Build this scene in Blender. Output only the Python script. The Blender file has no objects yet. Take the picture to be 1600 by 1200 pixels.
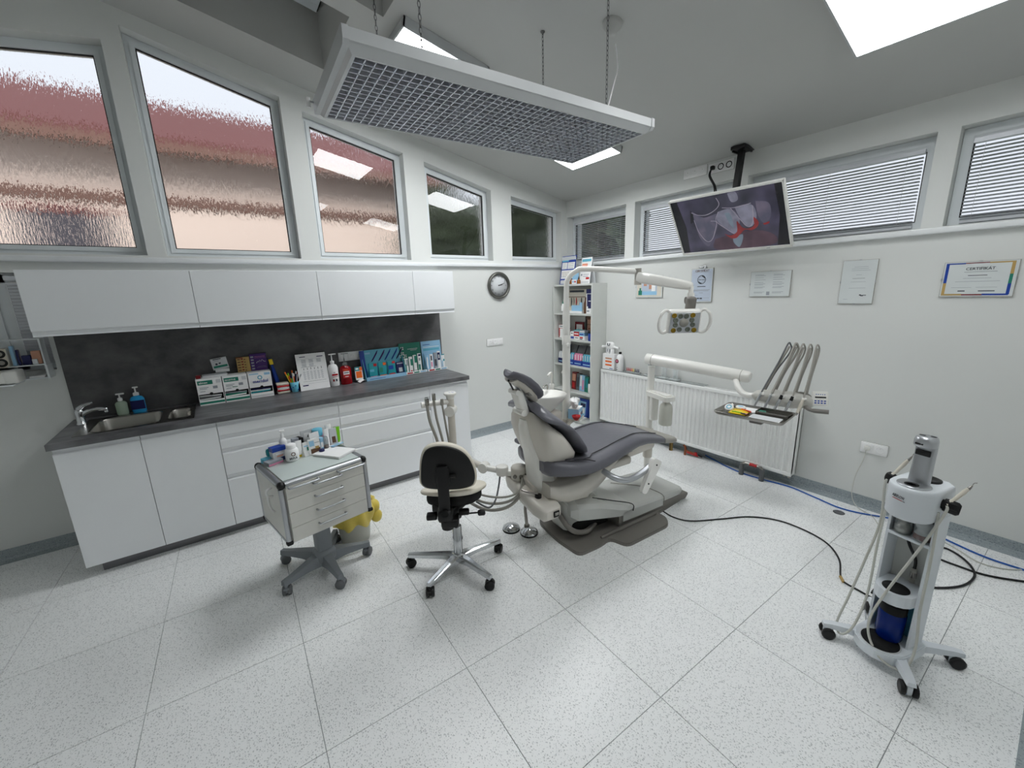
import bpy, bmesh, math, random
from mathutils import Vector, Matrix, Euler
random.seed(7)
PI = math.pi
scene = bpy.context.scene
COL = scene.collection

# ------------------------------------------------------------ camera, sky, exposure
cam_d = bpy.data.cameras.new('camera')
cam_d.sensor_width = 36.0
cam_d.lens = 14.232
cam_d.clip_start = 0.02
cam = bpy.data.objects.new('camera', cam_d)
cam.location = (-3.7866, -3.9914, 1.6819)
cam.rotation_euler = (1.345630, 0.029611, -0.629215)
COL.objects.link(cam)
scene.camera = cam

world = bpy.data.worlds.new('overcast_sky')
scene.world = world
world.use_nodes = True
wn = world.node_tree
wn.nodes.clear()
w_out = wn.nodes.new('ShaderNodeOutputWorld')
w_bg = wn.nodes.new('ShaderNodeBackground')
w_tc = wn.nodes.new('ShaderNodeTexCoord')
w_sep = wn.nodes.new('ShaderNodeSeparateXYZ')
w_ramp = wn.nodes.new('ShaderNodeValToRGB')
w_ramp.color_ramp.elements[0].position = 0.0
w_ramp.color_ramp.elements[0].color = (0.66, 0.70, 0.76, 1)
w_ramp.color_ramp.elements[1].position = 1.0
w_ramp.color_ramp.elements[1].color = (0.84, 0.90, 1.0, 1)
wn.links.new(w_tc.outputs['Generated'], w_sep.inputs[0])
wn.links.new(w_sep.outputs['Z'], w_ramp.inputs[0])
wn.links.new(w_ramp.outputs[0], w_bg.inputs[0])
w_bg.inputs[1].default_value = 1.25
wn.links.new(w_bg.outputs[0], w_out.inputs[0])

sun_d = bpy.data.lights.new('facade_fill_sun', 'SUN')  # added sun that brightens the house facade under the overcast sky
sun_d.energy = 2.2
sun_d.angle = math.radians(35)
sun_d.color = (1.0, 0.97, 0.93)
sun = bpy.data.objects.new('facade_fill_sun', sun_d)
sun.rotation_euler = Vector((-0.25, -1.0, 0.62)).to_track_quat('Z', 'Y').to_euler()
COL.objects.link(sun)

PANEL_STRENGTH = 12.2
scene.view_settings.view_transform = 'Standard'
scene.view_settings.look = 'None'
scene.view_settings.exposure = 0.0
scene.view_settings.gamma = 1.0
scene.view_settings.use_curve_mapping = False
scene.cycles.max_bounces = 10
scene.cycles.diffuse_bounces = 5
scene.cycles.transmission_bounces = 8
scene.cycles.transparent_max_bounces = 12
scene.cycles.caustics_reflective = False
scene.cycles.caustics_refractive = True
scene.cycles.sample_clamp_indirect = 6.0

# ------------------------------------------------------------ materials
def srgb(c):
    return tuple((x / 12.92 if x <= 0.04045 else ((x + 0.055) / 1.055) ** 2.4) for x in c)

MATS = {}
def mat(name, col, rough=0.5, metal=0.0, var=0.04, scale=12.0, bump=0.0, trans=0.0, alpha=1.0, coat=0.0, emit=0.0, spec=0.5, ior=1.45, lin=False):
    """Procedural material: base colour with a little noise variation. col is sRGB."""
    if name in MATS: return MATS[name]
    m = bpy.data.materials.new(name); m.use_nodes = True
    nt = m.node_tree; b = nt.nodes['Principled BSDF']
    c = col if lin else srgb(col)
    tc = nt.nodes.new('ShaderNodeTexCoord')
    nz = nt.nodes.new('ShaderNodeTexNoise'); nz.inputs['Scale'].default_value = scale; nz.inputs['Detail'].default_value = 4
    nt.links.new(tc.outputs['Object'], nz.inputs['Vector'])
    mx = nt.nodes.new('ShaderNodeMix'); mx.data_type = 'RGBA'
    mx.inputs[6].default_value = tuple(x * (1 - var) for x in c) + (1,)
    mx.inputs[7].default_value = tuple(min(1, x * (1 + var)) for x in c) + (1,)
    nt.links.new(nz.outputs['Fac'], mx.inputs[0]); nt.links.new(mx.outputs[2], b.inputs['Base Color'])
    b.inputs['Roughness'].default_value = rough; b.inputs['Metallic'].default_value = metal
    b.inputs['Transmission Weight'].default_value = trans; b.inputs['Alpha'].default_value = alpha
    b.inputs['Coat Weight'].default_value = coat; b.inputs['Specular IOR Level'].default_value = spec
    b.inputs['IOR'].default_value = ior
    if emit:
        nt.links.new(mx.outputs[2], b.inputs['Emission Color']); b.inputs['Emission Strength'].default_value = emit
    if bump:
        bp = nt.nodes.new('ShaderNodeBump'); bp.inputs['Strength'].default_value = bump; bp.inputs['Distance'].default_value = 0.002
        nt.links.new(nz.outputs['Fac'], bp.inputs['Height']); nt.links.new(bp.outputs[0], b.inputs['Normal'])
    MATS[name] = m
    return m

def node(nt, t, **kw):
    n = nt.nodes.new(t)
    for k, v in kw.items(): setattr(n, k, v)
    return n

def floor_material(name, base, dark, lite, scale=95.0):
    m = bpy.data.materials.new(name); m.use_nodes = True; nt = m.node_tree; b = nt.nodes['Principled BSDF']
    tc = node(nt, 'ShaderNodeTexCoord')
    mp = node(nt, 'ShaderNodeMapping'); mp.inputs['Scale'].default_value = (1, 0.8, 1)
    wz = node(nt, 'ShaderNodeTexNoise'); wz.inputs['Scale'].default_value = 90; wz.inputs['Detail'].default_value = 1
    add = node(nt, 'ShaderNodeMixRGB', blend_type='LINEAR_LIGHT'); add.inputs[0].default_value = 0.004
    nt.links.new(tc.outputs['Object'], mp.inputs[0]); nt.links.new(mp.outputs[0], wz.inputs['Vector'])
    nt.links.new(mp.outputs[0], add.inputs[1]); nt.links.new(wz.outputs['Color'], add.inputs[2])
    prev = srgb(base) + (1,)
    prev_sock = None
    big = node(nt, 'ShaderNodeTexNoise'); big.inputs['Scale'].default_value = 1.3
    nt.links.new(tc.outputs['Object'], big.inputs['Vector'])
    mb = node(nt, 'ShaderNodeMix', data_type='RGBA')
    mb.inputs[6].default_value = tuple(x * 0.97 for x in srgb(base)) + (1,); mb.inputs[7].default_value = tuple(x * 1.03 for x in srgb(base)) + (1,)
    nt.links.new(big.outputs['Fac'], mb.inputs[0]); prev_sock = mb.outputs[2]
    for sc_, colr, th, dens in ((scale, dark, 0.30, 0.72), (scale * 1.6, dark, 0.28, 0.6), (scale * 1.2, lite, 0.3, 0.35)):
        vo = node(nt, 'ShaderNodeTexVoronoi'); vo.inputs['Scale'].default_value = sc_
        nt.links.new(add.outputs[0], vo.inputs['Vector'])
        lt = node(nt, 'ShaderNodeMath', operation='LESS_THAN'); lt.inputs[1].default_value = th
        nt.links.new(vo.outputs['Distance'], lt.inputs[0])
        sp = node(nt, 'ShaderNodeSeparateColor'); nt.links.new(vo.outputs['Color'], sp.inputs[0])
        l2 = node(nt, 'ShaderNodeMath', operation='LESS_THAN'); l2.inputs[1].default_value = dens
        nt.links.new(sp.outputs[0], l2.inputs[0])
        mu = node(nt, 'ShaderNodeMath', operation='MULTIPLY'); nt.links.new(lt.outputs[0], mu.inputs[0]); nt.links.new(l2.outputs[0], mu.inputs[1])
        m2 = node(nt, 'ShaderNodeMath', operation='MULTIPLY'); m2.inputs[1].default_value = 0.46; nt.links.new(mu.outputs[0], m2.inputs[0])
        mx = node(nt, 'ShaderNodeMix', data_type='RGBA'); mx.inputs[7].default_value = srgb(colr) + (1,)
        nt.links.new(m2.outputs[0], mx.inputs[0]); nt.links.new(prev_sock, mx.inputs[6]); prev_sock = mx.outputs[2]
    nt.links.new(prev_sock, b.inputs['Base Color'])
    b.inputs['Roughness'].default_value = 0.34
    b.inputs['Specular IOR Level'].default_value = 0.45
    nb = node(nt, 'ShaderNodeTexNoise'); nb.inputs['Scale'].default_value = 60
    nt.links.new(tc.outputs['Object'], nb.inputs['Vector'])
    bp = node(nt, 'ShaderNodeBump'); bp.inputs['Strength'].default_value = 0.12; bp.inputs['Distance'].default_value = 0.001
    nt.links.new(nb.outputs['Fac'], bp.inputs['Height']); nt.links.new(bp.outputs[0], b.inputs['Normal'])
    MATS[name] = m
    return m

def stone_material(name, c0, c1, rough=0.45):
    m = bpy.data.materials.new(name); m.use_nodes = True; nt = m.node_tree; b = nt.nodes['Principled BSDF']
    tc = node(nt, 'ShaderNodeTexCoord')
    n1 = node(nt, 'ShaderNodeTexNoise'); n1.inputs['Scale'].default_value = 4.5; n1.inputs['Detail'].default_value = 8; n1.inputs['Roughness'].default_value = 0.6
    mp = node(nt, 'ShaderNodeMapping'); mp.inputs['Scale'].default_value = (1, 3.0, 1.4)
    nt.links.new(tc.outputs['Object'], mp.inputs[0]); nt.links.new(mp.outputs[0], n1.inputs['Vector'])
    cr = node(nt, 'ShaderNodeValToRGB'); cr.color_ramp.elements[0].position = 0.36; cr.color_ramp.elements[1].position = 0.68
    cr.color_ramp.elements[0].color = srgb(c0) + (1,); cr.color_ramp.elements[1].color = srgb(c1) + (1,)
    nt.links.new(n1.outputs['Fac'], cr.inputs[0]); nt.links.new(cr.outputs[0], b.inputs['Base Color'])
    b.inputs['Roughness'].default_value = rough
    MATS[name] = m
    return m

def glass_material(name, patterned):
    m = bpy.data.materials.new(name); m.use_nodes = True; nt = m.node_tree
    nt.nodes.clear()
    out = node(nt, 'ShaderNodeOutputMaterial')
    tr = node(nt, 'ShaderNodeBsdfTransparent'); tr.inputs[0].default_value = (0.97, 0.985, 0.98, 1)
    gl = node(nt, 'ShaderNodeBsdfGlass'); gl.inputs['IOR'].default_value = 1.45; gl.inputs['Roughness'].default_value = 0.0
    if patterned:
        tc = node(nt, 'ShaderNodeTexCoord')
        mp = node(nt, 'ShaderNodeMapping'); mp.inputs['Scale'].default_value = (75, 75, 12)
        n1 = node(nt, 'ShaderNodeTexNoise'); n1.inputs['Scale'].default_value = 1.6; n1.inputs['Detail'].default_value = 2.5
        nt.links.new(tc.outputs['Object'], mp.inputs[0]); nt.links.new(mp.outputs[0], n1.inputs['Vector'])
        bp = node(nt, 'ShaderNodeBump'); bp.inputs['Strength'].default_value = 1.0; bp.inputs['Distance'].default_value = 0.0030
        nt.links.new(n1.outputs['Fac'], bp.inputs['Height']); nt.links.new(bp.outputs[0], gl.inputs['Normal'])
        gl.inputs['Roughness'].default_value = 0.0030
    mx = node(nt, 'ShaderNodeMixShader'); mx.inputs[0].default_value = 1.0
    nt.links.new(tr.outputs[0], mx.inputs[1]); nt.links.new(gl.outputs[0], mx.inputs[2])
    nt.links.new(mx.outputs[0], out.inputs[0])
    MATS[name] = m
    return m

mat('wall_paint', (0.855, 0.862, 0.852), 0.85, var=0.012, scale=3, bump=0.05)
mat('ceiling_paint', (0.735, 0.738, 0.728), 0.9, var=0.012, scale=3)
mat('sill_white', (0.90, 0.91, 0.915), 0.35)
mat('frame_white', (0.86, 0.88, 0.89), 0.35)
mat('gasket', (0.06, 0.06, 0.065), 0.6)
mat('cab_white', (0.93, 0.94, 0.95), 0.28, var=0.01, coat=0.2)
mat('cab_body', (0.88, 0.89, 0.90), 0.4)
mat('dark_gap', (0.05, 0.05, 0.05), 0.8)
mat('plinth_metal', (0.45, 0.45, 0.46), 0.35, 0.6)
mat('chrome', (0.80, 0.81, 0.82), 0.12, 1.0)
mat('steel', (0.62, 0.61, 0.59), 0.26, 1.0)
mat('alu', (0.72, 0.73, 0.745), 0.32, 0.85)
mat('dental_white', (0.93, 0.925, 0.905), 0.28, coat=0.3, var=0.01)
mat('dental_cream', (0.82, 0.80, 0.765), 0.35, coat=0.15, var=0.02)
mat('dental_light_grey', (0.76, 0.765, 0.75), 0.42, var=0.02)
mat('base_grey', (0.47, 0.455, 0.435), 0.5)
mat('tube_grey', (0.62, 0.61, 0.58), 0.4)
mat('hose_light', (0.80, 0.80, 0.77), 0.45)
mat('leather', (0.405, 0.405, 0.435), 0.36, bump=0.35, scale=30, var=0.08, coat=0.1)
mat('leather_dark', (0.20, 0.195, 0.215), 0.45)
mat('stool_beige', (0.85, 0.825, 0.77), 0.5, bump=0.1)
mat('black', (0.035, 0.035, 0.038), 0.45)
mat('black_soft', (0.055, 0.055, 0.06), 0.75)
mat('black_gloss', (0.02, 0.02, 0.022), 0.15)
mat('cart_grey', (0.50, 0.52, 0.54), 0.5)
mat('cart_dark_grey', (0.40, 0.41, 0.42), 0.55)
mat('cart_white', (0.86, 0.855, 0.83), 0.4)
mat('paper', (0.95, 0.95, 0.95), 0.7)
mat('paper_grey', (0.82, 0.83, 0.84), 0.7)
mat('ink', (0.25, 0.27, 0.30), 0.7)
mat('ink_soft', (0.60, 0.62, 0.65), 0.7)
mat('red', (0.72, 0.08, 0.10), 0.4)
mat('dark_red', (0.45, 0.03, 0.06), 0.35)
mat('orange', (0.92, 0.42, 0.12), 0.4)
mat('yellow', (0.93, 0.80, 0.15), 0.45)
mat('green', (0.15, 0.50, 0.42), 0.45)
mat('lime', (0.50, 0.80, 0.12), 0.4)
mat('teal', (0.12, 0.58, 0.62), 0.4)
mat('cyan', (0.40, 0.72, 0.82), 0.4)
mat('blue', (0.10, 0.25, 0.62), 0.4)
mat('navy', (0.08, 0.10, 0.32), 0.4)
mat('lightblue', (0.60, 0.78, 0.90), 0.45)
mat('purple', (0.26, 0.12, 0.42), 0.45)
mat('gold', (0.72, 0.60, 0.36), 0.45)
mat('pink', (0.88, 0.55, 0.68), 0.45)
mat('brown', (0.40, 0.28, 0.20), 0.5)
mat('amber', (0.55, 0.32, 0.10), 0.25)
mat('skin_print', (0.78, 0.58, 0.48), 0.6)
mat('copper', (0.55, 0.32, 0.22), 0.4, 0.7)
mat('pipe_grey', (0.36, 0.37, 0.38), 0.5)
mat('cable_blue', (0.10, 0.35, 0.68), 0.4)
mat('cable_black', (0.04, 0.04, 0.045), 0.4)
mat('clear_plastic', (0.92, 0.94, 0.94), 0.12, trans=0.85, ior=1.2)
mat('milky_plastic', (0.86, 0.86, 0.82), 0.35, trans=0.25)
mat('green_liquid', (0.82, 0.90, 0.82), 0.1, trans=0.45, ior=1.25)
mat('blue_liquid', (0.20, 0.66, 0.90), 0.1, trans=0.12, ior=1.25)
mat('red_liquid', (0.62, 0.03, 0.08), 0.12, trans=0.2)
mat('deep_blue', (0.02, 0.16, 0.50), 0.12, trans=0.25, ior=1.3)
mat('yellow_bag', (0.96, 0.87, 0.40), 0.35, trans=0.25, bump=0.4, scale=20)
mat('radiator_white', (0.93, 0.935, 0.93), 0.32)
mat('led_face', (0.975, 0.985, 0.99), 0.5, emit=PANEL_STRENGTH, var=0.004)
mat('led_face_bright', (0.975, 0.985, 0.99), 0.5, emit=PANEL_STRENGTH*1.85, var=0.004)
mat('lens_grey', (0.42, 0.44, 0.40), 0.2, 0.3)
mat('lens_amber', (0.55, 0.44, 0.06), 0.25, 0.3)
mat('clock_rim', (0.42, 0.42, 0.40), 0.35, 0.8)
mat('louver', (0.86, 0.87, 0.90), 0.3, 0.6, var=0.01)
mat('lamp_white', (0.88, 0.89, 0.90), 0.3)
mat('luminaire_white', (0.74, 0.75, 0.755), 0.35)
mat('cert_paper', (0.83, 0.85, 0.85), 0.5)
mat('cert_blue', (0.74, 0.78, 0.84), 0.5)
mat('glass_white', (0.78, 0.82, 0.81), 0.07, var=0.02)
mat('bookcase_white', (0.82, 0.83, 0.815), 0.4)
mat('joint', (0.60, 0.62, 0.62), 0.6)
mat('acrylic', (0.88, 0.90, 0.90), 0.2, trans=0.45, ior=1.2)
mat('trolley_white', (0.88, 0.90, 0.92), 0.3)
mat('chain_steel', (0.42, 0.42, 0.42), 0.35, 0.9)
mat('tv_white', (0.90, 0.90, 0.88), 0.3)
mat('house_wall', (0.93, 0.85, 0.80), 0.9, var=0.05, scale=1)
mat('house_band', (0.50, 0.38, 0.34), 0.9)
mat('house_roof', (0.44, 0.255, 0.245), 0.85, var=0.12, scale=3)
mat('house_window', (0.25, 0.24, 0.28), 0.3)
mat('foliage', (0.20, 0.25, 0.16), 0.9, var=0.6, scale=6)
mat('grass', (0.30, 0.36, 0.24), 0.95, var=0.3, scale=4)
mat('tree_trunk', (0.25, 0.20, 0.16), 0.9)
mat('blind_slat', (0.80, 0.81, 0.83), 0.35, 0.25)
mat('slate_stone', (0.30, 0.30, 0.31), 0.5)
floor_material('floor_vinyl', (0.965, 0.97, 0.97), (0.46, 0.48, 0.50), (0.99, 0.99, 0.99), 125.0)
floor_material('cove_vinyl', (0.60, 0.635, 0.65), (0.34, 0.38, 0.41), (0.78, 0.80, 0.82))
stone_material('counter_stone', (0.275, 0.275, 0.285), (0.46, 0.46, 0.47), 0.38)
stone_material('splash_stone', (0.25, 0.25, 0.255), (0.40, 0.395, 0.40), 0.5)
glass_material('pattern_glass_outer', True)
glass_material('glass_inner', False)

# ------------------------------------------------------------ geometry builder
POST = [None]
class G:
    def __init__(s): s.v = []; s.f = []; s.fm = []; s.fs = []; s.names = []
    def mi(s, m):
        if m not in s.names: s.names.append(m)
        return s.names.index(m)
    def add(s, vs, fs, m, smooth=False, M=None):
        o = len(s.v); k = s.mi(m)
        for p in vs:
            p = Vector(p)
            if M is not None: p = M @ p
            s.v.append(tuple(p))
        for f in fs: s.f.append([i + o for i in f]); s.fm.append(k); s.fs.append(smooth)
        return s
    def box(s, lo, hi, m, M=None):
        x0, y0, z0 = lo; x1, y1, z1 = hi
        vs = [(x0,y0,z0),(x1,y0,z0),(x1,y1,z0),(x0,y1,z0),(x0,y0,z1),(x1,y0,z1),(x1,y1,z1),(x0,y1,z1)]
        return s.add(vs, [(0,3,2,1),(4,5,6,7),(0,1,5,4),(1,2,6,5),(2,3,7,6),(3,0,4,7)], m, False, M)
    def cbox(s, c, d, m, M=None):
        return s.box([c[i]-d[i]/2 for i in range(3)], [c[i]+d[i]/2 for i in range(3)], m, M)
    def rbox(s, c, d, r, m, M=None, seg=2):
        """box with rounded edges"""
        bm = bmesh.new(); bmesh.ops.create_cube(bm, size=1.0)
        for v in bm.verts: v.co = Vector((v.co.x*d[0], v.co.y*d[1], v.co.z*d[2])) + Vector(c)
        bmesh.ops.bevel(bm, geom=list(bm.edges), offset=min(r, min(d)*0.49), segments=seg, affect='EDGES', profile=0.5)
        bm.verts.index_update()
        s.add([v.co.copy() for v in bm.verts], [[v.index for v in f.verts] for f in bm.faces], m, True, M)
        bm.free(); return s
    def prism(s, poly, a, b, m, axis='z', M=None, smooth=False):
        """2-D polygon extruded from a to b along axis (x: poly=(y,z); y: poly=(x,z); z: poly=(x,y))"""
        def P(p, h): return {'z': (p[0], p[1], h), 'y': (p[0], h, p[1]), 'x': (h, p[0], p[1])}[axis]
        n = len(poly); vs = [P(p, a) for p in poly] + [P(p, b) for p in poly]
        fs = [list(range(n))[::-1], list(range(n, 2*n))]
        s.add(vs, fs, m, False, M)
        o = len(s.v) - 2*n; k = s.mi(m)
        for i in range(n):
            j = (i+1) % n; s.f.append([o+i, o+j, o+n+j, o+n+i]); s.fm.append(k); s.fs.append(smooth)
        return s
    def cyl(s, p0, p1, r0, r1=None, m='black', n=20, caps=True, M=None):
        return s.tube([p0, p1], [r0, r0 if r1 is None else r1], m, n, caps, M, sharp=True)
    def tube(s, pts, r, m, n=10, caps=True, M=None, sharp=False):
        pts = [Vector(p) for p in pts]; k = len(pts)
        rs = r if isinstance(r, (list, tuple)) else [r]*k
        vs = []; up = None
        for i, p in enumerate(pts):
            t = (pts[min(i+1, k-1)] - pts[max(i-1, 0)])
            t = t.normalized() if t.length > 1e-9 else Vector((0,0,1))
            if up is None:
                up = Vector((0,0,1)) if abs(t.z) < 0.9 else Vector((1,0,0))
            u = t.cross(up)
            if u.length < 1e-6: u = t.orthogonal()
            u.normalize(); w = u.cross(t).normalized(); up = w
            for a in range(n):
                an = 2*PI*a/n; vs.append(p + u*(rs[i]*math.cos(an)) + w*(rs[i]*math.sin(an)))
        fs = []
        for i in range(k-1):
            for a in range(n):
                b = (a+1) % n; fs.append([i*n+a, i*n+b, (i+1)*n+b, (i+1)*n+a])
        s.add(vs, fs, m, True, M)
        if caps:
            s.add(vs[:n], [list(range(n))[::-1]], m, False, M); s.add(vs[-n:], [list(range(n))], m, False, M)
        return s
    def lathe(s, prof, c, m, n=24, M=None, smooth=True):
        """profile of (radius, height) turned about the vertical through c"""
        vs = []; fs = []
        for (r, z) in prof:
            for a in range(n):
                an = 2*PI*a/n; vs.append((c[0]+r*math.cos(an), c[1]+r*math.sin(an), c[2]+z))
        for i in range(len(prof)-1):
            for a in range(n):
                b = (a+1) % n; fs.append([i*n+a, i*n+b, (i+1)*n+b, (i+1)*n+a])
        s.add(vs, fs, m, smooth, M)
        if prof[0] == prof[-1]: return s
        if prof[0][0] > 1e-4: s.add(vs[:n], [list(range(n))[::-1]], m, False, M)
        if prof[-1][0] > 1e-4: s.add(vs[-n:], [list(range(n))], m, False, M)
        return s
    def loft(s, secs, m, caps=True, M=None, closed=True, smooth=True):
        n = len(secs[0]); vs = [p for q in secs for p in q]; fs = []
        for i in range(len(secs)-1):
            for a in range(n if closed else n-1):
                b = (a+1) % n; fs.append([i*n+a, i*n+b, (i+1)*n+b, (i+1)*n+a])
        s.add(vs, fs, m, smooth, M)
        if caps and closed:
            s.add(secs[0], [list(range(n))[::-1]], m, False, M); s.add(secs[-1], [list(range(n))], m, False, M)
        return s
    def ball(s, c, r, m, n=14, sc=(1,1,1), M=None):
        prof = [(max(1e-5, math.sin(PI*i/n))*r, -math.cos(PI*i/n)*r) for i in range(n+1)]
        vs = []; fs = []
        for (q, z) in prof:
            for a in range(n):
                an = 2*PI*a/n; vs.append((c[0]+q*math.cos(an)*sc[0], c[1]+q*math.sin(an)*sc[1], c[2]+z*sc[2]))
        for i in range(n):
            for a in range(n):
                b = (a+1) % n; fs.append([i*n+a, i*n+b, (i+1)*n+b, (i+1)*n+a])
        return s.add(vs, fs, m, True, M)
    def mesh(s, name):
        if POST[0]: s.v = [POST[0](v) for v in s.v]
        me = bpy.data.meshes.new(name); me.from_pydata(s.v, [], s.f); me.validate(clean_customdata=False)
        for nm in s.names: me.materials.append(MATS[nm])
        if len(me.polygons) == len(s.fm):
            me.polygons.foreach_set('material_index', s.fm); me.polygons.foreach_set('use_smooth', s.fs)
        bm = bmesh.new(); bm.from_mesh(me); bmesh.ops.recalc_face_normals(bm, faces=bm.faces); bm.to_mesh(me); bm.free()
        me.update(); return me
    def build(s, name, parent=None, world=False):
        o = bpy.data.objects.new(name, s.mesh(name)); COL.objects.link(o)
        if parent is not None:
            o.parent = parent
            if world: o.matrix_parent_inverse = WM[parent.name].inverted()
        return o

WM = {}
def thing(name, label, cat, loc=(0,0,0), rz=0.0, group=None):
    o = bpy.data.objects.new(name, None); COL.objects.link(o)
    o.empty_display_size = 0.05
    o.location = loc; o.rotation_euler = (0, 0, rz); o['label'] = label; o['category'] = cat
    if group: o['group'] = group
    WM[o.name] = Matrix.Translation(Vector(loc)) @ Matrix.Rotation(rz, 4, 'Z')
    return o
def tag(o, label, cat, group=None, kind=None):
    o['label'] = label; o['category'] = cat
    if group: o['group'] = group
    if kind: o['kind'] = kind
    return o
def struct(o):
    o['kind'] = 'structure'; return o
def copy_thing(root, loc, rz=None, label=None, scale=None):
    r = root.copy(); COL.objects.link(r); r.location = loc
    if rz is not None: r.rotation_euler = (0, 0, rz)
    if label: r['label'] = label
    if scale: r.scale = scale
    for ch in list(root.children):
        c = ch.copy(); COL.objects.link(c); c.parent = r
        for g in ch.children:
            d = g.copy(); COL.objects.link(d); d.parent = c
    return r
def share(name, me, parent, loc=(0,0,0), rot=None):
    o = bpy.data.objects.new(name, me); COL.objects.link(o); o.parent = parent; o.location = loc
    if rot: o.rotation_euler = rot
    return o

def smooth_path(pts, k=8):
    """Catmull-Rom through the points"""
    P = [Vector(p) for p in pts]; out = []
    for i in range(len(P)-1):
        p0 = P[max(i-1, 0)]; p1 = P[i]; p2 = P[i+1]; p3 = P[min(i+2, len(P)-1)]
        for j in range(k):
            t = j / k
            out.append(0.5*((2*p1) + (p2-p0)*t + (2*p0-5*p1+4*p2-p3)*t*t + (3*p1-p0-3*p2+p3)*t**3))
    out.append(P[-1]); return out
def frame_m(origin, xdir, ydir):
    """matrix whose local x,y lie in the given world directions, z = x cross y"""
    x = Vector(xdir).normalized(); z = x.cross(Vector(ydir)).normalized(); y = z.cross(x)
    M = Matrix((x, y, z)).transposed().to_4x4(); M.translation = Vector(origin); return M
def text(s, size, M, m, parent=None, name='lettering', world=True, ext=0.0006, bold=False, align='LEFT'):
    cu = bpy.data.curves.new('t', 'FONT'); cu.body = s; cu.size = size; cu.extrude = ext; cu.align_x = align
    cu.resolution_u = 2
    if bold: cu.offset = size*0.012
    t = bpy.data.objects.new('t', cu); COL.objects.link(t)
    dg = bpy.context.evaluated_depsgraph_get()
    me = bpy.data.meshes.new_from_object(t.evaluated_get(dg)); bpy.data.objects.remove(t)
    me.transform(M)
    if POST[0]:
        for v in me.vertices: v.co = POST[0](v.co)
    me.materials.clear(); me.materials.append(MATS[m]); me.name = name
    o = bpy.data.objects.new(name, me); COL.objects.link(o)
    if parent is not None:
        o.parent = parent
        if world: o.matrix_parent_inverse = WM[parent.name].inverted()
    return o
def sheet(g, M, rects, t=0.0007):
    """flat printed patches: (x0,y0,x1,y1,material) on the local xy plane of M, standing proud by t"""
    for i, (x0, y0, x1, y1, m) in enumerate(rects):
        h = t * (1 + 0.35*(i % 4 + i/len(rects)))
        g.box((x0, y0, 0), (x1, y1, h), m, M)
    return g

# ------------------------------------------------------------ the room
X0, Y0, Z0 = -5.9, -4.9, 0.0
RIDGE = -4.12
def zc(x):                      # underside of the pitched ceiling
    return 2.752 - 0.2*x if x > RIDGE else 2.752 - 0.2*RIDGE + 0.2*(x - RIDGE)*1.0
TH = 0.30

# floor: one welded vinyl tile per object
g = G(); g.box((X0, Y0, -0.08), (0, 0, -0.004), 'joint')
floor = struct(g.build('floor'))
WM['floor'] = Matrix.Identity(4)
ga, ts = -0.0318, 0.6
ux = (math.cos(ga), math.sin(ga)); uy = (math.sin(ga), -math.cos(ga))
def clip(poly, a, b, c):        # keep a*x+b*y<=c
    out = []
    for i in range(len(poly)):
        p, q = poly[i], poly[(i+1) % len(poly)]
        dp, dq = a*p[0]+b*p[1]-c, a*q[0]+b*q[1]-c
        if dp <= 0: out.append(p)
        if dp*dq < 0:
            t = dp/(dp-dq); out.append((p[0]+t*(q[0]-p[0]), p[1]+t*(q[1]-p[1])))
    return out
for i in range(-4, 9):
    for j in range(-5, 7):
        e = 0.0015
        def pt(a, b): return (-4.2785 + ts*(a*ux[0]+b*uy[0]), -1.9698 + ts*(a*ux[1]+b*uy[1]))
        q = e/ts
        poly = [pt(i+q, j+q), pt(i+1-q, j+q), pt(i+1-q, j+1-q), pt(i+q, j+1-q)]
        for (a, b, cc) in ((-1,0,-X0), (1,0,0), (0,-1,-Y0), (0,1,0)):
            poly = clip(poly, a, b, cc)
            if len(poly) < 3: break
        if len(poly) < 3: continue
        area = abs(sum(poly[k][0]*poly[(k+1)%len(poly)][1]-poly[(k+1)%len(poly)][0]*poly[k][1] for k in range(len(poly))))/2
        if area < 0.004: continue
        g = G(); g.prism(poly, -0.004, 0.0, 'floor_vinyl'); g.build('tile', floor)

# wall with the tall patterned windows
WA = [  # x0, x1, z bottom, z top at x0, z top at x1
    (-5.30, -4.105, 2.01, 3.16, 3.345),
    (-4.00, -3.105, 2.01, 3.455, 3.235),
    (-2.95, -2.11, 2.015, 3.165, 2.985),
    (-1.90, -1.13, 2.025, 2.940, 2.765),
    (-0.86, -0.086, 2.03, 2.735, 2.628)]
WT = 0.26
g = G()
g.prism([(X0, 0), (0, 0), (0, 1.26), (X0, 1.26)], 0, WT, 'wall_paint', 'y')
g.prism([(X0, 1.26), (-5.62, 1.26), (-5.62, 1.89), (X0, 1.89)], 0, WT, 'wall_paint', 'y')
g.prism([(-4.70, 1.26), (0, 1.26), (0, 1.89), (-4.70, 1.89)], 0, WT, 'wall_paint', 'y')
g.prism([(X0, 1.89), (0, 1.89), (0, 2.0), (X0, 2.0)], 0, WT, 'wall_paint', 'y')
prev = X0
for (a, b, zb, za, zz) in WA:
    g.prism([(prev, 2.0), (a, 2.0), (a, zc(a)+.3), (prev, zc(prev)+.3)], 0, WT, 'wall_paint', 'y')
    g.prism([(a, 2.0), (b, 2.0), (b, zb), (a, zb)], 0, WT, 'wall_paint', 'y')
    g.prism([(a, za), (b, zz), (b, zc(b)+.3), (a, zc(a)+.3)], 0, WT, 'wall_paint', 'y')
    prev = b
g.prism([(prev, 2.0), (0, 2.0), (0, zc(0)+.3), (prev, zc(prev)+.3)], 0, WT, 'wall_paint', 'y')
struct(g.build('wall_back'))

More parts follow.
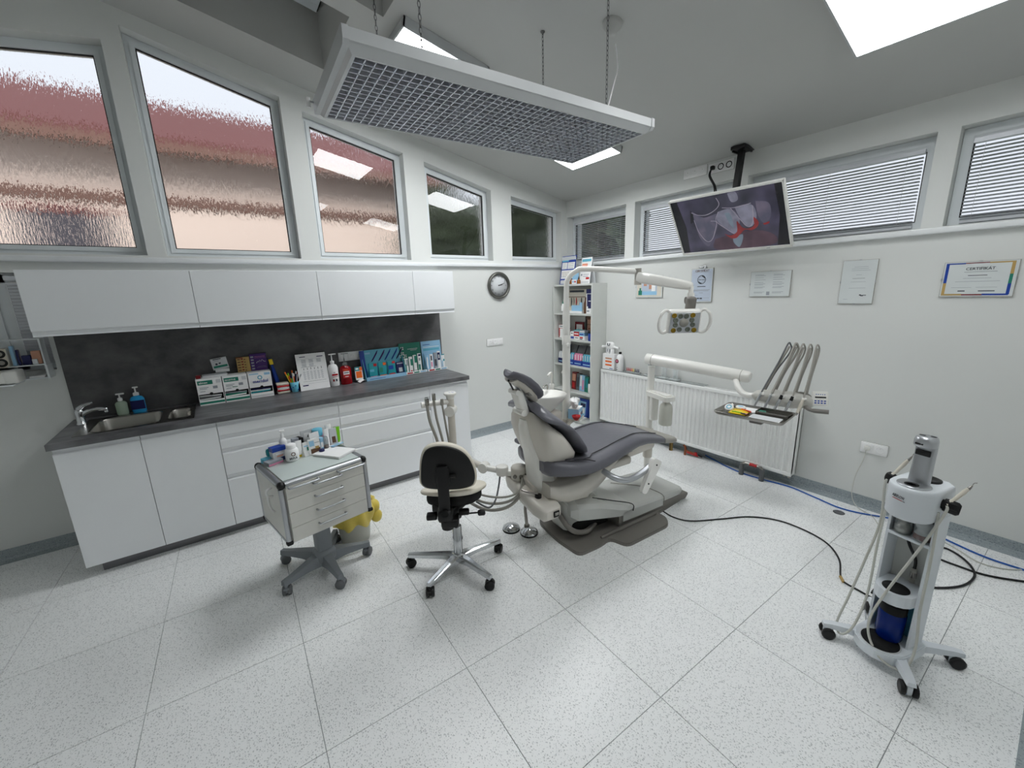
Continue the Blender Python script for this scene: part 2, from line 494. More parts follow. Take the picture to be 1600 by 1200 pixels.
# wall with the low blind-covered windows
WB = [(-0.93, -0.02), (-2.07, -1.05), (-3.305, -2.19), (-4.15, -3.405)]
ZB0, ZB1 = 2.0, 2.565
g = G()
g.prism([(Y0, 0), (WT, 0), (WT, 2.0), (Y0, 2.0)], 0, WT, 'wall_paint', 'x')
g.prism([(Y0, ZB1), (WT, ZB1), (WT, 3.1), (Y0, 3.1)], 0, WT, 'wall_paint', 'x')
edges = [(-0.02, WT), (-1.05, -0.93), (-2.19, -2.07), (-3.405, -3.305), (Y0, -4.15)]
for (a, b) in edges: g.prism([(a, 2.0), (b, 2.0), (b, ZB1), (a, ZB1)], 0, WT, 'wall_paint', 'x')
struct(g.build('wall_right'))
g = G(); g.box((X0-WT, Y0-WT, 0), (X0, WT, 4.2), 'wall_paint'); struct(g.build('wall_left'))
g = G(); g.box((X0, Y0-WT, 0), (WT, Y0, 4.2), 'wall_paint'); g.box((-2.0, Y0, 0), (0, -4.17, 3.2), 'wall_paint')
struct(g.build('wall_front'))

# ceiling: two pitches, with two shafts cut up to the roof windows
S1 = (-3.95, -2.85, -1.12, -0.42)     # x0,x1,y0,y1
S2 = (-3.95, -2.70, -2.35, -1.28)
g = G()
def slab(x0, x1, y0, y1):
    if x1 - x0 < 1e-4 or y1 - y0 < 1e-4: return
    g.prism([(x0, zc(x0)), (x1, zc(x1)), (x1, zc(x1)+.12), (x0, zc(x0)+.12)], y0, y1, 'ceiling_paint', 'y')
slab(X0, RIDGE, Y0, 0); slab(RIDGE, S1[0], Y0, 0); slab(S2[1], 0, Y0, 0)
slab(S1[0], S1[1], S1[3], 0); slab(S1[1], S2[1], S2[3], 0)
slab(S1[0], S1[1], S2[3], S1[2]); slab(S1[0], S2[1], Y0, S2[2])
SH = 0.36
for (x0, x1, y0, y1) in (S1, S2):
    def P(x, z0, z1): return z0
    q = 0.02
    g.prism([(x0, zc(x0)+.12), (x1, zc(x1)+.12), (x1, zc(x1)+SH), (x0, zc(x0)+SH)], y1, y1+q, 'ceiling_paint', 'y')
    g.prism([(x0, zc(x0)+.12), (x1, zc(x1)+.12), (x1, zc(x1)+SH), (x0, zc(x0)+SH)], y0-q, y0, 'ceiling_paint', 'y')
    g.box((x1, y0-q, zc(x1)+.12), (x1+q, y1+q, zc(x1)+SH), 'ceiling_paint')
    g.box((x0-q, y0-q, zc(x0)+.12), (x0, y1+q, zc(x0)+SH), 'ceiling_paint')
    g.prism([(x0, zc(x0)+SH), (x1, zc(x1)+SH), (x1, zc(x1)+SH+.05), (x0, zc(x0)+SH+.05)], y0-q, y1+q, 'ceiling_paint', 'y')
struct(g.build('ceiling'))

# closed roof windows high in the first shaft
x0, x1, y0, y1 = -3.80, -2.87, -1.05, -0.47
def zr(x): return zc(x) + SH - 0.002
g = G()
def rail(ax, bx, ay, by, h, m):
    g.prism([(ax, zr(ax)-h), (bx, zr(bx)-h), (bx, zr(bx)), (ax, zr(ax))], ay, by, m, 'y')
rail(x0, x1, y0, y0+.08, .035, 'frame_white'); rail(x0, x1, y1-.08, y1, .035, 'frame_white')
rail(x0, x0+.08, y0, y1, .034, 'frame_white'); rail(x1-.08, x1, y0, y1, .034, 'frame_white')
rw = struct(g.build('window_roof')); WM[rw.name] = Matrix.Identity(4)
g = G(); rail(x0+.08, x1-.08, y0+.08, y1-.08, .012, 'slate_stone'); g.build('shade', rw)
g = G(); rail(x1, x1+.012, y0-.01, y1+.01, .02, 'gasket'); g.build('gasket', rw)

# sills and baseboards
g = G(); g.rbox(((X0)/2, 0.03, 1.975), (-X0, 0.14, 0.036), 0.006, 'sill_white'); struct(g.build('trim_1'))
g = G(); g.rbox((0.03, (Y0)/2-.02, 1.975), (0.14, -Y0-.04, 0.036), 0.006, 'sill_white'); struct(g.build('trim_2'))
cove = [(0, 0.0), (0.045, 0.0), (0.030, 0.004), (0.014, 0.014), (0.006, 0.030), (0.004, 0.085), (0, 0.085)]
def coved(name, a, b, flip):
    g = G()
    if flip == 'back': g.prism([(-d, z) for d, z in cove], a, b, 'cove_vinyl', 'x')
    if flip == 'right': g.prism([(-d, z) for d, z in cove], a, b, 'cove_vinyl', 'y')
    if flip == 'left': g.prism([(X0+d, z) for d, z in cove], a, b, 'cove_vinyl', 'y')
    if flip == 'front': g.prism([(-4.17+d, z) for d, z in cove], a, b, 'cove_vinyl', 'x')
    struct(g.build(name))
coved('baseboard_back', X0, 0, 'back'); coved('baseboard_right', Y0, 0, 'right'); coved('baseboard_left', Y0, 0, 'left')
coved('baseboard_front', -2.0, 0, 'front')
g = G(); g.prism([(-2.0-d, z) for d, z in cove], Y0, -4.155, 'cove_vinyl', 'y'); struct(g.build('baseboard_front_return'))

# tall windows: frame, gasket, patterned pane
def inset(poly, d):
    n = len(poly); out = []
    for i in range(n):
        p0, p1, p2 = Vector(poly[i-1]), Vector(poly[i]), Vector(poly[(i+1) % n])
        a = (p1-p0).normalized(); b = (p2-p1).normalized()
        na = Vector((-a.y, a.x)); nb = Vector((-b.y, b.x))
        k = (na+nb).normalized(); out.append(tuple(p1 + k*(d/max(0.2, k.dot(na)))))
    return out
def ring(g, outer, inner, a, b, m, axis='y'):
    n = len(outer)
    for i in range(n):
        j = (i+1) % n
        g.prism([outer[i], outer[j], inner[j], inner[i]], a, b, m, axis)
YF = 0.085
for k, (a, b, zb, za, zz) in enumerate(WA):
    o = [(a, zb), (b, zb), (b, zz), (a, za)]           # counter-clockwise in x,z
    o1 = inset(o, 0.002); o2 = inset(o, 0.030); o3 = inset(o, 0.036)
    o4 = inset(o, 0.058); o5 = inset(o, 0.064)
    g = G(); ring(g, o1, o2, YF+.010, YF+.075, 'frame_white'); ring(g, o2, o4, YF, YF+.065, 'frame_white')
    w = struct(g.build('window_%d' % (k+1)))
    g = G(); ring(g, o4, o5, YF+.012, YF+.030, 'gasket'); g.build('gasket', w)
    g = G(); y_in, y_out = YF+.02, YF+.032
    n = 4; vi = [(x, y_in, z) for x, z in o4]; vo = [(x, y_out, z) for x, z in o4]
    g.add(vi + vo, [(3,2,1,0), (4,5,6,7)] + [(i, (i+1)%4, 4+(i+1)%4, 4+i) for i in range(4)], 'glass_inner')
    g.fm[1] = g.mi('pattern_glass_outer')
    g.build('pane', w)

# lower window behind the printer shelf
g = G()
o = [(-5.62, 1.26), (-4.70, 1.26), (-4.70, 1.89), (-5.62, 1.89)]
ring(g, inset(o, .002), inset(o, .06), YF-.03, YF+.06, 'frame_white')
g.box((-5.10, YF-.03, 1.27), (-4.83, YF+.05, 1.88), 'frame_white'); g.box((-4.90, YF-.04, 1.27), (-4.885, YF-.02, 1.88), 'frame_white'); g.box((-4.99, YF-.05, 1.27), (-4.97, YF-.02, 1.88), 'frame_white')
w6 = struct(g.build('window_6'))
g = G(); g.box((-5.56, YF+.02, 1.32), (-4.76, YF+.028, 1.83), 'glass_inner'); g.build('pane', w6)

# windows behind the blinds
def blind(y0, y1, z0, z1, x, label, axis='x', pitch=0.0205, tilt=15):
    t = thing('venetian_blind', label, 'blind', (x if axis == 'x' else (y0+y1)/2, (y0+y1)/2 if axis == 'x' else x, z0), 0, 'aluminium venetian blinds in the windows')
    L_ = y1 - y0
    def B(lo, hi, m, nm):
        g = G()
        if axis == 'x': g.box((lo[0], lo[1], lo[2]), (hi[0], hi[1], hi[2]), m)
        else: g.box((lo[1], lo[0], lo[2]), (hi[1], hi[0], hi[2]), m)
        return g.build(nm, t)
    B((-.014, -L_/2, z1-z0-.026), (.014, L_/2, z1-z0), 'blind_slat', 'head_rail')
    B((-.010, -L_/2+.004, 0.002), (.010, L_/2-.004, 0.014), 'blind_slat', 'bottom_rail')
    g = G(); an = math.radians(tilt)
    sec = []
    for q in range(5):
        u = (q-2)/2*0.0125; c_ = 0.0018*(1-(u/0.0125)**2)
        sec.append((u*math.cos(an) - c_*math.sin(an), -u*math.sin(an) - c_*math.cos(an)))
    sec2 = [(a, b-0.0004) for a, b in reversed(sec)]
    if axis == 'x': g.prism([(q[0], q[1]) for q in sec+sec2], -L_/2+.003, L_/2-.003, 'blind_slat', 'y', smooth=False)
    else: g.prism([(q[0], q[1]) for q in sec+sec2], -L_/2+.003, L_/2-.003, 'blind_slat', 'x')
    me = g.mesh('slat'); n = int((z1-z0-.05)/pitch)
    for i in range(n): share('slat', me, t, (0, 0, 0.024 + i*pitch))
    for f in ((-.42, 0.0, .42) if L_ > .5 else (0,)):
        g = G()
        if axis == 'x': g.box((-.0155, f*L_-.0008, .01), (-.0142, f*L_+.0008, z1-z0-.02), 'paper_grey')
        else: g.box((f*L_-.0008, -.0155, .01), (f*L_+.0008, -.0142, z1-z0-.02), 'paper_grey')
        g.build('cord', t)
    return t
XF = 0.10
names = ['narrow grey venetian blind in the corner window above the bookcase', 'grey venetian blind half hidden behind the left side of the television',
         'wide grey venetian blind to the right of the television', 'bright grey venetian blind in the rightmost high window, cut by the picture edge']
for k, (a, b) in enumerate(WB):
    o = [(a, ZB0), (b, ZB0), (b, ZB1), (a, ZB1)]
    g = G(); ring(g, inset(o, .002), inset(o, .05), XF, XF+.07, 'frame_white', 'x')
    g.box((XF+.002, a+.002, ZB1-.085), (XF+.068, b-.002, ZB1-.045), 'frame_white')
    w = struct(g.build('window_%d' % (k+7)))
    g = G(); g.box((XF+.03, a+.05, ZB0+.05), (XF+.036, b-.05, ZB1-.085), 'glass_inner'); g.build('pane', w)
    g = G(); ring(g, inset(o, .05), inset(o, .056), XF+.004, XF+.024, 'gasket', 'x'); g.build('gasket', w)
    blind(a+.055, b-.055, ZB0+.012, ZB1-.07, XF-.018, names[k])
blind(-4.825, -4.705, 1.30, 1.87, 0.03, 'narrow strip of venetian blind beside the wall cupboard above the printer', axis='y', pitch=0.0205, tilt=68)

# ------------------------------------------------------------ outside
g = G()
g.box((-9.5, 4.0, -1), (0.15, 4.3, 3.75), 'house_wall')
hw = struct(g.build('neighbour_house_wall')); hw['kind'] = 'structure'
WM[hw.name] = Matrix.Identity(4)
hw.name = 'house'; WM['house'] = Matrix.Identity(4)
del hw['kind']; tag(hw, 'peach rendered house with red roof seen through the patterned glass', 'house')
g = G(); g.prism([(3.45, 3.66), (7.5, 5.42), (7.5, 5.55), (3.45, 3.79)], -10, 0.45, 'house_roof', 'x'); g.build('roof', hw)
g = G(); g.box((-10, 3.36, 3.60), (0.45, 3.46, 3.72), 'house_band'); g.build('gutter', hw)
g = G(); g.box((-9.5, 3.94, 3.02), (0.15, 4.0, 3.14), 'house_band'); g.build('shadow_band', hw)  # dark strip standing in for the shadow band across the house wall
g = G(); g.box((-5.6, 3.97, 1.6), (-4.75, 4.02, 2.85), 'house_window'); g.box((-5.68, 3.955, 2.85), (-4.67, 3.995, 2.93), 'house_roof'); g.build('window', hw)
def tree(name, label, c, r, n, seed):
    rnd = random.Random(seed)
    t = thing(name, label, 'tree', (c[0], c[1], -1.0), 0, 'trees outside the windows')
    g = G()
    for i in range(n):
        a = rnd.uniform(0, 2*PI); q = rnd.uniform(-1, 1); w = math.sqrt(1-q*q)
        rr = rnd.uniform(.35, 1)**.5
        p = (r[0]*w*math.cos(a)*rr, r[1]*w*math.sin(a)*rr, c[2]+1.0+r[2]*q*rr)
        s_ = rnd.uniform(.10, .2)
        M = Matrix.Translation(p) @ Euler((rnd.uniform(0,6), rnd.uniform(0,6), rnd.uniform(0,6))).to_matrix().to_4x4()
        g.add([(-s_, -s_*.4, 0), (s_, -s_*.4, 0.02), (s_*.8, s_*.4, 0), (-s_*.8, s_*.4, -.02)], [(0,1,2,3)], 'foliage', False, M)
    f = g.build('foliage', t); f['kind'] = 'stuff'
    g = G(); g.tube([(0,0,0), (0.02,0,c[2]*.6+.6), (0,.03,c[2]+1)], [.09,.07,.03], 'tree_trunk'); g.build('trunk', t)
tree('leafy_tree', 'dark green leafy tree seen through the corner panes', (2.2, 2.4, 2.6), (1.8, 1.4, 1.85), 3600, 1)
tree('leafy_bush', 'grey green shrub seen through the lower edge of the third pane', (-0.45, 2.4, 2.1), (.75, .5, 1.25), 900, 2)
g = G(); g.box((-14, 0.4, -1.05), (14, 30, -1.0), 'grass'); g.box((0.5, -14, -1.05), (14, 0.4, -1.0), 'grass')
o = g.build('garden_ground'); o['kind'] = 'structure'

# ------------------------------------------------------------ wall cupboards and base units
CT = 0.900
UX = [-4.681, -3.880, -3.074, -2.264, -1.850]
lab = ['leftmost wide white wall cupboard, above the sink', 'wide white wall cupboard above the stacked boxes',
       'wide white wall cupboard above the turquoise display', 'narrow white wall cupboard at the right end of the row']
for i in range(4):
    a, b = UX[i], UX[i+1]
    t = thing('wall_cupboard', lab[i], 'cupboard', ((a+b)/2, 0, 1.498), 0, 'white wall cupboards')
    w = b-a
    g = G(); g.box((-w/2+.001, -.34, 0.012), (w/2-.001, -0.0, .389), 'cab_body'); g.build('body', t)
    g = G(); g.prism([(-.342, .389), (-.360, .389), (-.362, .386), (-.362, .036), (-.359, .031), (-.350, .028), (-.350, .010), (-.353, .002), (-.353, 0), (-.342, 0)],
                     -w/2+.0015, w/2-.0015, 'cab_white', 'x'); g.build('door', t)
BX = [-4.677, -4.290, -3.892, -3.0925, -2.2987, -1.893]
YD = -0.618
def front(z0, z1, w):
    """door or drawer front with the milled finger lip along its top edge"""
    g = G()
    g.prism([(YD+.020, z0), (YD+.001, z0), (YD, z0+.001), (YD, z1-.038), (YD+.003, z1-.033), (YD+.017, z1-.030), (YD+.017, z1-.020), (YD+.013, z1-.006), (YD+.010, z1), (YD+.020, z1)],
            -w/2+.0017, w/2-.0017, 'cab_white', 'x')
    return g
labs = ['white base unit with one door at the left end under the sink', 'white base unit with one door between the sink end and the drawers',
        'white four-drawer base unit behind the instrument cart', 'white four-drawer base unit behind the operator stool', 'narrow white base unit with one door at the right end of the worktop']
for i in range(5):
    a, b = BX[i], BX[i+1]; w = b-a
    t = thing('base_cabinet', labs[i], 'cabinet', ((a+b)/2, 0, 0.0), 0, 'white base units')
    g = G(); g.box((-w/2+.001, -.597, .078), (w/2-.001, -.005, .70 if i < 2 else CT-.04), 'cab_body'); g.build('body', t)
    g = G(); g.box((-w/2+(.06 if i == 0 else 0), -.56, 0), (w/2, -.545, .078), 'plinth_metal'); g.box((-w/2+(.06 if i == 0 else 0), -.545, 0), (w/2, -.1, .075), 'black_soft'); g.build('plinth', t)
    if i in (2, 3):
        zs = [.861, .761, .661, .462, .076]
        for k in range(4): front(zs[k+1]+.0015, zs[k]-.0015, w).build('drawer', t)
    else:
        front(.076, .861, w).build('door', t)
g = G()
sx0, sx1, sy0, sy1 = -4.600, -4.005, -.545, -.085
for lo, hi in (((-4.690, -.637), (sx0, 0)), ((sx1, -.637), (-1.885, 0)), ((sx0, -.637), (sx1, sy0)), ((sx0, sy1), (sx1, 0))):
    g.prism([(lo[0], lo[1]), (hi[0], lo[1]), (hi[0], hi[1]), (lo[0], hi[1])], CT-.038, CT, 'counter_stone')
o = tag(g.build('worktop'), 'dark grey stone-look worktop running over the white base units', 'worktop')
g = G(); g.box((-4.674, -.012, CT+.001), (-1.852, -.0005, 1.497), 'splash_stone')
tag(g.build('splashback'), 'dark mottled grey splashback panel between worktop and wall cupboards', 'panel')

# sink
t = thing('sink', 'stainless steel bowl-and-a-half sink set in the dark worktop', 'sink', (-4.30, -.31, CT))
def bowl(x0, x1, y0, y1, dep, r, m='steel'):
    g = G(); secs = []
    def rr(e, z, rad):
        pts = []
        for cx, cy, a0 in ((x1-rad, y1-rad, 0), (x0+rad, y1-rad, 90), (x0+rad, y0+rad, 180), (x1-rad, y0+rad, 270)):
            for q in range(5):
                an = math.radians(a0 + 22.5*q); pts.append((cx+(rad-e)*math.cos(an), cy+(rad-e)*math.sin(an), z))
        return pts
    for e, z in ((-.006, .0035), (0, .003), (.004, -.006), (.008, -dep+.03), (.016, -dep+.01), (.035, -dep)): secs.append(rr(e, z, r))
    g.loft(secs, m, caps=False); g.add(secs[-1], [list(range(20))], m, True)
    g.cyl(((x0+x1)/2, (y0+y1)/2, -dep+.0005), ((x0+x1)/2, (y0+y1)/2, -dep+.004), .03, m='chrome')
    return g
bowl(-.235, .105, -.205, .170, .16, .06).build('bowl', t)
bowl(.145, .275, -.165, .135, .12, .045).build('bowl', t)
g = G()
for lo, hi in (((-.298, -.233), (-.236, .223)), ((.106, -.233), (.144, .223)), ((.276, -.233), (.293, .223)), ((-.236, -.233), (.106, -.206)), ((-.236, .171), (.106, .223)), ((.144, -.233), (.276, -.166)), ((.144, .136), (.276, .223))):
    g.box((lo[0], lo[1], -.002), (hi[0], hi[1], .002), 'steel')
g.build('rim', t)

# tap
t = thing('tap', 'chrome single-lever tap at the left end of the sink', 'tap', (-4.612, -.20, CT+.001))
g = G(); g.lathe([(.027, 0), (.027, .006), (.022, .012), (.021, .06), (.024, .085), (.022, .10), (0, .108)], (0,0,0), 'chrome')
g.tube(smooth_path([(0,0,.055), (.05,0,.085), (.10,0,.088), (.135,0,.078)], 5), [.016]*6+[.014]*9+[.012], 'chrome', 12); g.cyl((.128,0,.082), (.130,0,.060), .011, m='chrome'); g.build('body', t)
g = G(); g.tube(smooth_path([(0,0,.10), (.03,0,.125), (.075,0,.137)], 4), [.018,.018,.016,.014,.012,.010,.009,.008,.007], 'chrome', 10); g.build('lever', t)

# ------------------------------------------------------------ things on the worktop
def pump_bottle(name, label, loc, r, h, body, liquid=None, hp=.07, nozzle=.03, cat='bottle', group=None, oval=.75, capm='paper', rz=0.0, label_m=None):
    t = thing(name, label, cat, loc, rz, group)
    Ms = Matrix.Diagonal((1, oval, 1, 1))
    g = G(); g.lathe([(r*.9, 0), (r, .008), (r*.98, h*.55), (r, h*.80), (r*.75, h*.92), (r*.34, h*.97), (r*.34, h)], (0,0,0), body, 20, Ms); g.build('body', t)
    g = G(); g.lathe([(r*.42, h), (r*.42, h+.018), (r*.25, h+.022), (.0045, h+.024), (.0045, h+hp-.01)], (0,0,0), capm, 14)
    g.rbox((nozzle*.25, 0, h+hp-.006), (nozzle*1.5+.016, .016, .010), .003, capm); g.build('pump', t)
    if label_m:
        g = G(); w = r*.95
        g.prism([(-w, h*.2), (w, h*.2), (w, h*.72), (-w, h*.72)], -r*oval-.001, -r*oval*.80, label_m, 'y'); g.build('print', t)
    return t
pump_bottle('soap_bottle', 'small clear pump bottle of pale green soap behind the sink', (-4.425, -.062, CT+.001), .033, .10, 'green_liquid', hp=.055, nozzle=.02, oval=.8)
pump_bottle('soap_bottle', 'blue pump bottle with white cap behind the sink', (-4.335, -.065, CT+.001), .040, .125, 'blue_liquid', hp=.065, nozzle=.01, oval=.55, label_m='navy')

def carton(name, label, loc, w, d, h, m, rects=(), cat='box', rz=0.0, group=None, tilt=0.0, extra=None, pn='print', txt=()):
    """a printed cardboard box: body plus flat print on its front; rects in fractions of the front"""
    t = thing(name, label, cat, loc, rz, group)
    M = Matrix.Rotation(tilt, 4, 'X')
    g = G(); g.box((-w/2, -d/2, 0), (w/2, d/2, h), m, M); g.build('body', t)
    if rects:
        g = G(); F = M @ frame_m((-w/2, -d/2-.0003, 0), (1,0,0), (0,0,1))
        sheet(g, F, [(a*w, b*h, c*w, e*h, mm) for a, b, c, e, mm in rects]); g.build(pn, t)
    for s_, size, fx, fz, mm in txt:
        F = M @ frame_m((-w/2+fx*w, -d/2-.0022, fz*h), (1,0,0), (0,0,1)); text(s_, size, F, mm, t, world=False, bold=True)
    return t
# three dispenser boxes
def dispenser(label, x, y, wd, band, m_low, logo, txt):
    h, d = .205, .12
    t = thing('dispenser_box', label, 'box', (x, y, CT+.001), 0, 'white toothpaste dispenser boxes')
    g = G(); g.box((-wd/2, -d/2, h*.42), (wd/2, d/2, h), 'paper'); g.box((-wd/2, -d/2+.03, 0), (wd/2, d/2, h*.42), 'black_soft')
    g.box((-wd/2, -d/2, 0), (-wd/2+.003, -d/2+.03, h*.42), 'paper'); g.box((wd/2-.003, -d/2, 0), (wd/2, -d/2+.03, h*.42), 'paper')
    g.box((-wd/2+.003, -d/2, 0), (wd/2-.003, -d/2+.003, h*.19), 'paper'); g.build('body', t)
    F = frame_m((-wd/2, -d/2-.0003, 0), (1,0,0), (0,0,1)); g = G()
    if band == 'green':
        sheet(g, F, [(.05*wd, .78*h, .64*wd, .93*h, 'green'), (.78*wd, .80*h, .96*wd, .93*h, 'paper_grey'), (.10*wd, .66*h, .45*wd, .68*h, 'ink_soft'), (.10*wd, .61*h, .38*wd, .63*h, 'ink_soft'),
                     (.62*wd, .60*h, .80*wd, .70*h, 'ink_soft'), (.01*wd, .05*h, .99*wd, .13*h, 'green'), (.1*wd, .52*h, .3*wd, .54*h, 'ink_soft')])
        g.lathe([(0, 0), (.011, 0), (.011, .002)], (0,0,0), 'black_soft', 14, Matrix.Translation((wd*.02, -d/2-.0, h*.42)) @ Matrix.Rotation(PI/2, 4, 'X'))
    else:
        sheet(g, F, [(.70*wd, .88*h, .95*wd, .97*h, 'lightblue'), (.05*wd, .93*h, .45*wd, .97*h, 'lightblue'), (.02*wd, .05*h, .98*wd, .10*h, 'paper_grey')])
        g.lathe([(.010, 0), (.017, 0), (.017, .001), (.010, .001), (.010, 0)], (0,0,0), 'cyan', 20, Matrix.Translation((0, -d/2-.0005, h*.80)) @ Matrix.Rotation(PI/2, 4, 'X'))
        g.lathe([(0, 0), (.011, 0), (.011, .002)], (0,0,0), 'black_soft', 14, Matrix.Translation((wd*.02, -d/2, h*.42)) @ Matrix.Rotation(PI/2, 4, 'X'))
    g.build('print', t)
    for s_, size, fx, fz, mm in txt: text(s_, size, frame_m((-wd/2+fx*wd, -d/2-.0022, fz*h), (1,0,0), (0,0,1)), mm, t, world=False, bold=True)
    g = G()
    for k in range(3): g.rbox((-wd*.05, -d/2+.014+.001*k, .047+.011*k), (wd*.88, .020, .010), .003, m_low[k % len(m_low)], Matrix.Rotation(.05*(k-1), 4, 'Y'))
    g.build('tube', t)
dispenser('white dispenser box with green banner, left of the two', -3.898, -.135, .158, 'green', ['paper_grey', 'pipe_grey'], None, [('elmex', .022, .10, .82, 'paper')])
dispenser('white dispenser box with green banner, beside the one with a blue ring logo', -3.733, -.135, .160, 'green', ['paper', 'green', 'ink_soft'], None, [('SENSITIVE', .016, .08, .82, 'paper'), ('elmex', .014, .35, .55, 'green')])
dispenser('white dispenser box with blue ring logo and blue lettering', -3.566, -.135, .160, 'blue', ['teal', 'paper_grey', 'navy'], None, [('meridol', .034, .17, .60, 'blue')])
ZT = CT + .2065
t = thing('leaflet_pile', 'pile of white leaflets lying on the left dispenser box', 'leaflets', (-3.86, -.12, ZT))
g = G()
for k in range(5): g.box((-.075+.004*(k%3), -.05, .0015*k*2.2), (.085-.005*(k%2), .05, .0015*k*2.2+.0026), 'paper' if k % 2 else 'paper_grey', Matrix.Rotation(.04*(k-2), 4, 'Z'))
g.build('sheets', t)
t = thing('red_carton', 'small dark red carton lying on the left dispenser box', 'box', (-3.958, -.145, ZT))
g = G(); g.rbox((0,0,.011), (.03,.05,.022), .002, 'dark_red'); g.build('body', t)
t = thing('floss_box', 'small grey and white box standing above the dispenser boxes', 'box', (-3.80, -.055, ZT+.019))
g = G(); g.box((-.046,-.015,0), (.046,.015,.022), 'paper'); g.box((-.055,-.010,.024), (.050,.012,.112), 'paper_grey', Matrix.Rotation(-.12, 4, 'Y')); g.build('body', t)
g = G(); F = frame_m((-.054, -.0105, .026), (1,0,0.12), (0,0,1)); sheet(g, F, [(.012,.070,.065,.076,'ink'), (.012,.058,.050,.061,'ink_soft'), (.004,.006,.095,.022,'green'), (.02,.028,.034,.042,'ink'), (.042,.034,.056,.044,'ink')]); g.build('print', t)
# gold and purple boxes
t = thing('gold_carton', 'gold and red patterned carton standing between the grey box and the purple carton', 'box', (-3.655, -.05, ZT))
g = G(); g.box((-.045,-.02,0), (.045,.02,.118), 'gold'); g.build('body', t)
g = G(); F = frame_m((-.045, -.0203, 0), (1,0,0), (0,0,1))
rr = []
for q in range(5): rr += [(.006, .010+.022*q, .026, .019+.022*q, 'brown'), (.032, .012+.022*q, .046, .021+.022*q, 'dark_red'), (.052, .008+.022*q, .062, .016+.022*q, 'brown')]
sheet(g, F, rr + [(0, .112, .045, .118, 'dark_red')]); g.build('print', t)
t = thing('purple_carton', 'purple carton with white script standing on the dispenser boxes', 'box', (-3.545, -.05, ZT))
g = G(); g.box((-.062,-.02,0), (.055,.02,.135), 'purple'); g.build('body', t)
g = G(); F = frame_m((-.062, -.0203, 0), (1,0,0), (0,0,1))
rr = [(.034, .112, .108, .114, 'pink'), (.034, .102, .112, .103, 'pink'), (.050, .030, .105, .031, 'ink_soft'), (.04, .022, .112, .023, 'ink_soft')]
for q in range(5): rr.append((.006, .010+.024*q, .026, .022+.024*q, 'ink_soft'))
sheet(g, F, rr); g.tube([(.042,.060,.001),(.052,.074,.001),(.058,.066,.001),(.066,.082,.001),(.074,.070,.001),(.084,.086,.001),(.094,.072,.001),(.108,.066,.001)], .0012, 'paper', 6, M=F); g.build('print', t)
# giant toothbrush
t = thing('giant_toothbrush', 'oversized blue demonstration toothbrush with yellow bristles behind the boxes', 'toothbrush', (-3.425, -.06, CT+.002))
Mt = Matrix.Rotation(-.14, 4, 'Y')
g = G(); g.tube([(0,0,0),(0,0,.03),(0,0,.10),(0,0,.19),(0,0,.22),(0,0,.245)], [.012,.017,.018,.014,.010,.009], 'blue', 12, M=Mt); g.build('handle', t)
g = G(); g.rbox((0,0,.265), (.030,.012,.052), .006, 'blue', Mt); g.rbox((0,-.014,.265), (.028,.022,.048), .004, 'yellow', Mt); g.build('bristles', t)
t = thing('giant_toothbrush', 'dark blue oversized toothbrush half hidden behind the yellow-bristled one', 'toothbrush', (-3.452, -.030, CT+.002))
Mt = Matrix.Rotation(-.14, 4, 'Y')
g = G(); g.tube([(0,0,0),(0,0,.10),(0,0,.21),(0,0,.25)], [.013,.014,.009,.008], 'navy', 10, M=Mt); g.rbox((0,0,.272), (.026,.012,.05), .006, 'navy', Mt); g.build('handle', t)
# model of dentures
t = thing('denture_model', 'large demonstration model of red gums and white teeth', 'model', (-3.412, -.15, CT+.001), .05)
g = G(); g.rbox((0,0,.011), (.092,.075,.022), .008, 'stool_beige'); g.rbox((0,0,.079), (.092,.075,.022), .008, 'stool_beige'); g.build('base', t)
g = G(); g.rbox((0,-.008,.029), (.090,.065,.016), .007, 'red'); g.rbox((0,-.008,.062), (.090,.065,.016), .007, 'red'); g.build('gum', t)
g = G()
for k in range(8):
    for z in (.039, .051): g.rbox((-.0385+.011*k, -.036+.0006*(k-3.5)**2, z), (.010,.010,.0125), .003, 'paper')
g.rbox((0,.005,.045), (.08,.05,.018), .004, 'paper'); g.build('teeth', t)
# cup with brushes
t = thing('brush_cup', 'blue patterned cup full of coloured toothbrushes', 'cup', (-3.325, -.17, CT+.001))
g = G(); g.lathe([(.024,0),(.026,.002),(.034,.085),(.032,.085),(.024,.006),(0,.006)], (0,0,0), 'cyan'); g.build('cup', t)
g = G()
for k in range(9):
    a = k*.7; g.rbox((.0315*math.cos(a)-.001, .0315*math.sin(a), .02+.012*(k%4)), (.008,.008,.010), .002, 'blue')
g.build('print', t)
cols = ['paper','paper_grey','paper','red','orange','yellow','lime','orange','navy','paper']
for k in range(10):
    g = G(); a = k*.63+.3; top = (.055*math.cos(a)*(.6+.4*(k%2)), .035*math.sin(a), .125+.016*(k%3))
    g.tube([(.008*math.cos(a), .008*math.sin(a), .008), top], [.0035,.004], cols[k], 7)
    d_ = Vector(top).normalized(); g.cyl(top, tuple(Vector(top)+d_*.022), .0055, m=cols[(k+2)%10], n=7)
    o = g.build('toothbrush'); o.location = (-3.325, -.17, CT+.001)
    tag(o, ['white toothbrush with a green head on the right of the blue cup','pale grey toothbrush leaning to the back right of the blue cup','white brush with an orange tip at the back of the blue cup','red toothbrush in the back of the blue patterned cup','orange handled toothbrush with lime tip on the left of the cup','yellow toothbrush on the far left of the blue cup','lime green toothbrush at the front left of the blue cup','orange toothbrush with a pale tip at the front of the blue cup','navy toothbrush at the front right of the blue cup','white toothbrush with a pale grey tip nearest the flip chart'][k], 'toothbrush', 'toothbrushes in the blue cup')
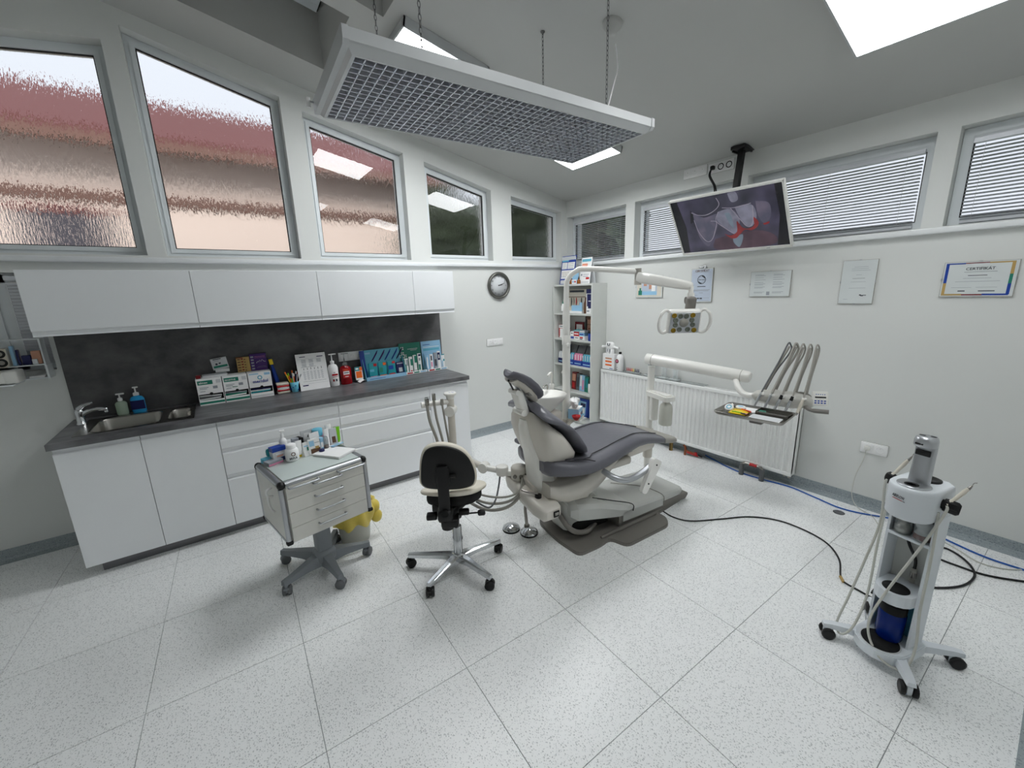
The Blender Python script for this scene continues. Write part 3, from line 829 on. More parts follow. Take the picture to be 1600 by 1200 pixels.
# flip calendar
t = thing('flip_chart', 'white table flip chart with blue printed columns and a black binding', 'flip chart', (-3.168, -.145, CT+.001))
Mt = Matrix.Translation((0,-.055,0)) @ Matrix.Rotation(-.20, 4, 'X')
g = G(); g.box((-.118,0,0), (.118,.003,.315), 'paper', Mt); g.build('page', t)
g = G(); g.box((-.120,.004,0), (.120,.007,.322), 'black', Mt); g.box((-.120,0,0), (.120,.003,.315), 'black', Matrix.Translation((0,.085,0)) @ Matrix.Rotation(.24, 4, 'X'))
for k in range(12): g.cyl((-.10+.018*k, -.003, .316), (-.10+.018*k, .010, .318), .003, m='black', n=6, M=Mt)
g.build('binding', t)
g = G(); F = Mt @ frame_m((-.118, -.0003, 0), (1,0,0), (0,0,1))
rr = [(.030,.286,.075,.292,'navy'), (.165,.280,.215,.287,'navy'), (.012,.270,.21,.271,'ink_soft'), (.030,.200,.15,.2015,'ink'), (.012,.055,.225,.056,'ink_soft'), (.022,.038,.066,.047,'navy'), (.03,.075,.215,.0765,'ink')]
for cx in (.04,.098,.160):
    for k in range(9):
        if cx > .15 and k > 4: continue
        rr.append((cx, .262-.0065*k-(.004 if k > 4 else 0), cx+.035+.010*((k*3)%3)/2, .2645-.0065*k-(.004 if k > 4 else 0), 'ink_soft'))
for k in range(6):
    rr.append((.048+.028*k, .176, .052+.028*k, .190+.003*(k%3), 'ink'))
    for q in range(9): rr.append((.040+.028*k, .160-.0085*q, .040+.028*k+.015+.004*((q+k)%2), .1625-.0085*q, 'ink_soft'))
sheet(g, F, rr, .0004); g.build('print', t)
# big pump bottles, sockets
t = pump_bottle('rinse_bottle', 'white pump bottle with red print beside the flip chart', (-3.005, -.17, CT+.001), .043, .205, 'paper', hp=.085, nozzle=.03, oval=.8)
g = G(); F = frame_m((-.03, -.0352, 0), (1,0,0), (0,0,1)); sheet(g, F, [(.010,.098,.058,.112,'red'), (.026,.120,.030,.128,'ink'), (.034,.120,.037,.130,'ink'), (.012,.045,.026,.066,'dark_red'), (.036,.045,.050,.066,'ink'), (.012,.085,.056,.088,'red')]); g.build('print', t)
t = pump_bottle('rinse_bottle', 'red mouthwash pump bottle with a white label', (-2.900, -.165, CT+.001), .050, .175, 'red_liquid', hp=.110, nozzle=.03, oval=.62, capm='clear_plastic')
g = G(); F = frame_m((-.035, -.0318, 0), (1,0,0), (0,0,1)); sheet(g, F, [(.004,.060,.066,.150,'red'), (.008,.092,.060,.122,'paper'), (.012,.104,.056,.112,'ink'), (.016,.130,.05,.136,'orange'), (.02,.07,.05,.076,'paper')]); g.build('print', t)
def socket_plate(label, M, n, m='paper', plug=None, black=()):
    """row of n round wall sockets on one plate; local x along the plate, y up, z off the wall"""
    t = thing('socket_plate', label, 'socket', tuple(M.translation))
    R = M.copy(); R.translation = (0,0,0)
    g = G(); w = .071*n+.012; g.rbox((0,0,.005), (w,.082,.010), .003, m, R); g.box((-w/2-.001,-.042,0), (w/2+.001,.042,.003), 'tube_grey', R); g.build('plate', t)
    for k in range(n):
        x = (k-(n-1)/2)*.071
        g = G(); g.rbox((x,0,.0105), (.064,.064,.004), .002, m, R)
        g.lathe([(.0265,0),(.0265,.003),(.0195,.003),(.0185,-.004),(0,-.004)], (x,0,.0110), 'black_soft' if k in black else m, 20, R)
        g.cyl((x-.009,0,.0065), (x-.009,0,.0078), .003, m='black', n=8, M=R); g.cyl((x+.009,0,.0065), (x+.009,0,.0078), .003, m='black', n=8, M=R)
        g.cyl((x,.010,.0065), (x,.010,.013), .0025, m='chrome', n=8, M=R); g.build('socket', t)
    return t
BACKW = lambda x, z, y=-.0005: frame_m((x, y, z), (1,0,0), (0,0,1))
RIGHTW = lambda y, z, x=-.0005: frame_m((x, y, z), (0,-1,0), (0,0,1))
socket_plate('white triple socket on the dark splashback', BACKW(-2.80, 1.13, -.0125), 3)
socket_plate('white triple socket on the bare wall under the clock', BACKW(-1.155, 1.105), 3)
socket_plate('white double socket low on the wall beside the radiator', RIGHTW(-3.275, .470), 2)
socket_plate('white triple socket left of the black-framed one, above the television', RIGHTW(-1.715, 2.698), 3)
socket_plate('white outlet row beside the television bracket, with a plug in it', RIGHTW(-1.955, 2.690), 3, black=(1,2))

# orange blister pack
carton('blister_pack', 'orange and turquoise blister pack standing beside the red mouthwash', (-2.785, -.17, CT+.022), .066, .012, .120, 'paper', [(.0,.70,1,1,'teal'), (.1,.15,.9,.66,'orange'), (.62,.70,1,.98,'orange'), (.12,.80,.5,.92,'paper')], tilt=-.12)
t = thing('leaflet', 'curled white leaflet lying in front of the orange pack', 'leaflet', (-2.772, -.20, CT+.002), .3)
g = G(); secs = [[(-.035+.014*k, -.02, .003+.016*abs(math.sin(k*.5))), (-.035+.014*k, .022, .008+.016*abs(math.sin(k*.5+.2)))] for k in range(6)]
g.loft(secs, 'paper', caps=False, closed=False); g.build('sheet', t)
# turquoise display tray with sachets
t = thing('display_tray', 'turquoise cardboard display tray with a printed back card of brushes', 'display', (-2.535, -.135, CT+.001), .03)
g = G(); w = .196
Mb = Matrix.Translation((0,.045,0)) @ Matrix.Rotation(-.16, 4, 'X')
g.box((-w,0,0), (w,.004,.275), 'cyan', Mb); g.box((-w,-.055,0), (w,.045,.006), 'cyan'); g.box((-w,-.058,0), (w,-.054,.034), 'lightblue')
g.prism([(-.058,0),(.045,0),(.015,.20),(-.058,.034)], -w, -w+.003, 'cyan', 'x'); g.prism([(-.058,0),(.045,0),(.015,.20),(-.058,.034)], w-.003, w, 'cyan', 'x'); g.build('card', t)
g = G(); F = Mb @ frame_m((-w,-.0003,0), (1,0,0), (0,0,1))
for x, cc in ((.115,'purple'),(.185,'purple'),(.245,'blue'),(.315,'blue'),(.365,'navy')):
    g.tube([(x,.175,.002),(x+.045,.235,.002),(x+.06,.262,.002)], [.006,.007,.003], cc, 8, M=F)
    g.tube([(x-.012,.160,.002),(x,.175,.002)], [.003,.006], cc, 8, M=F)
sheet(g, F, [(0,0,.045,.274,'blue'), (.05,.235,.10,.252,'lightblue')], .0004)
F2 = frame_m((-w,-.0583,0), (1,0,0), (0,0,1)); sheet(g, F2, [(.03,.012,.18,.016,'blue')], .0004); g.build('print', t)
def sachet(label, x, y, w, h, m, spots, group, yt=-.10, z=CT+.008, rz=0.03, cat='packet', nm='sachet'):
    t = thing(nm, label, cat, (x, y, z), rz, group)
    M = Matrix.Rotation(yt, 4, 'X')
    g = G(); g.rbox((0,0,h/2), (w,.012,h), .004, m, M); g.build('pouch', t)
    g = G(); F = M @ frame_m((-w/2,-.0062,0), (1,0,0), (0,0,1)); sheet(g, F, [(a*w,b*h,c_*w,e*h,mm) for a,b,c_,e,mm in spots]); g.build('print', t); return t
sg = 'sachets in the turquoise display'
sachet('turquoise sachet with pink spots, first in the turquoise display', -2.645, -.150, .078, .150, 'teal', [(.08,.05,.92,.16,'pink'), (.6,.78,.98,.95,'red'), (.1,.45,.6,.60,'cyan')], sg)
sachet('turquoise sachet with orange spots, second in the turquoise display', -2.555, -.150, .078, .150, 'teal', [(.08,.05,.92,.18,'orange'), (.6,.78,.98,.95,'orange'), (.1,.35,.5,.65,'green')], sg)
sachet('turquoise sachet with a red spot, third in the turquoise display', -2.465, -.148, .078, .150, 'teal', [(.1,.08,.9,.2,'red'), (.6,.82,.98,.96,'red'), (.1,.45,.7,.70,'blue')], sg)
sachet('dark navy sachet at the right end of the turquoise display', -2.378, -.140, .074, .130, 'navy', [(.1,.84,.9,.90,'paper_grey'), (.3,.22,.8,.55,'paper_grey')], sg)
# two toothpaste display trays
def tray(label, x, y, w, backm, h, rects):
    t = thing('display_tray', label, 'display', (x, y, CT+.001), .03)
    Mb = Matrix.Translation((0,.050,0)) @ Matrix.Rotation(-.10, 4, 'X')
    g = G(); g.box((-w/2,0,0), (w/2,.004,h), backm, Mb); g.box((-w/2,-.05,0), (w/2,.05,.005), 'paper'); g.box((-w/2,-.053,0), (w/2,-.049,.024), 'paper')
    g.prism([(-.053,0),(.05,0),(.03,.19),(-.053,.024)], -w/2, -w/2+.003, backm, 'x'); g.build('card', t)
    g = G(); F = Mb @ frame_m((-w/2,-.0003,0), (1,0,0), (0,0,1)); sheet(g, F, rects, .0004)
    F2 = frame_m((-w/2,-.0533,0), (1,0,0), (0,0,1)); sheet(g, F2, [(.07*w,.006,.32*w,.018,'red'), (.38*w,.006,.62*w,.018,'green'), (.68*w,.006,.95*w,.018,'lightblue')], .0004); g.build('print', t); return t
t = tray('green backed toothpaste display tray with a white cross pattern', -2.220, -.108, .232, 'green', .300, [(.09,.235,.20,.240,'paper_grey'), (.12,.222,.19,.226,'paper_grey')])
g = G(); F = Matrix.Translation((0,.050,0)) @ Matrix.Rotation(-.10, 4, 'X') @ frame_m((-.1175,-.0003,0), (1,0,0), (0,0,1))
for (cx, cz) in ((.035,.250),(.035,.198),(.035,.150),(.060,.172),(.012,.172)):
    for q in range(4):
        a = PI/4 + q*PI/2; g.ball((cx+.012*math.cos(a), cz+.012*math.sin(a), .001), .007, 'paper', 6, (1,1,.1), F)
g.build('print', t)
tray('pale blue toothpaste display tray at the right end of the worktop', -1.985, -.108, .225, 'lightblue', .300, [(.02,.26,.10,.266,'blue'), (.02,.20,.205,.222,'cyan'), (.02,.235,.205,.240,'paper')])
tg = 'toothpaste cartons in the display trays'
for k, (x, m, sp, l) in enumerate([
    (-2.300,'paper',[(.1,.1,.4,.6,'green'),(.5,.5,.9,.9,'ink_soft')],'white and green leaning carton at the left of the green display'),
    (-2.255,'paper',[(.4,.45,.95,.85,'green'),(.2,.08,.8,.14,'red')],'white carton with green block, second in the green display'),
    (-2.210,'paper',[(.35,.55,.95,.95,'green'),(.2,.08,.8,.14,'ink_soft')],'white carton with a green top block, third in the green display'),
    (-2.160,'paper',[(.2,.85,.9,.95,'navy'),(.05,.1,.6,.40,'green'),(.3,.6,.7,.75,'ink_soft')],'tall white carton with navy top bar in the green display'),
    (-2.070,'lightblue',[(.1,.1,.5,.9,'paper')],'pale blue carton at the left of the pale blue display'),
    (-2.030,'paper',[(.3,.6,.7,.9,'ink'),(.3,.2,.7,.5,'pink')],'white carton with pink print leaning in the pale blue display'),
    (-1.985,'ink_soft',[(.2,.2,.8,.6,'ink')],'grey carton in the middle of the pale blue display'),
    (-1.945,'paper',[(.1,.5,.9,.92,'navy'),(.35,.6,.65,.8,'paper')],'white carton with a navy panel in the pale blue display'),
    (-1.900,'paper',[(0,.93,1,1,'teal'),(.55,.5,.95,.65,'teal'),(.1,.1,.4,.55,'lightblue')],'white carton with turquoise top at the right end of the pale blue display')]):
    sachet(l, x, -.118-.0005*k, .036, .150+.012*((k*5) % 4), m, sp, tg, yt=-.06, nm='toothpaste_carton', cat='carton')

# ------------------------------------------------------------ printer corner at the far left
t = thing('wall_shelf', 'small white shelf box on the wall beside the printer', 'shelf', (-4.80, -.06, 1.235))
g = G(); g.box((-.085,-.03,.070), (.078,.058,.077), 'frame_white'); g.box((.070,-.03,.077), (.078,.058,.235), 'frame_white'); g.box((-.085,-.03,.235), (.078,.058,.242), 'frame_white'); g.build('frame', t)
g = G(); g.box((-.20,-.05,-.016), (.085,.058,-.008), 'frame_white'); g.box((.074,-.05,-.008), (.085,.058,.069), 'frame_white'); g.build('base', t)
t = thing('speaker', 'pale speaker with two black rings left of the wall shelf', 'speaker', (-4.905, -.065, 1.306))
g = G(); g.rbox((0,0,.060), (.058,.05,.120), .005, 'stool_beige'); g.build('cabinet', t)
for z in (.033, .088):
    g = G(); Mx = Matrix.Translation((0,-.026,z)) @ Matrix.Rotation(PI/2, 4, 'X'); g.lathe([(.017,0),(.0255,0),(.0255,.003),(.018,.003),(.008,.001),(0,.002)], (0,0,0), 'black', 20, Mx); g.lathe([(0,.002),(.014,.002),(.012,.003)], (0,0,.0), 'tube_grey', 16, Mx); g.build('cone', t)
t = thing('printer', 'white label printer on the shelf at the left edge of the picture', 'printer', (-5.00, -.16, 1.218))
g = G(); g.rbox((0,0,.040), (.34,.15,.072), .010, 'tv_white'); g.rbox((.150,-.008,.041), (.06,.14,.080), .012, 'tv_white'); g.build('body', t)
g = G(); g.box((-.17,-.05,.0755), (.09,-.025,.078), 'black'); g.box((-.17,-.078,.004), (.10,-.074,.010), 'black'); g.build('slot', t)
g = G(); g.box((-.30,-.10,-.008), (.16,.10,0), 'frame_white'); o = g.build('printer_shelf'); o.location = (-5.00, -.16, 1.217); tag(o, 'thin white board under the label printer', 'shelf')
for k, (x, w, h, m, l) in enumerate([(-4.858,.016,.125,'lightblue','pale blue folder leaning in the small wall shelf'), (-4.838,.010,.10,'navy','thin navy folder in the small wall shelf'), (-4.805,.040,.060,'navy','navy box in the small wall shelf'),
    (-4.760,.042,.085,'skin_print','pale orange box in the small wall shelf'), (-4.768,.024,.035,'paper_grey','small grey pot in front of the pale orange box')]):
    t = thing('shelf_box', l, 'box', (x, -.055 if k < 4 else -.080, 1.3125)); g = G(); g.rbox((0,0,h/2), (w,.035 if k < 4 else .012,h), .003, m); g.build('body', t)
t = thing('paper_pad', 'white paper pad in the lower compartment beside the printer', 'paper', (-4.775, -.07, 1.2275)); g = G()
for k in range(3): g.box((-.035,-.03,.004*k), (.035,.03,.004*k+.0035), 'paper', Matrix.Rotation(.05*k, 4, 'Z'))
g.build('sheets', t)

# ------------------------------------------------------------ clock
t = thing('wall_clock', 'round grey-rimmed wall clock above the triple socket', 'clock', (-1.075, -.001, 1.752))
Rm = Matrix.Rotation(PI/2, 4, 'X')
g = G(); g.lathe([(.150,0),(.152,.01),(.148,.030),(.138,.036),(.128,.034),(.122,.014),(.122,.004)], (0,0,0), 'clock_rim', 40, Rm); g.build('rim', t)
g = G(); g.lathe([(0,.006),(.124,.006),(.124,.002)], (0,0,0), 'paper_grey', 40, Rm); g.build('dial', t)
for k in range(12):
    a = PI/2 - (k+1)*PI/6
    text(str(k+1), .026, Rm @ Matrix.Translation((.098*math.cos(a), .098*math.sin(a)-.009, .007)), 'ink', t, 'numeral', world=False, align='CENTER')
g = G(); g.tube([(0,0,.010),(.052,.008,.010)], [.004,.003], 'black', 6, M=Rm); g.build('hour_hand', t)
g = G(); g.tube([(0,0,.012),(.085,.028,.012)], [.003,.002], 'black', 6, M=Rm); g.cyl((0,0,.006),(0,0,.015), .006, m='black', n=10, M=Rm); g.build('minute_hand', t)

# ------------------------------------------------------------ instrument cart
cart = thing('instrument_cart', 'white four-drawer instrument cart with aluminium edges on a grey five-leg base', 'cart', (-3.456, -1.452, 0), 0.184)
W2, D2, CZ0, CZ1 = .245, .215, .385, .741
g = G(); g.box((-W2+.018, -D2+.012, CZ0+.012), (W2-.018, D2-.012, CZ1-.030), 'cart_white'); g.box((-W2+.02, -D2+.02, CZ1-.030), (W2-.02, D2-.02, CZ1-.008), 'cart_white'); g.build('body', cart)
for sx in (-1, 1):
    g = G(); g.box((sx*(W2-.010)-.006, -D2+.03, CZ0+.02), (sx*(W2-.010)+.006, D2-.03, CZ1-.03), 'cart_white'); g.build('side_panel', cart)
g = G()
def edge(p0, p1, r=.017): g.tube([p0, p1], r, 'alu', 12)
for sy in (-1, 1):
    edge((-W2+.035, sy*(D2-.017), CZ1-.017), (W2-.035, sy*(D2-.017), CZ1-.017))
for sx in (-1, 1):
    edge((sx*(W2-.017), -D2+.035, CZ1-.017), (sx*(W2-.017), D2-.035, CZ1-.017))
    for sy in (-1, 1): edge((sx*(W2-.014), sy*(D2-.014), CZ0+.02), (sx*(W2-.014), sy*(D2-.014), CZ1-.035), .014)
    g.box((sx*(W2-.008)-.006, -D2+.02, CZ0+.004), (sx*(W2-.008)+.006, D2-.02, CZ0+.018), 'alu')
for sy in (-1, 1): g.box((-W2+.02, sy*(D2-.008)-.005, CZ0+.004), (W2-.02, sy*(D2-.008)+.005, CZ0+.014), 'alu')
g.build('edge_profile', cart)
for sx in (-1, 1):
    for sy in (-1, 1):
        g = G(); g.ball((sx*(W2-.019), sy*(D2-.019), CZ1-.019), .021, 'black', 10); g.build('corner_cap', cart); g = G(); g.rbox((sx*(W2-.014), sy*(D2-.014), CZ0+.006), (.034,.034,.022), .008, 'black'); g.build('corner_cap', cart)
zs = [.392, .476, .560, .644, .708]
for k in range(4):
    z0, z1 = zs[k], zs[k+1]
    g = G(); g.box((-W2+.032, -D2-.002, z0+.0012), (W2-.032, -D2+.014, z1-.0012), 'cart_white'); dr = g.build('drawer', cart)
    def handle(xc, wd, zc_):
        g = G(); y = -D2-.002
        g.tube(smooth_path([(xc-wd, y, zc_), (xc-wd, y-.018, zc_+.002), (xc-wd+.014, y-.026, zc_+.002), (xc+wd-.014, y-.026, zc_+.002), (xc+wd, y-.018, zc_+.002), (xc+wd, y, zc_)], 4), .0055, 'alu', 8); g.build('handle', dr)
    handle(0, .075, (z0+z1)/2 + .012)
    if k == 3:
        g = G(); g.box((-W2+.034, -D2-.006, z1-.002), (W2-.034, -D2+.010, z1+.008), 'cart_white'); ps = g.build('pull_shelf', cart)
        for xc in (-.125, .135):
            g = G(); y = -D2-.004; zc_ = z1+.004
            g.tube(smooth_path([(xc-.075, y, zc_), (xc-.075, y-.020, zc_), (xc-.06, y-.028, zc_), (xc+.06, y-.028, zc_), (xc+.075, y-.020, zc_), (xc+.075, y, zc_)], 4), .0055, 'alu', 8); g.build('handle', ps)
g = G(); g.rbox((0,0,CZ1-.004), (2*W2-.070, 2*D2-.070, .006), .002, 'glass_white'); g.build('glass_top', cart)
g = G(); g.tube(smooth_path([(-W2-.002, -.10, CZ1-.10), (-W2-.028, -.10, CZ1-.09), (-W2-.028, -.10, CZ1-.06), (-W2-.002, -.10, CZ1-.05)], 4), .006, 'paper', 8); g.tube(smooth_path([(-W2-.028, -.10, CZ1-.09), (-W2-.028, -.125, CZ1-.15), (-W2-.012,-.13, CZ1-.18)], 4), .005, 'paper', 8); g.build('side_hook', cart)
g = G(); g.rbox((0,0,.26), (.085,.085,.27), .012, 'cart_grey'); g.rbox((0,0,.115), (.12,.12,.09), .03, 'cart_grey'); g.build('column', cart)
CART = Matrix.Translation((-3.456,-1.452,0)) @ Matrix.Rotation(.184, 4, 'Z')
def caster(parent, c, ang, r, m_w, m_f, base=0.0):
    """twin-wheel caster touching the floor at c"""
    Mx = Matrix.Translation((c[0], c[1], base)) @ Matrix.Rotation(ang, 4, 'Z')
    g = G()
    for s_ in (-1, 1):
        p0 = (0, s_*r*.20, r); p1 = (0, s_*r*.82, r)
        g.tube([p0, (0, s_*r*.26, r), (0, s_*r*.72, r), p1], [r*.8, r, r, r*.75], m_w, 16, M=Mx)
    g.build('wheel', parent)
    g = G(); g.tube([(0,-r*.2,r),(0,r*.2,r)], r*.70, m_f, 14, M=Mx); g.cyl((r*.3,0,r*1.2),(r*.3,0,r*2.3), r*.38, m=m_f, n=12, M=Mx); g.rbox((r*.05,0,r*1.55), (r*1.7,r*1.1,r*.5), r*.2, m_f, Mx); g.build('fork', parent)
for wx, wy in ((-3.655,-1.225), (-3.69,-1.555), (-3.425,-1.69), (-3.205,-1.475), (-3.34,-1.20)):
    P = CART.inverted() @ Vector((wx, wy, 0)); d = Vector((P.x, P.y, 0)); L_ = d.length; u = d.normalized(); w = Vector((-u.y, u.x, 0))
    secs = []
    for q, (f_, hw, z0, z1) in enumerate(((.03,.042,.06,.135), (.5*L_,.030,.072,.118), (L_-.03,.022,.070,.100), (L_+.018,.019,.066,.096))):
        c_ = u*f_; secs.append([tuple(c_+w*hw+Vector((0,0,z0))), tuple(c_-w*hw+Vector((0,0,z0))), tuple(c_-w*hw*.72+Vector((0,0,z1))), tuple(c_+w*hw*.72+Vector((0,0,z1)))])
    g = G(); g.loft(secs, 'cart_grey', smooth=False); leg = g.build('leg', cart)
    WM[leg.name] = Matrix.Identity(4)
    caster(leg, (P.x, P.y), math.atan2(u.y, u.x)+.9, .029, 'cart_dark_grey', 'cart_grey')

ZK = CZ1 + .0005
def on_cart(x, y, z=0.0): return tuple(CART @ Vector((x, y, ZK+z)))
# things on the cart
def carton_c(name, label, x, y, w, d, h, m, rects=(), cat='box', rz=0.0, group=None):
    return carton(name, label, on_cart(x, y), w, d, h, m, rects, cat, .184+rz, group)
carton_c('floss_box', 'small pink and grey box at the left corner of the cart top', -.165, .115, .085, .055, .022, 'ink_soft', [(0,.0,1,.45,'pink')], rz=.25)
carton_c('floss_box', 'light blue small box behind the pink one on the cart', -.175, .165, .07, .04, .028, 'cyan', [(.1,.2,.7,.8,'lightblue')], rz=.2)
t = thing('floss_tub', 'small turquoise transparent tub at the left rear of the cart', 'tub', on_cart(-.150, .192), .184)
g = G(); g.rbox((0,0,.045), (.055,.035,.050), .014, 'teal'); g.rbox((0,0,.010), (.05,.033,.02), .006, 'clear_plastic'); g.build('body', t)
t = thing('blue_carton', 'blue and white carton with orange mark behind the white bottles', 'box', on_cart(-.125, .150), .30)
g = G(); g.box((-.038,-.025,0), (.038,.025,.085), 'paper_grey'); g.box((-.0385,-.0255,.060), (.0385,.0255,.0855), 'blue'); g.box((-.0385,-.0255,0), (.0385,.0255,.022), 'navy'); g.build('body', t)
g = G(); F = frame_m((-.038,-.0258,0), (1,0,0), (0,0,1)); sheet(g, F, [(.02,.030,.055,.034,'orange'), (.015,.042,.06,.050,'paper')]); g.build('print', t)
t = pump_bottle('foam_bottle', 'slim white foam pump bottle at the back of the cart', on_cart(-.083, .172), .021, .125, 'paper', hp=.045, nozzle=.008, oval=1, cat='bottle')
g = G(); F = frame_m((0,-.0235,.07), (1,0,0), (0,0,1)); g.lathe([(.009,0),(.013,0),(.013,.0008),(.009,.0008),(.009,0)], (0,0,0), 'ink', 16, F); g.build('print', t)
t = thing('powder_bottle', 'squat white screw-top bottle with black lettering on the cart', 'bottle', on_cart(-.070, .085), .1)
g = G(); g.lathe([(.033,0),(.037,.006),(.037,.060),(.030,.072),(.024,.074)], (0,0,0), 'paper', 24); g.build('body', t)
g = G(); g.lathe([(.027,.0),(.027,.022),(.024,.025),(0,.025)], (0,0,.074), 'paper', 24); g.build('cap', t)
text('MIRA', .019, frame_m((-.024,-.0372,.014), (1,.0,0), (0,0,1)), 'ink', t, world=False, bold=True)
g = G(); F = frame_m((0,-.0368,.045), (1,0,0), (0,0,1)); g.lathe([(.008,0),(.012,0),(.012,.001),(.008,.001),(.008,0)], (0,0,0), 'brown', 16, F); g.build('print', t)
rg = 'tubes and packets standing on the cart'
def tube_item(label, x, y, w, h, m, capm, spots, rz=0.0, up=True, name='paste_tube'):
    t = thing(name, label, 'tube', on_cart(x, y), .184+rz, rg)
    g = G(); secs = []
    for f_, hw, hd in ((0,.45,.45), (.15,.5,.42), (.6,.52,.25), (1,.55,.04)):
        secs.append([(hw*w*math.cos(a_*PI/8), hd*w*math.sin(a_*PI/8), .015+f_*(h-.015)) for a_ in range(16)])
    g.loft(secs, m); g.build('tube', t)
    g = G(); g.lathe([(w*.34,0),(w*.36,.015)], (0,0,0), capm, 14); g.build('cap', t)
    g = G(); F = Matrix.Translation((0,-w*.40,.015)) @ Matrix.Rotation(-.30*.6, 4, 'X') @ frame_m((-w/2,0,0), (1,0,0), (0,0,1)); sheet(g, F, [(a*w,b*h,c_*w,e*h,mm) for a,b,c_,e,mm in spots]); g.build('print', t)
carton_c('grey_carton', 'grey carton standing behind the foam bottle', -.018, .168, .035, .03, .10, 'ink_soft', rz=.1)
carton_c('black_carton', 'thin black carton leaning beside the grey one on the cart', .010, .165, .016, .05, .10, 'black', rz=.2)
t = carton_c('logo_card', 'silver card with black rings at the back of the cart', .055, .172, .075, .006, .135, 'paper_grey', [(.25,.42,.9,.86,'paper'), (.1,.1,.9,.2,'ink_soft')], cat='card', rz=.1)
for cx in (.047, .066):
    g = G(); F = frame_m((cx-.0375,-.0052,.092+.008*(cx > .05)), (1,0,0), (0,0,1)); g.lathe([(.005,0),(.009,0),(.009,.001),(.005,.001),(.005,0)], (0,0,0), 'black', 14, F); g.build('print', t)
t = thing('blue_lidded_jar', 'jar with a turquoise lid at the back of the cart', 'jar', on_cart(.115, .160), 0)
g = G(); g.lathe([(.024,0),(.027,.004),(.027,.085)], (0,0,0), 'paper_grey', 20); g.build('body', t)
g = G(); g.lathe([(.031,0),(.031,.040),(.028,.043),(0,.043)], (0,0,.085), 'cyan', 20); g.build('lid', t)
tube_item('yellow-capped white tube beside the squat bottle on the cart', -.022, .105, .035, .10, 'paper', 'yellow', [(.1,.5,.9,.62,'yellow'), (.2,.15,.8,.3,'ink_soft')])
def pouch_item(name, label, x, y, w, h, m, spots, rz=0.0):
    t = thing(name, label, 'packet', on_cart(x, y), .184+rz, rg)
    g = G(); g.prism([(-.016,0),(.016,0),(.004,h),(-.001,h)], -w/2, w/2, m, 'x'); g.build('pouch', t)
    g = G(); F = frame_m((-w/2,-.0165,0), (1,0,0), (0,.15,1)); sheet(g, F, [(a*w,b*h,c_*w,e*h,mm) for a,b,c_,e,mm in spots]); g.build('print', t)
pouch_item('sachet', 'white sachet with a green stripe left of the doily-printed pouch', .012, .085, .035, .085, 'paper', [(.55,.4,.9,.65,'green'), (.1,.7,.8,.78,'lightblue')])
pouch_item('pouch', 'white pouch with blue letters and brown pictures in the middle of the cart', .058, .082, .070, .095, 'paper', [(.1,.55,.5,.9,'lightblue'), (.15,.08,.95,.38,'brown'), (.55,.35,.85,.50,'gold'), (.55,.72,.95,.75,'ink_soft')])
pouch_item('pouch', 'white and red pouch behind the brown pictured one', .080, .125, .060, .120, 'paper', [(.1,.62,.45,.78,'red'), (.5,.55,.95,.80,'skin_print')], rz=.15)
carton_c('tube_carton', 'narrow white and blue carton right of the brown pictured pouch', .105, .095, .024, .03, .085, 'lightblue', [(.1,.3,.8,.7,'paper')], rz=.2)
t = thing('bottle_with_dark_end', 'clear bottle with dark contents beside the navy lid', 'bottle', on_cart(.130, .083), 0)
g = G(); g.lathe([(.014,0),(.016,.003),(.016,.03),(.016,.070),(.013,.085),(.009,.088)], (0,0,0), 'clear_plastic', 16); g.build('body', t)
g = G(); g.lathe([(0,.003),(.0145,.003),(.0145,.034),(0,.034)], (0,0,0), 'brown', 14); g.build('contents', t)
t = thing('navy_lid_jar', 'tiny navy blue cap lying in front of the pouches on the cart', 'cap', on_cart(.088, .048), 0)
g = G(); g.lathe([(.015,0),(.016,.003),(.016,.024),(.013,.027),(0,.027)], (0,0,0), 'navy', 18); g.build('body', t)
carton_c('pink_carton', 'small pink carton beside the turquoise lid', .150, .165, .035, .03, .085, 'pink', [(.1,.5,.9,.7,'red')])
tube_item('white tube with grey bands right of the turquoise lid', .150, .115, .034, .125, 'paper', 'paper', [(.1,.55,.9,.60,'ink_soft'), (.1,.66,.9,.70,'ink_soft'), (.1,.3,.9,.4,'pink')], rz=.2)
tube_item('tall white tube with fine grey lettering at the back right of the cart', .185, .165, .036, .135, 'paper', 'paper', [(.1,.62,.9,.66,'ink'), (.1,.72,.9,.76,'ink'), (.2,.5,.8,.55,'ink_soft')], rz=.1)
pouch_item('pouch', 'pale pouch with a pink and brown label right of the white tubes', .196, .125, .045, .115, 'paper_grey', [(.15,.62,.8,.9,'pink'), (.25,.2,.75,.55,'brown')], rz=-.1)
tube_item('lime green tube at the right rear corner of the cart', .232, .150, .036, .110, 'lime', 'lime', [(.2,.1,.5,.5,'green')], rz=-.15)
for k, (x, y, rz, m) in enumerate(((.150,.078,.25,'pink'), (.172,.090,.1,'paper'), (.195,.075,.4,'lightblue'))):
    t = thing('flat_sachet', ['flat pink and white sachet lying behind the paper pad', 'flat white sachet lying on the pink one', 'flat pale blue sachet at the right of the lying sachets'][k], 'packet', on_cart(x, y, .004+.006*k), .184+rz, rg)
    g = G(); g.rbox((0,0,.003), (.085,.028,.005), .002, m); g.build('pouch', t)
    g = G(); sheet(g, Matrix.Translation((-.04,-.012,.0056)), [(.01,.004,.05,.010,'red' if k == 0 else 'ink_soft'), (.055,.004,.075,.018,'paper')]); g.build('print', t)
t = thing('paper_pad', 'stack of blank white paper sheets at the right front of the cart top', 'paper', on_cart(.142, -.010), .184+.42)
g = G()
for k in range(6): g.box((-.073-.003*(k%2), -.100+.003*(k%3), .0022*k), (.073-.004*(k%3), .100, .0022*k+.0020), 'paper', Matrix.Rotation(.018*(k%3), 4, 'Z'))
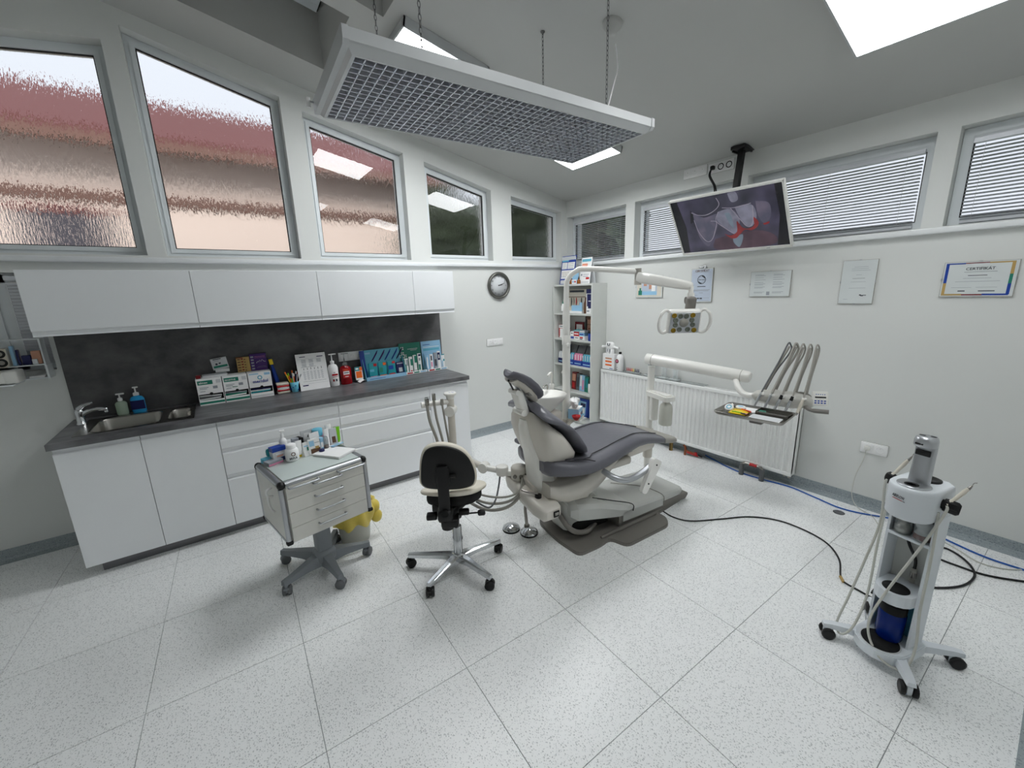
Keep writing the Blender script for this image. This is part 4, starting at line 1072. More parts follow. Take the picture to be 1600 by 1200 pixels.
g.build('sheets', t)

# bin with the yellow bag behind the cart
t = thing('waste_bin', 'translucent bin with a yellow bag behind the instrument cart', 'bin', (-3.215, -1.235, 0.0))
g = G(); g.lathe([(.085,0),(.095,.004),(.125,.27),(.128,.275),(.121,.275),(.092,.010),(0,.010)], (0,0,0), 'milky_plastic', 28); g.build('bin', t)
g = G(); rnd = random.Random(4); secs = []
for q, (r, z) in enumerate(((.124,.270),(.134,.288),(.142,.278),(.146,.24),(.142,.19),(.133,.15),(.126,.145))):
    secs.append([((r+.010*math.sin(a*5+q)+.006*math.sin(a*11))*math.cos(a*2*PI/40), (r+.010*math.sin(a*5+q)+.006*math.sin(a*11))*math.sin(a*2*PI/40), z+(.02*math.sin(a*.9) if q > 3 else .006*math.sin(a))) for a in range(40)])
g.loft(secs, 'yellow_bag', caps=False); g.lathe([(.12,.268),(.10,.20),(.085,.08),(.06,.03),(0,.02)], (0,0,0), 'yellow_bag', 24)
g.ball((.13,-.03,.22), .05, 'yellow_bag', 12, (1,.9,1.1)); g.ball((.145,-.05,.15), .04, 'yellow_bag', 10, (1,.8,1.2)); g.build('bag', t)

# ------------------------------------------------------------ operator stool
HUB = (-2.79, -1.98)
st = thing('operator_stool', 'beige and black operator stool on a chromed five-star base', 'stool', (HUB[0], HUB[1], 0))
for wx, wy in ((-3.020,-1.770), (-3.035,-2.085), (-2.735,-2.245), (-2.505,-1.995), (-2.66,-1.72)):
    P = Vector((wx-HUB[0], wy-HUB[1], 0)); L_ = P.length; u = P.normalized(); w = Vector((-u.y, u.x, 0)); secs = []
    for f_, hw, z0, z1 in ((.015,.030,.070,.115), (.10,.022,.078,.112), (L_-.02,.015,.070,.098), (L_+.012,.013,.068,.094)):
        c_ = u*f_; secs.append([tuple(c_+w*hw+Vector((0,0,z0))), tuple(c_-w*hw+Vector((0,0,z0))), tuple(c_-w*hw+Vector((0,0,z1-.008))), tuple(c_-w*hw*.55+Vector((0,0,z1))), tuple(c_+w*hw*.55+Vector((0,0,z1))), tuple(c_+w*hw+Vector((0,0,z1-.008)))])
    g = G(); g.loft(secs, 'chrome', smooth=False); leg = g.build('leg', st)
    caster(leg, (P.x, P.y), math.atan2(u.y, u.x)+.7, .029, 'black', 'black')
g = G(); g.lathe([(.036,.062),(.040,.068),(.040,.115),(.033,.122)], (0,0,0), 'chrome', 24); g.lathe([(.028,.12),(.028,.30),(.024,.302)], (0,0,0), 'chrome', 20); g.lathe([(.018,.30),(.018,.42)], (0,0,0), 'chrome', 18); g.build('column', st)
sd = Vector((.86, .50, 0)); sn = Vector((-.50, .86, 0))          # stool forward, stool left
SC = Vector((0.010, .020, 0))
def sp(a, b, z): p = SC + sd*a + sn*b; return (p.x, p.y, z)
def blob(pts, z0, z1, m, g, bul=.018):
    secs = []
    for q in range(6):
        an = PI*(q/5)-PI/2; k = math.cos(an)
        ring_ = []
        for a, b in pts:
            q_ = sp(a*(1-(1-max(k,.0))*bul/.2), b*(1-(1-max(k,0))*bul/.2), 0)
            ring_.append((q_[0], q_[1], (z0+z1)/2+(z1-z0)/2*math.sin(an) - .29*((q_[0]-SC.x)*.445+(q_[1]-SC.y)*.895)))
        secs.append(ring_)
    g.loft(secs, m)
out = []
for k in range(40):
    a = 2*PI*k/40; ca, sa = math.cos(a), math.sin(a)
    rx, ry = (.215 if ca > 0 else .17), .185
    out.append((rx*math.copysign(abs(ca)**.8, ca), ry*math.copysign(abs(sa)**.8, sa)*(1-.12*ca)))
g = G(); blob(out, .524, .549, 'stool_beige', g, .012); g.build('seat', st)
g = G(); blob([(a*.84, b*.84) for a, b in out], .455, .520, 'black_soft', g); g.rbox((0,0,0), (.24,.15,.055), .012, 'black', Matrix.Translation(sp(-.02,0,.462)) @ Matrix.Rotation(math.atan2(sd.y, sd.x), 4, 'Z'))
g.cyl((0,0,.36), (0,0,.46), .034, .042, 'black', 16)
g.build('seat_mechanism', st)
# back rest: the shell faces away from the camera side of the stool
BN = Vector((-.50, -.866, 0)); BU = Vector((.866, -.50, 0))
BO = Vector((-.085, -.105, 0))
outl = [(-.150,.635),(-.162,.66),(-.158,.72),(-.148,.79),(-.128,.845),(-.09,.875),(-.03,.884),(.03,.872),(.085,.842),(.125,.795),(.150,.735),(.160,.68),(.154,.635),(.132,.612),(.06,.604),(-.06,.612),(-.125,.620)]
def shell(sc_, d, bow):
    cx = 0; cz = .745; r = []
    for (a, z) in outl:
        a2, z2 = a*sc_, cz+(z-cz)*sc_
        p = BO + BU*a2 + BN*(d - bow*(abs(a2)/.16)**2*1.0); r.append((p.x, p.y, z2))
    return r
pl = smooth_path([(a, z, 0) for a, z in outl] + [(outl[0][0], outl[0][1], 0)], 4)
outl = [(p.x, p.y) for p in pl[:-1]]
g = G(); g.loft([shell(.93, -.050, .02), shell(.99, -.038, .02), shell(1.0, -.015, .02), shell(.985, .0, .02), shell(.93, .004, .02)], 'stool_beige'); g.build('back_cushion', st)
g = G(); g.loft([shell(.935, .003, .02), shell(.925, .012, .02), shell(.87, .016, .02), shell(.5, .018, .02), shell(.02, .018, 0)], 'black', caps=False); g.build('back_shell', st)
Mb = Matrix.Translation((BO.x, BO.y, 0)) @ Matrix.Rotation(math.atan2(BU.y, BU.x), 4, 'Z')
g = G(); g.rbox((-.028,-.030,.62), (.062,.018,.29), .006, 'black', Mb); g.rbox((-.028,-.022,.70), (.075,.022,.10), .008, 'black', Mb); g.cyl((.012,-.030,.705), (.045,-.034,.705), .010, m='black', n=12, M=Mb); g.rbox((-.028,.01,.468), (.085,.13,.075), .02, 'black', Mb)
g.cyl((-.028,-.055,.49), (-.028,-.020,.49), .020, m='black_soft', n=16, M=Mb); g.rbox((-.005,.01,.415), (.10,.10,.05), .012, 'black', Mb); g.cyl((-.02,.0,.375), (-.02,0,.40), .035, m='black', n=16, M=Mb); g.build('back_bracket', st)
g = G()
g.rbox((-.105,0,.455), (.06,.05,.032), .008, 'black', Mb); g.cyl((.03,.03,.435), (.155,.05,.425), .005, m='black', n=8, M=Mb); g.rbox((.175,.052,.422), (.045,.035,.030), .010, 'black', Mb); g.rbox((.075,.02,.455), (.06,.05,.024), .008, 'black', Mb); g.build('lever', st)

# ------------------------------------------------------------ dental chair (local frame: x towards the feet, y away from the camera)
ch = thing('dental_chair', 'reclined dental chair with dark grey upholstery and cream shell on a grey floor plate', 'dental chair', (-1.65, -2.12, 0), math.radians(-5))
CH = WM[ch.name]
def rounded(poly, r, n=4):
    out = []
    N = len(poly)
    for i in range(N):
        p = Vector(poly[i]); a = Vector(poly[i-1]) - p; b = Vector(poly[(i+1) % N]) - p
        rr = min(r, a.length*.45, b.length*.45); A = p + a.normalized()*rr; B_ = p + b.normalized()*rr
        for q in range(n+1):
            t_ = q/n; out.append(tuple((1-t_)**2*A + 2*t_*(1-t_)*p + t_*t_*B_))
    return out
plate = rounded([(-.37,.28), (-.455,.16), (-.475,-.06), (-.455,-.285), (-.26,-.285), (-.165,-.262), (-.125,-.385), (.30,-.375), (.37,-.30), (.36,-.225), (.70,-.18), (.76,-.12), (.76,.27), (.70,.31)], .05)
g = G(); g.prism(plate, 0, .014, 'base_grey'); g.prism([(x*.992, y*.985) for x, y in plate], .014, .022, 'base_grey'); g.build('floor_plate', ch)
g = G(); g.tube([(-.22,-.235,.028), (-.05,-.232,.028), (.33,-.228,.028)], [.010,.014,.012], 'base_grey', 10)
g.prism([(-.02,.02),(.72,.02),(.745,.045),(.745,.062),(-.02,.10)], -.20, .26, 'base_grey', 'y'); g.build('base_skirt', ch)
# cover box over the foot end of the base
g = G(); secs = []
for x, hw0, hw1, z0, z1 in ((.02,-.205,.245,.05,.150), (.20,-.205,.245,.045,.138), (.45,-.200,.245,.042,.122), (.66,-.190,.24,.045,.108), (.72,-.165,.215,.05,.100), (.738,-.13,.18,.055,.085)):
    secs.append([(x,hw0,z0),(x,hw0,z1-.022),(x,hw0+.008,z1-.008),(x,hw0+.028,z1),(x,hw1-.028,z1),(x,hw1-.008,z1-.008),(x,hw1,z1-.022),(x,hw1,z0)])
g.loft(secs, 'dental_light_grey', smooth=False); g.build('base_cover', ch)
# sloping lift cover rising towards the back
g = G(); secs = []
for x, hw0, hw1, z0, z1 in ((-.40,-.13,.14,.19,.285), (-.36,-.165,.17,.165,.30), (-.18,-.19,.20,.135,.262), (-.02,-.205,.22,.105,.205), (.10,-.205,.22,.09,.165), (.125,-.195,.21,.10,.15)):
    secs.append([(x,hw0,z0),(x,hw0,z1-.05),(x,hw0+.02,z1-.02),(x,hw0+.06,z1),(x,hw1-.06,z1),(x,hw1-.02,z1-.02),(x,hw1,z1-.05),(x,hw1,z0)])
g.loft(secs, 'dental_light_grey', smooth=False); g.build('lift_cover', ch)
g = G(); g.tube(smooth_path([(-.20,-.12,.268), (-.05,-.17,.222), (.10,-.208,.168), (.112,-.209,.11)], 5), .0035, 'black', 6)
g.tube(smooth_path([(.25,.16,.137), (.42,.0,.128), (.46,-.12,.124), (.455,-.197,.118), (.455,-.203,.06)], 5), .003, 'tube_grey', 6); g.build('cover_seam', ch)
g = G(); g.rbox((-.27,.0,.16), (.30,.20,.22), .04, 'dental_light_grey'); g.rbox((-.20,0,.07), (.34,.24,.10), .03, 'black_soft'); g.rbox((-.30,0,.32), (.22,.22,.16), .05, 'dental_cream')
g.tube(smooth_path([(-.46,-.02,.25), (-.42,-.14,.12), (-.30,-.16,.06), (-.15,-.10,.05)], 5), .018, 'base_grey', 10); g.build('lift_pedestal', ch)
# cream cradle under the seat
g = G(); secs = []
for k in range(9):
    u = k/8; x = -.60 + .60*u; zb = .395 - .115*math.sin(PI*min(1, u*1.05))**.8 + .10*u; zt = zb + .085 + .055*math.sin(PI*u)
    hw = .135 + .06*math.sin(PI*(.25+.6*u))
    secs.append([(x,-hw,zb+.025),(x,-hw,zt),(x,-hw+.02,zt+.012),(x,hw-.02,zt+.012),(x,hw,zt),(x,hw,zb+.025),(x,hw-.04,zb),(x,-hw+.04,zb)])
g.loft(secs, 'dental_cream'); g.rbox((-.08,0,.46), (.50,.26,.06), .02, 'dental_cream'); g.build('seat_cradle', ch)
# seat and leg cushion
def sup(x, hw, zt, zb, n=26, e1=.45, e2=.62, crown=.0):
    pts = []
    for k in range(n):
        a = 2*PI*k/n; c_, s_ = math.cos(a), math.sin(a)
        y = hw*math.copysign(abs(c_)**e1, c_); z = (zt+zb)/2 + (zt-zb)/2*math.copysign(abs(s_)**e2, s_)
        if s_ > 0: z += crown*(1-(y/hw)**2)
        pts.append((x, y, z))
    return pts
prof = [(-.615,.13,.640,.570), (-.60,.20,.660,.548), (-.55,.235,.662,.540), (-.45,.262,.640,.527), (-.33,.272,.632,.518), (-.20,.270,.648,.528), (-.08,.262,.668,.550), (.03,.252,.682,.574),
        (.12,.243,.684,.590), (.22,.230,.664,.586), (.33,.215,.634,.566), (.45,.202,.598,.538), (.55,.190,.572,.515), (.592,.178,.560,.512), (.603,.15,.552,.520)]
def interp(prof, x):
    for a, b in zip(prof, prof[1:]):
        if a[0] <= x <= b[0]:
            t_ = (x-a[0])/(b[0]-a[0]); return [a[i]+(b[i]-a[i])*t_ for i in range(4)]
    return prof[-1]
g = G(); g.loft([sup(x, hw, zt, zb, crown=-.008) for x, hw, zt, zb in prof], 'leather'); g.build('seat_cushion', ch)
g = G()
for sy in (-1, 1):
    pts = []
    for k in range(22):
        x = -.50 + .95*k/21; p = interp(prof, x); wy = sy*(p[1]*(.70 - .28*max(0, (x-.05)/.5) + (.10 if x < -.3 else 0)))
        pts.append((x, wy, p[2]-.004+.003))
    g.tube(pts, .0035, 'leather_dark', 6)
g.tube(smooth_path([(-.50,-.185,.651), (-.40,-.23,.645), (-.30,-.252,.615)], 4), .003, 'leather_dark', 6)
g.build('seam', ch)
g = G(); g.loft([sup(x, hw*1.012+.002, zt+.003, zb-.003, crown=-.008) for x, hw, zt, zb in [tuple(interp(prof, x)) for x in (.43,.48,.53,.57,.592)] + [(.606,.15,.554,.518)]], 'tube_grey', caps=True); o = g.build('foot_cover', ch); o['label'] = 'greyish plastic cover over the foot end'
# upholstered back
def arc_sec(cx, cz, ax, az, hw, th, dn, n=22, curl=.05):
    """cross-section of the back: centre line curls forward at the sides; (dn) unit normal of the front in x,z"""
    pts = []
    for k in range(n):
        a = 2*PI*k/n; c_, s_ = math.cos(a), math.sin(a)
        y = hw*math.copysign(abs(c_)**.5, c_); d = th/2*math.copysign(abs(s_)**.7, s_) + curl*(y/hw)**2 if hw else 0
        pts.append((cx + dn[0]*d, y, cz + dn[1]*d))
    return pts
dn = Vector((.80, .60))
bk = [(-.640,1.006,.12,.034), (-.634,.998,.185,.056), (-.606,.968,.232,.070), (-.545,.905,.246,.056), (-.48,.835,.238,.046), (-.415,.760,.228,.044), (-.355,.685,.208,.044), (-.325,.645,.185,.042), (-.308,.622,.14,.036)]
g = G(); g.loft([arc_sec(x, z, 0, 0, hw, th, dn, curl=(-.045 if z > .96 else -.005 if z > .9 else .022)) for x, z, hw, th in bk], 'leather'); g.build('back_cushion', ch)
# cream back shell and spine
def shell_sec(x0, x1, z, hw, n=24, zf=0):
    pts = []
    for k in range(n):
        a = 2*PI*k/n; c_, s_ = math.cos(a), math.sin(a)
        pts.append(((x0+x1)/2 + (x1-x0)/2*math.copysign(abs(c_)**.6, c_), hw*math.copysign(abs(s_)**.55, s_), z + zf*(c_)))
    return pts
g = G(); g.loft([shell_sec(-.655,-.625,.945,.10,zf=-.01), shell_sec(-.672,-.600,.925,.150,zf=-.012), shell_sec(-.676,-.565,.885,.190,zf=-.014), shell_sec(-.668,-.500,.82,.232), shell_sec(-.650,-.430,.74,.225),
                 shell_sec(-.628,-.375,.67,.205), shell_sec(-.612,-.355,.62,.165), shell_sec(-.60,-.42,.57,.115), shell_sec(-.59,-.45,.50,.085), shell_sec(-.585,-.46,.43,.080)], 'dental_cream'); g.build('back_shell', ch)
g = G(); secs = [shell_sec(-.690,-.62,.90,.040), shell_sec(-.695,-.58,.85,.055), shell_sec(-.682,-.52,.76,.072), shell_sec(-.655,-.5,.66,.082), shell_sec(-.635,-.5,.56,.090), shell_sec(-.625,-.47,.45,.094), shell_sec(-.615,-.46,.40,.090)]
g.loft(secs, 'dental_white'); g.build('spine', ch)
# head rest
hc = [(-.782,1.198,.040,.020), (-.776,1.194,.075,.034), (-.750,1.180,.095,.044), (-.702,1.150,.104,.048), (-.652,1.106,.104,.048), (-.612,1.058,.096,.045), (-.592,1.028,.072,.036), (-.587,1.016,.04,.020)]
g = G(); g.loft([arc_sec(x, z, 0, 0, hw, th, Vector((.70,.71)), curl=.03) for x, z, hw, th in hc], 'leather'); g.build('headrest_cushion', ch)
g = G(); g.loft([arc_sec(x-.020, z-.022, 0, 0, hw*.74, th*.45, Vector((.70,.71)), curl=.02) for x, z, hw, th in hc[2:-1]], 'dental_cream'); g.build('headrest_shell', ch)
g = G(); g.tube([(-.775,.0,1.165), (-.735,0,1.085)], .006, 'leather_dark', 8); g.cyl((-.735,-.045,1.085), (-.735,.045,1.085), .017, m='dental_white', n=14)
g.rbox((0,0,0), (.05,.085,.17), .012, 'dental_white', Matrix.Translation((-.695,0,1.01)) @ Matrix.Rotation(-.33, 4, 'Y')); g.rbox((0,0,0), (.03,.05,.20), .006, 'alu', Matrix.Translation((-.675,0,1.03)) @ Matrix.Rotation(-.33, 4, 'Y'))
g.cyl((-.700,-.055,.955), (-.700,.055,.955), .020, m='dental_white', n=16); g.cyl((-.655,-.06,1.075), (-.655,.06,1.075), .016, m='steel', n=14); g.build('headrest_bracket', ch)
# arm rest swung down on the near side, pad of the far one
g = G(); g.tube(smooth_path([(-.22,-.24,.520), (-.20,-.32,.500), (-.14,-.355,.480), (-.06,-.36,.478), (.02,-.36,.495), (.09,-.36,.520)], 6), .020, 'alu', 14); g.build('armrest_tube', ch)
g = G(); A0, A1 = Vector((.128,-.378,.560)), Vector((.005,-.378,.362)); ax = (A1-A0); M_ = frame_m((A0+A1)/2, ax, (0,1,0))
po = rounded([(-.122,-.046), (.122,-.026), (.122,.026), (-.122,.046)], .024)
g.prism(po, -.014, .014, 'dental_white', 'z', M_ @ Matrix.Rotation(PI/2, 4, 'X')); g.ball((-.085,-.0155,0), .006, 'black', 8, M=M_); g.ball((.05,-.0155,0), .006, 'black', 8, M=M_); g.build('armrest_pad', ch)
g = G(); g.rbox((-.44,.33,.615), (.19,.07,.035), .015, 'leather'); g.tube([(-.36,.33,.60), (-.30,.28,.52), (-.28,.2,.48)], .014, 'dental_cream', 10); g.build('far_armrest', ch)
g = G(); g.lathe([(.03,0),(.034,.004),(.034,.035),(.022,.05)], (.20,-.06,.50), 'tube_grey', 16); g.rbox((.10,-.02,.52), (.14,.18,.06), .02, 'tube_grey'); g.build('seat_underframe', ch)
# cross bar behind the back carrying the assistant's hub, with touch screen and lever
g = G(); secs = []
for y, zc_, hh, hx in ((-.235,.335,.030,.050), (-.215,.335,.045,.072), (-.12,.345,.052,.085), (.05,.372,.052,.085), (.19,.395,.050,.080), (.245,.402,.040,.06), (.258,.404,.02,.03)):
    secs.append([(-.62+hx*math.copysign(abs(math.cos(a))**.45, math.cos(a)), y, zc_+hh*math.copysign(abs(math.sin(a))**.45, math.sin(a))) for a in [2*PI*k/20 for k in range(20)]])
g.loft(secs, 'dental_cream'); g.build('rear_bar', ch)
g = G(); g.rbox((-.600,-.2395,.335), (.042,.008,.040), .003, 'black_gloss', Matrix.Identity(4)); g.rbox((-.600,-.2440,.338), (.028,.003,.020), .001, 'steel'); g.build('rear_display', ch)
g = G(); g.cyl((-.64,-.10,.395), (-.64,-.10,.415), .022, m='black', n=16); g.tube(smooth_path([(-.64,-.10,.42), (-.68,-.06,.425), (-.71,-.01,.43)], 4), .007, 'steel', 8); g.build('lever', ch)
g = G(); secs = []
for k in range(7):
    a = k/6; x = -.64 + .26*a; secs.append([(x, .18-.03*a, .43+.05*math.sin(PI*a)-.05*a), (x, .09, .47+.05*math.sin(PI*a)-.05*a), (x, -.05-.05*a, .44-.03*a), (x, -.06-.05*a, .39-.03*a), (x, .15, .38)])
g.loft(secs, 'dental_cream'); g.build('rear_shroud', ch)

# foot controls
def pedal(label, x, y, dark):
    t = thing('foot_pedal', label, 'foot pedal', (x, y, 0))
    g = G(); g.lathe([(.062,0),(.064,.006),(.060,.012)], (0,0,0), 'black', 28); g.build('base', t)
    g = G(); g.lathe([(.062,.013),(.060,.020),(.030,.033),(.012,.040),(.004,.041),(0,.041)], (0,0,0), 'chrome', 32); g.build('disc', t); return t
pedal('chrome disc foot pedal nearest the stool, left of the one with the hose', -2.285, -1.835, 0)
t = pedal('chrome disc foot pedal with a grey hose, beside the chair floor plate', -2.215, -1.955, 1)
g = G(); g.tube(smooth_path([(.02,.05,.035), (.045,.09,.06), (.06,.115,.14), (.10,.10,.19), (.16,.02,.21), (.22,-.03,.22)], 6), .0115, 'tube_grey', 10); g.rbox((.018,.048,.030), (.035,.03,.03), .008, 'tube_grey'); g.build('hose', t)

# ------------------------------------------------------------ assistant's arm
t = thing('assistant_arm', 'jointed cream arm with three grey suction hoses standing behind the stool', 'instrument arm', (-2.275, -1.92, .36))
def W(p): return p
g = G(); g.lathe([(.052,.06),(.055,.075),(.055,.150),(.050,.160),(.0,.163)], (-2.268,-1.925,.36), 'dental_cream', 26); g.cyl((-2.268,-1.925,.36), (-2.268,-1.925,.43), .040, m='dental_cream', n=20)
for a in (3.6, 4.3, 5.0): g.cyl((-2.268+.045*math.cos(a), -1.925+.045*math.sin(a), .47), (-2.268+.066*math.cos(a), -1.925+.066*math.sin(a), .465), .013, m='steel', n=10)
g.build('hub', t, world=True)
g = G(); Z_ = .485
g.lathe([(.040,-.035),(.043,-.02),(.043,.022),(.036,.028),(0,.028)], (-2.345,-1.835,Z_), 'dental_white', 24); g.tube([(-2.345,-1.835,Z_-.01), (-2.412,-1.745,Z_)], .022, 'dental_white', 14)
g.tube([(-2.268,-1.925,Z_-.02), (-2.345,-1.835,Z_-.02)], .024, 'dental_white', 14)
g.cyl((-2.445,-1.735,Z_), (-2.395,-1.705,Z_), .036, m='dental_white', n=22); g.tube([(-2.42,-1.72,Z_), (-2.50,-1.56,Z_+.035), (-2.53,-1.475,Z_+.04)], .024, 'dental_cream', 14)
g.build('lower_arm', t, world=True)
PX, PY = -2.527, -1.480
g = G(); g.cyl((PX,PY,.49), (PX,PY,.855), .026, m='dental_cream', n=18); g.lathe([(.030,0),(.030,.02),(.026,.03)], (PX,PY,.49), 'dental_cream', 18)
g.cyl((PX-.030,PY-.030,.868), (PX+.026,PY+.026,.868), .037, m='dental_white', n=24); g.cyl((PX,PY,.87), (PX,PY,.965), .026, m='dental_cream', n=18); g.build('post', t, world=True)
g = G(); g.lathe([(.026,0),(.030,.02),(.044,.030),(.046,.040),(.040,.046),(0,.047)], (PX,PY,.955), 'dental_white', 26); g.build('touchpad', t, world=True)
g = G(); F = frame_m((PX-.022,PY-.012,1.0025), (.8,-.58,0), (.58,.8,0)); sheet(g, F, [(.004,.008,.016,.014,'blue'), (.020,.014,.028,.020,'blue'), (.030,.006,.040,.012,'blue')], .0004); g.build('print', t, world=True)
HD = Vector((-.97, .20, 0)).normalized()
g = G(); P0 = Vector((PX,PY,.935)); g.tube([P0, P0+HD*.195], .019, 'dental_white', 14); g.tube([P0+HD*.18, P0+HD*.205], .022, 'dental_white', 14); g.build('holder_bar', t, world=True)
for k, (d_, h, r, m) in enumerate(((.070,.030,.009,'tube_grey'), (.125,.075,.011,'tube_grey'), (.175,.045,.013,'tube_grey'))):
    c0 = P0 + HD*d_ + Vector((.0,-.022,0)); g = G()
    top = c0 + Vector((0,0,h)); 
    pts = smooth_path([top, c0, c0+Vector((.010,-.005,-.12)), c0+Vector((.028+.012*k,.0,-.26)), c0+Vector((.06+.01*k,.01,-.42)), c0+Vector((.06,-.12,-.56)), Vector((-2.56,-1.85,.385-.050*k)), Vector((-2.45,-1.975,.370-.042*k)), Vector((-2.35,-2.03,.400-.020*k)), Vector((-2.285+.02*k,-1.985,.46))], 6)
    g.tube(pts, r*.8, m, 10); g.tube([top+Vector((0,0,-.045)), top], r*1.15, 'steel' if k != 0 else 'tube_grey', 12); 
    if k == 2: g.tube([top, top+Vector((0,0,.010))], .013, 'clear_plastic', 12)
    g.build('suction_hose', t, world=True)
g = G(); g.tube(smooth_path([(-2.36,-1.83,.455), (-2.40,-1.87,.40), (-2.47,-1.93,.34), (-2.55,-1.97,.33), (-2.6,-1.9,.36)], 6), .006, 'pipe_grey', 8); g.build('thin_cable', t, world=True)

# ------------------------------------------------------------ spittoon
t = thing('spittoon', 'white oval cuspidor bowl with a small tap behind the chair head', 'basin', (-1.62, -1.53, 0))
bx, by, bz = -1.685, -1.512, .842
g = G(); ay = math.radians(-38); Mo = Matrix.Translation((bx,by,bz)) @ Matrix.Rotation(ay, 4, 'Z') @ Matrix.Diagonal((1.32, 1.0, 1, 1))
g.lathe([(.030,-.16),(.075,-.11),(.118,-.05),(.140,-.008),(.142,.006),(.136,.012),(.126,.008),(.105,-.020),(.05,-.050),(.018,-.056),(0,-.056)], (0,0,0), 'dental_white', 36, Mo); g.build('bowl', t, world=True)
g = G(); g.cyl((bx,by,.0), (bx,by,.70), .05, .045, 'dental_cream', 20); g.rbox((bx+.05,by+.02,.35), (.20,.20,.70), .04, 'dental_cream'); g.build('column', t, world=True)
g = G(); px_, py_ = -1.575, -1.427; g.tube(smooth_path([(px_,py_,.845), (px_,py_,.885), (px_-.012,py_-.002,.893), (px_-.045,py_-.008,.888), (px_-.058,py_-.010,.876)], 4), .006, 'steel', 10); g.build('spout', t, world=True)
g = G(); g.lathe([(.020,0),(.022,.01),(.022,.05),(.014,.055)], (-1.505,-1.405,.835), 'dental_white', 16); g.tube(smooth_path([(-1.505,-1.405,.885),(-1.505,-1.405,.97),(-1.52,-1.405,.985),(-1.55,-1.405,.965)], 5), .010, 'dental_white', 10); g.build('cup_filler', t, world=True)
t = thing('tissue_box', 'white and blue tissue box with a crumpled tissue sticking out beside the spittoon', 'tissue box', (-1.43, -1.62, .62), .5)
g = G(); g.box((-.06,-.045,.0), (.06,.045,.085), 'lightblue'); g.box((-.0603,-.0453,.086), (.0603,.0453,.088), 'paper'); g.build('box', t)
g = G(); sheet(g, frame_m((-.06,-.0453,0), (1,0,0), (0,0,1)), [(.01,.02,.05,.06,'paper'), (.06,.03,.075,.045,'red'), (.085,.02,.11,.05,'navy')]); g.build('print', t)
rnd = random.Random(3); g = G(); secs = []
for q in range(6):
    r = (.012,.022,.034,.040,.036,.012)[q]; secs.append([((r*(1+.35*math.sin(3*a+q)+.2*math.sin(5*a)))*math.cos(a)*1.1-.03, (r*(1+.3*math.cos(4*a+q)))*math.sin(a), .088+.018*q+.008*math.sin(2*a+q)) for a in [2*PI*k/22 for k in range(22)]])
g.loft(secs, 'paper', smooth=False); g.build('tissue', t)
g = G(); g.box((-.07,-.055,-.012), (.07,.055,-.001), 'dental_cream'); g.cyl((-.02,0,-.012), (-.16,.06,-.06), .012, m='dental_cream'); o = g.build('tissue_tray'); o.location = (-1.43,-1.62,.62); o.rotation_euler = (0,0,.5); tag(o, 'small cream side tray under the tissue box beside the spittoon', 'tray')
t = thing('red_bowl', 'small red and white dish below the tissue box', 'dish', (-1.500, -1.70, .655)); g = G(); g.lathe([(.010,-.03),(.018,-.026),(.034,.0),(.036,.012),(.031,.008),(.012,-.016),(0,-.016)], (0,0,0), 'red', 22); g.build('dish', t)

# ------------------------------------------------------------ operating light
t = thing('operating_light', 'white overhead dental operating light on a bent pole', 'operating light', (-1.47, -1.55, 0))
LP = Vector((-1.47,-1.55,0)); LD = Vector((.835,-.55,0)).normalized()
g = G(); g.cyl((LP.x,LP.y,.0), (LP.x,LP.y,.60), .035, m='dental_cream', n=16); g.cyl((LP.x,LP.y,.6), (LP.x,LP.y,1.30), .033, m='dental_white', n=20); g.tube([(LP.x,LP.y,1.24),(LP.x,LP.y,1.31),(LP.x,LP.y,1.32)], [.036,.036,.028], 'dental_white', 20); g.ball((LP.x-.01,LP.y-.03,1.24), .018, 'dental_white', 10)
E1 = (-1.182, -2.018, 1.785)
E1 = Vector(E1)
LD = Vector((E1.x-LP.x, E1.y-LP.y, 0)).normalized()
pts = smooth_path([LP+Vector((0,0,1.30)), LP+Vector((0,0,1.68)), LP+Vector((0,0,1.765))+LD*.015, LP+Vector((0,0,1.82))+LD*.075, LP+Vector((0,0,1.835))+LD*.16, Vector((E1.x,E1.y,E1.z+.012))], 6)
g.tube(pts, [.030]*4+[.021]*27, 'dental_white', 16); g.build('pole', t, world=True)
g = G(); g.tube([E1+Vector((0,0,.035)), E1+Vector((0,0,-.045))], .024, 'tube_grey', 16); g.tube([E1+Vector((0,0,-.045)), E1+Vector((0,0,-.085))], [.028,.026], 'dental_cream', 16); g.build('joint', t, world=True)
E2 = Vector((-1.108, -2.404, 1.680))
a_ = E1+Vector((0,0,-.028)); dv = (E2-a_).normalized()
g = G(); M_ = frame_m((a_+E2)/2, dv, (0,0,1)); L_ = (E2-a_).length
secs = []
for f_, hh, hw in ((-.52,.022,.020), (-.49,.040,.030), (-.1,.038,.030), (.35,.032,.028), (.49,.026,.026), (.515,.018,.018)):
    x = f_*L_; secs.append([(x, hh*math.copysign(abs(math.sin(q))**.6, math.sin(q)), hw*math.copysign(abs(math.cos(q))**.6, math.cos(q))) for q in [2*PI*k/18 for k in range(18)]])
g.loft(secs, 'dental_white', M=M_); g.build('spring_arm', t, world=True)
g = G(); g.cyl(tuple(E2+Vector((0,0,-.0))), tuple(E2+Vector((0,0,-.055))), .017, m='dental_white', n=16); g.tube([E2+Vector((0,0,-.045)), E2+Vector((0,0,-.075))], [.024,.026], 'dental_white', 18); K = E2+Vector((0,0,-.098))
g.build('drop_pivot', t, world=True)
HC = Vector((-1.260, -2.461, 1.449))                   # centre of the lamp head
vd = Vector((-.62,-.70,-.22)).normalized()       # the way the lamp face looks
hx = Vector((.77,-.64,0)).normalized(); FM = frame_m(HC, hx, Vector((0,0,1)) - vd*Vector((0,0,1)).dot(vd))   # x right, y up, z out of the face
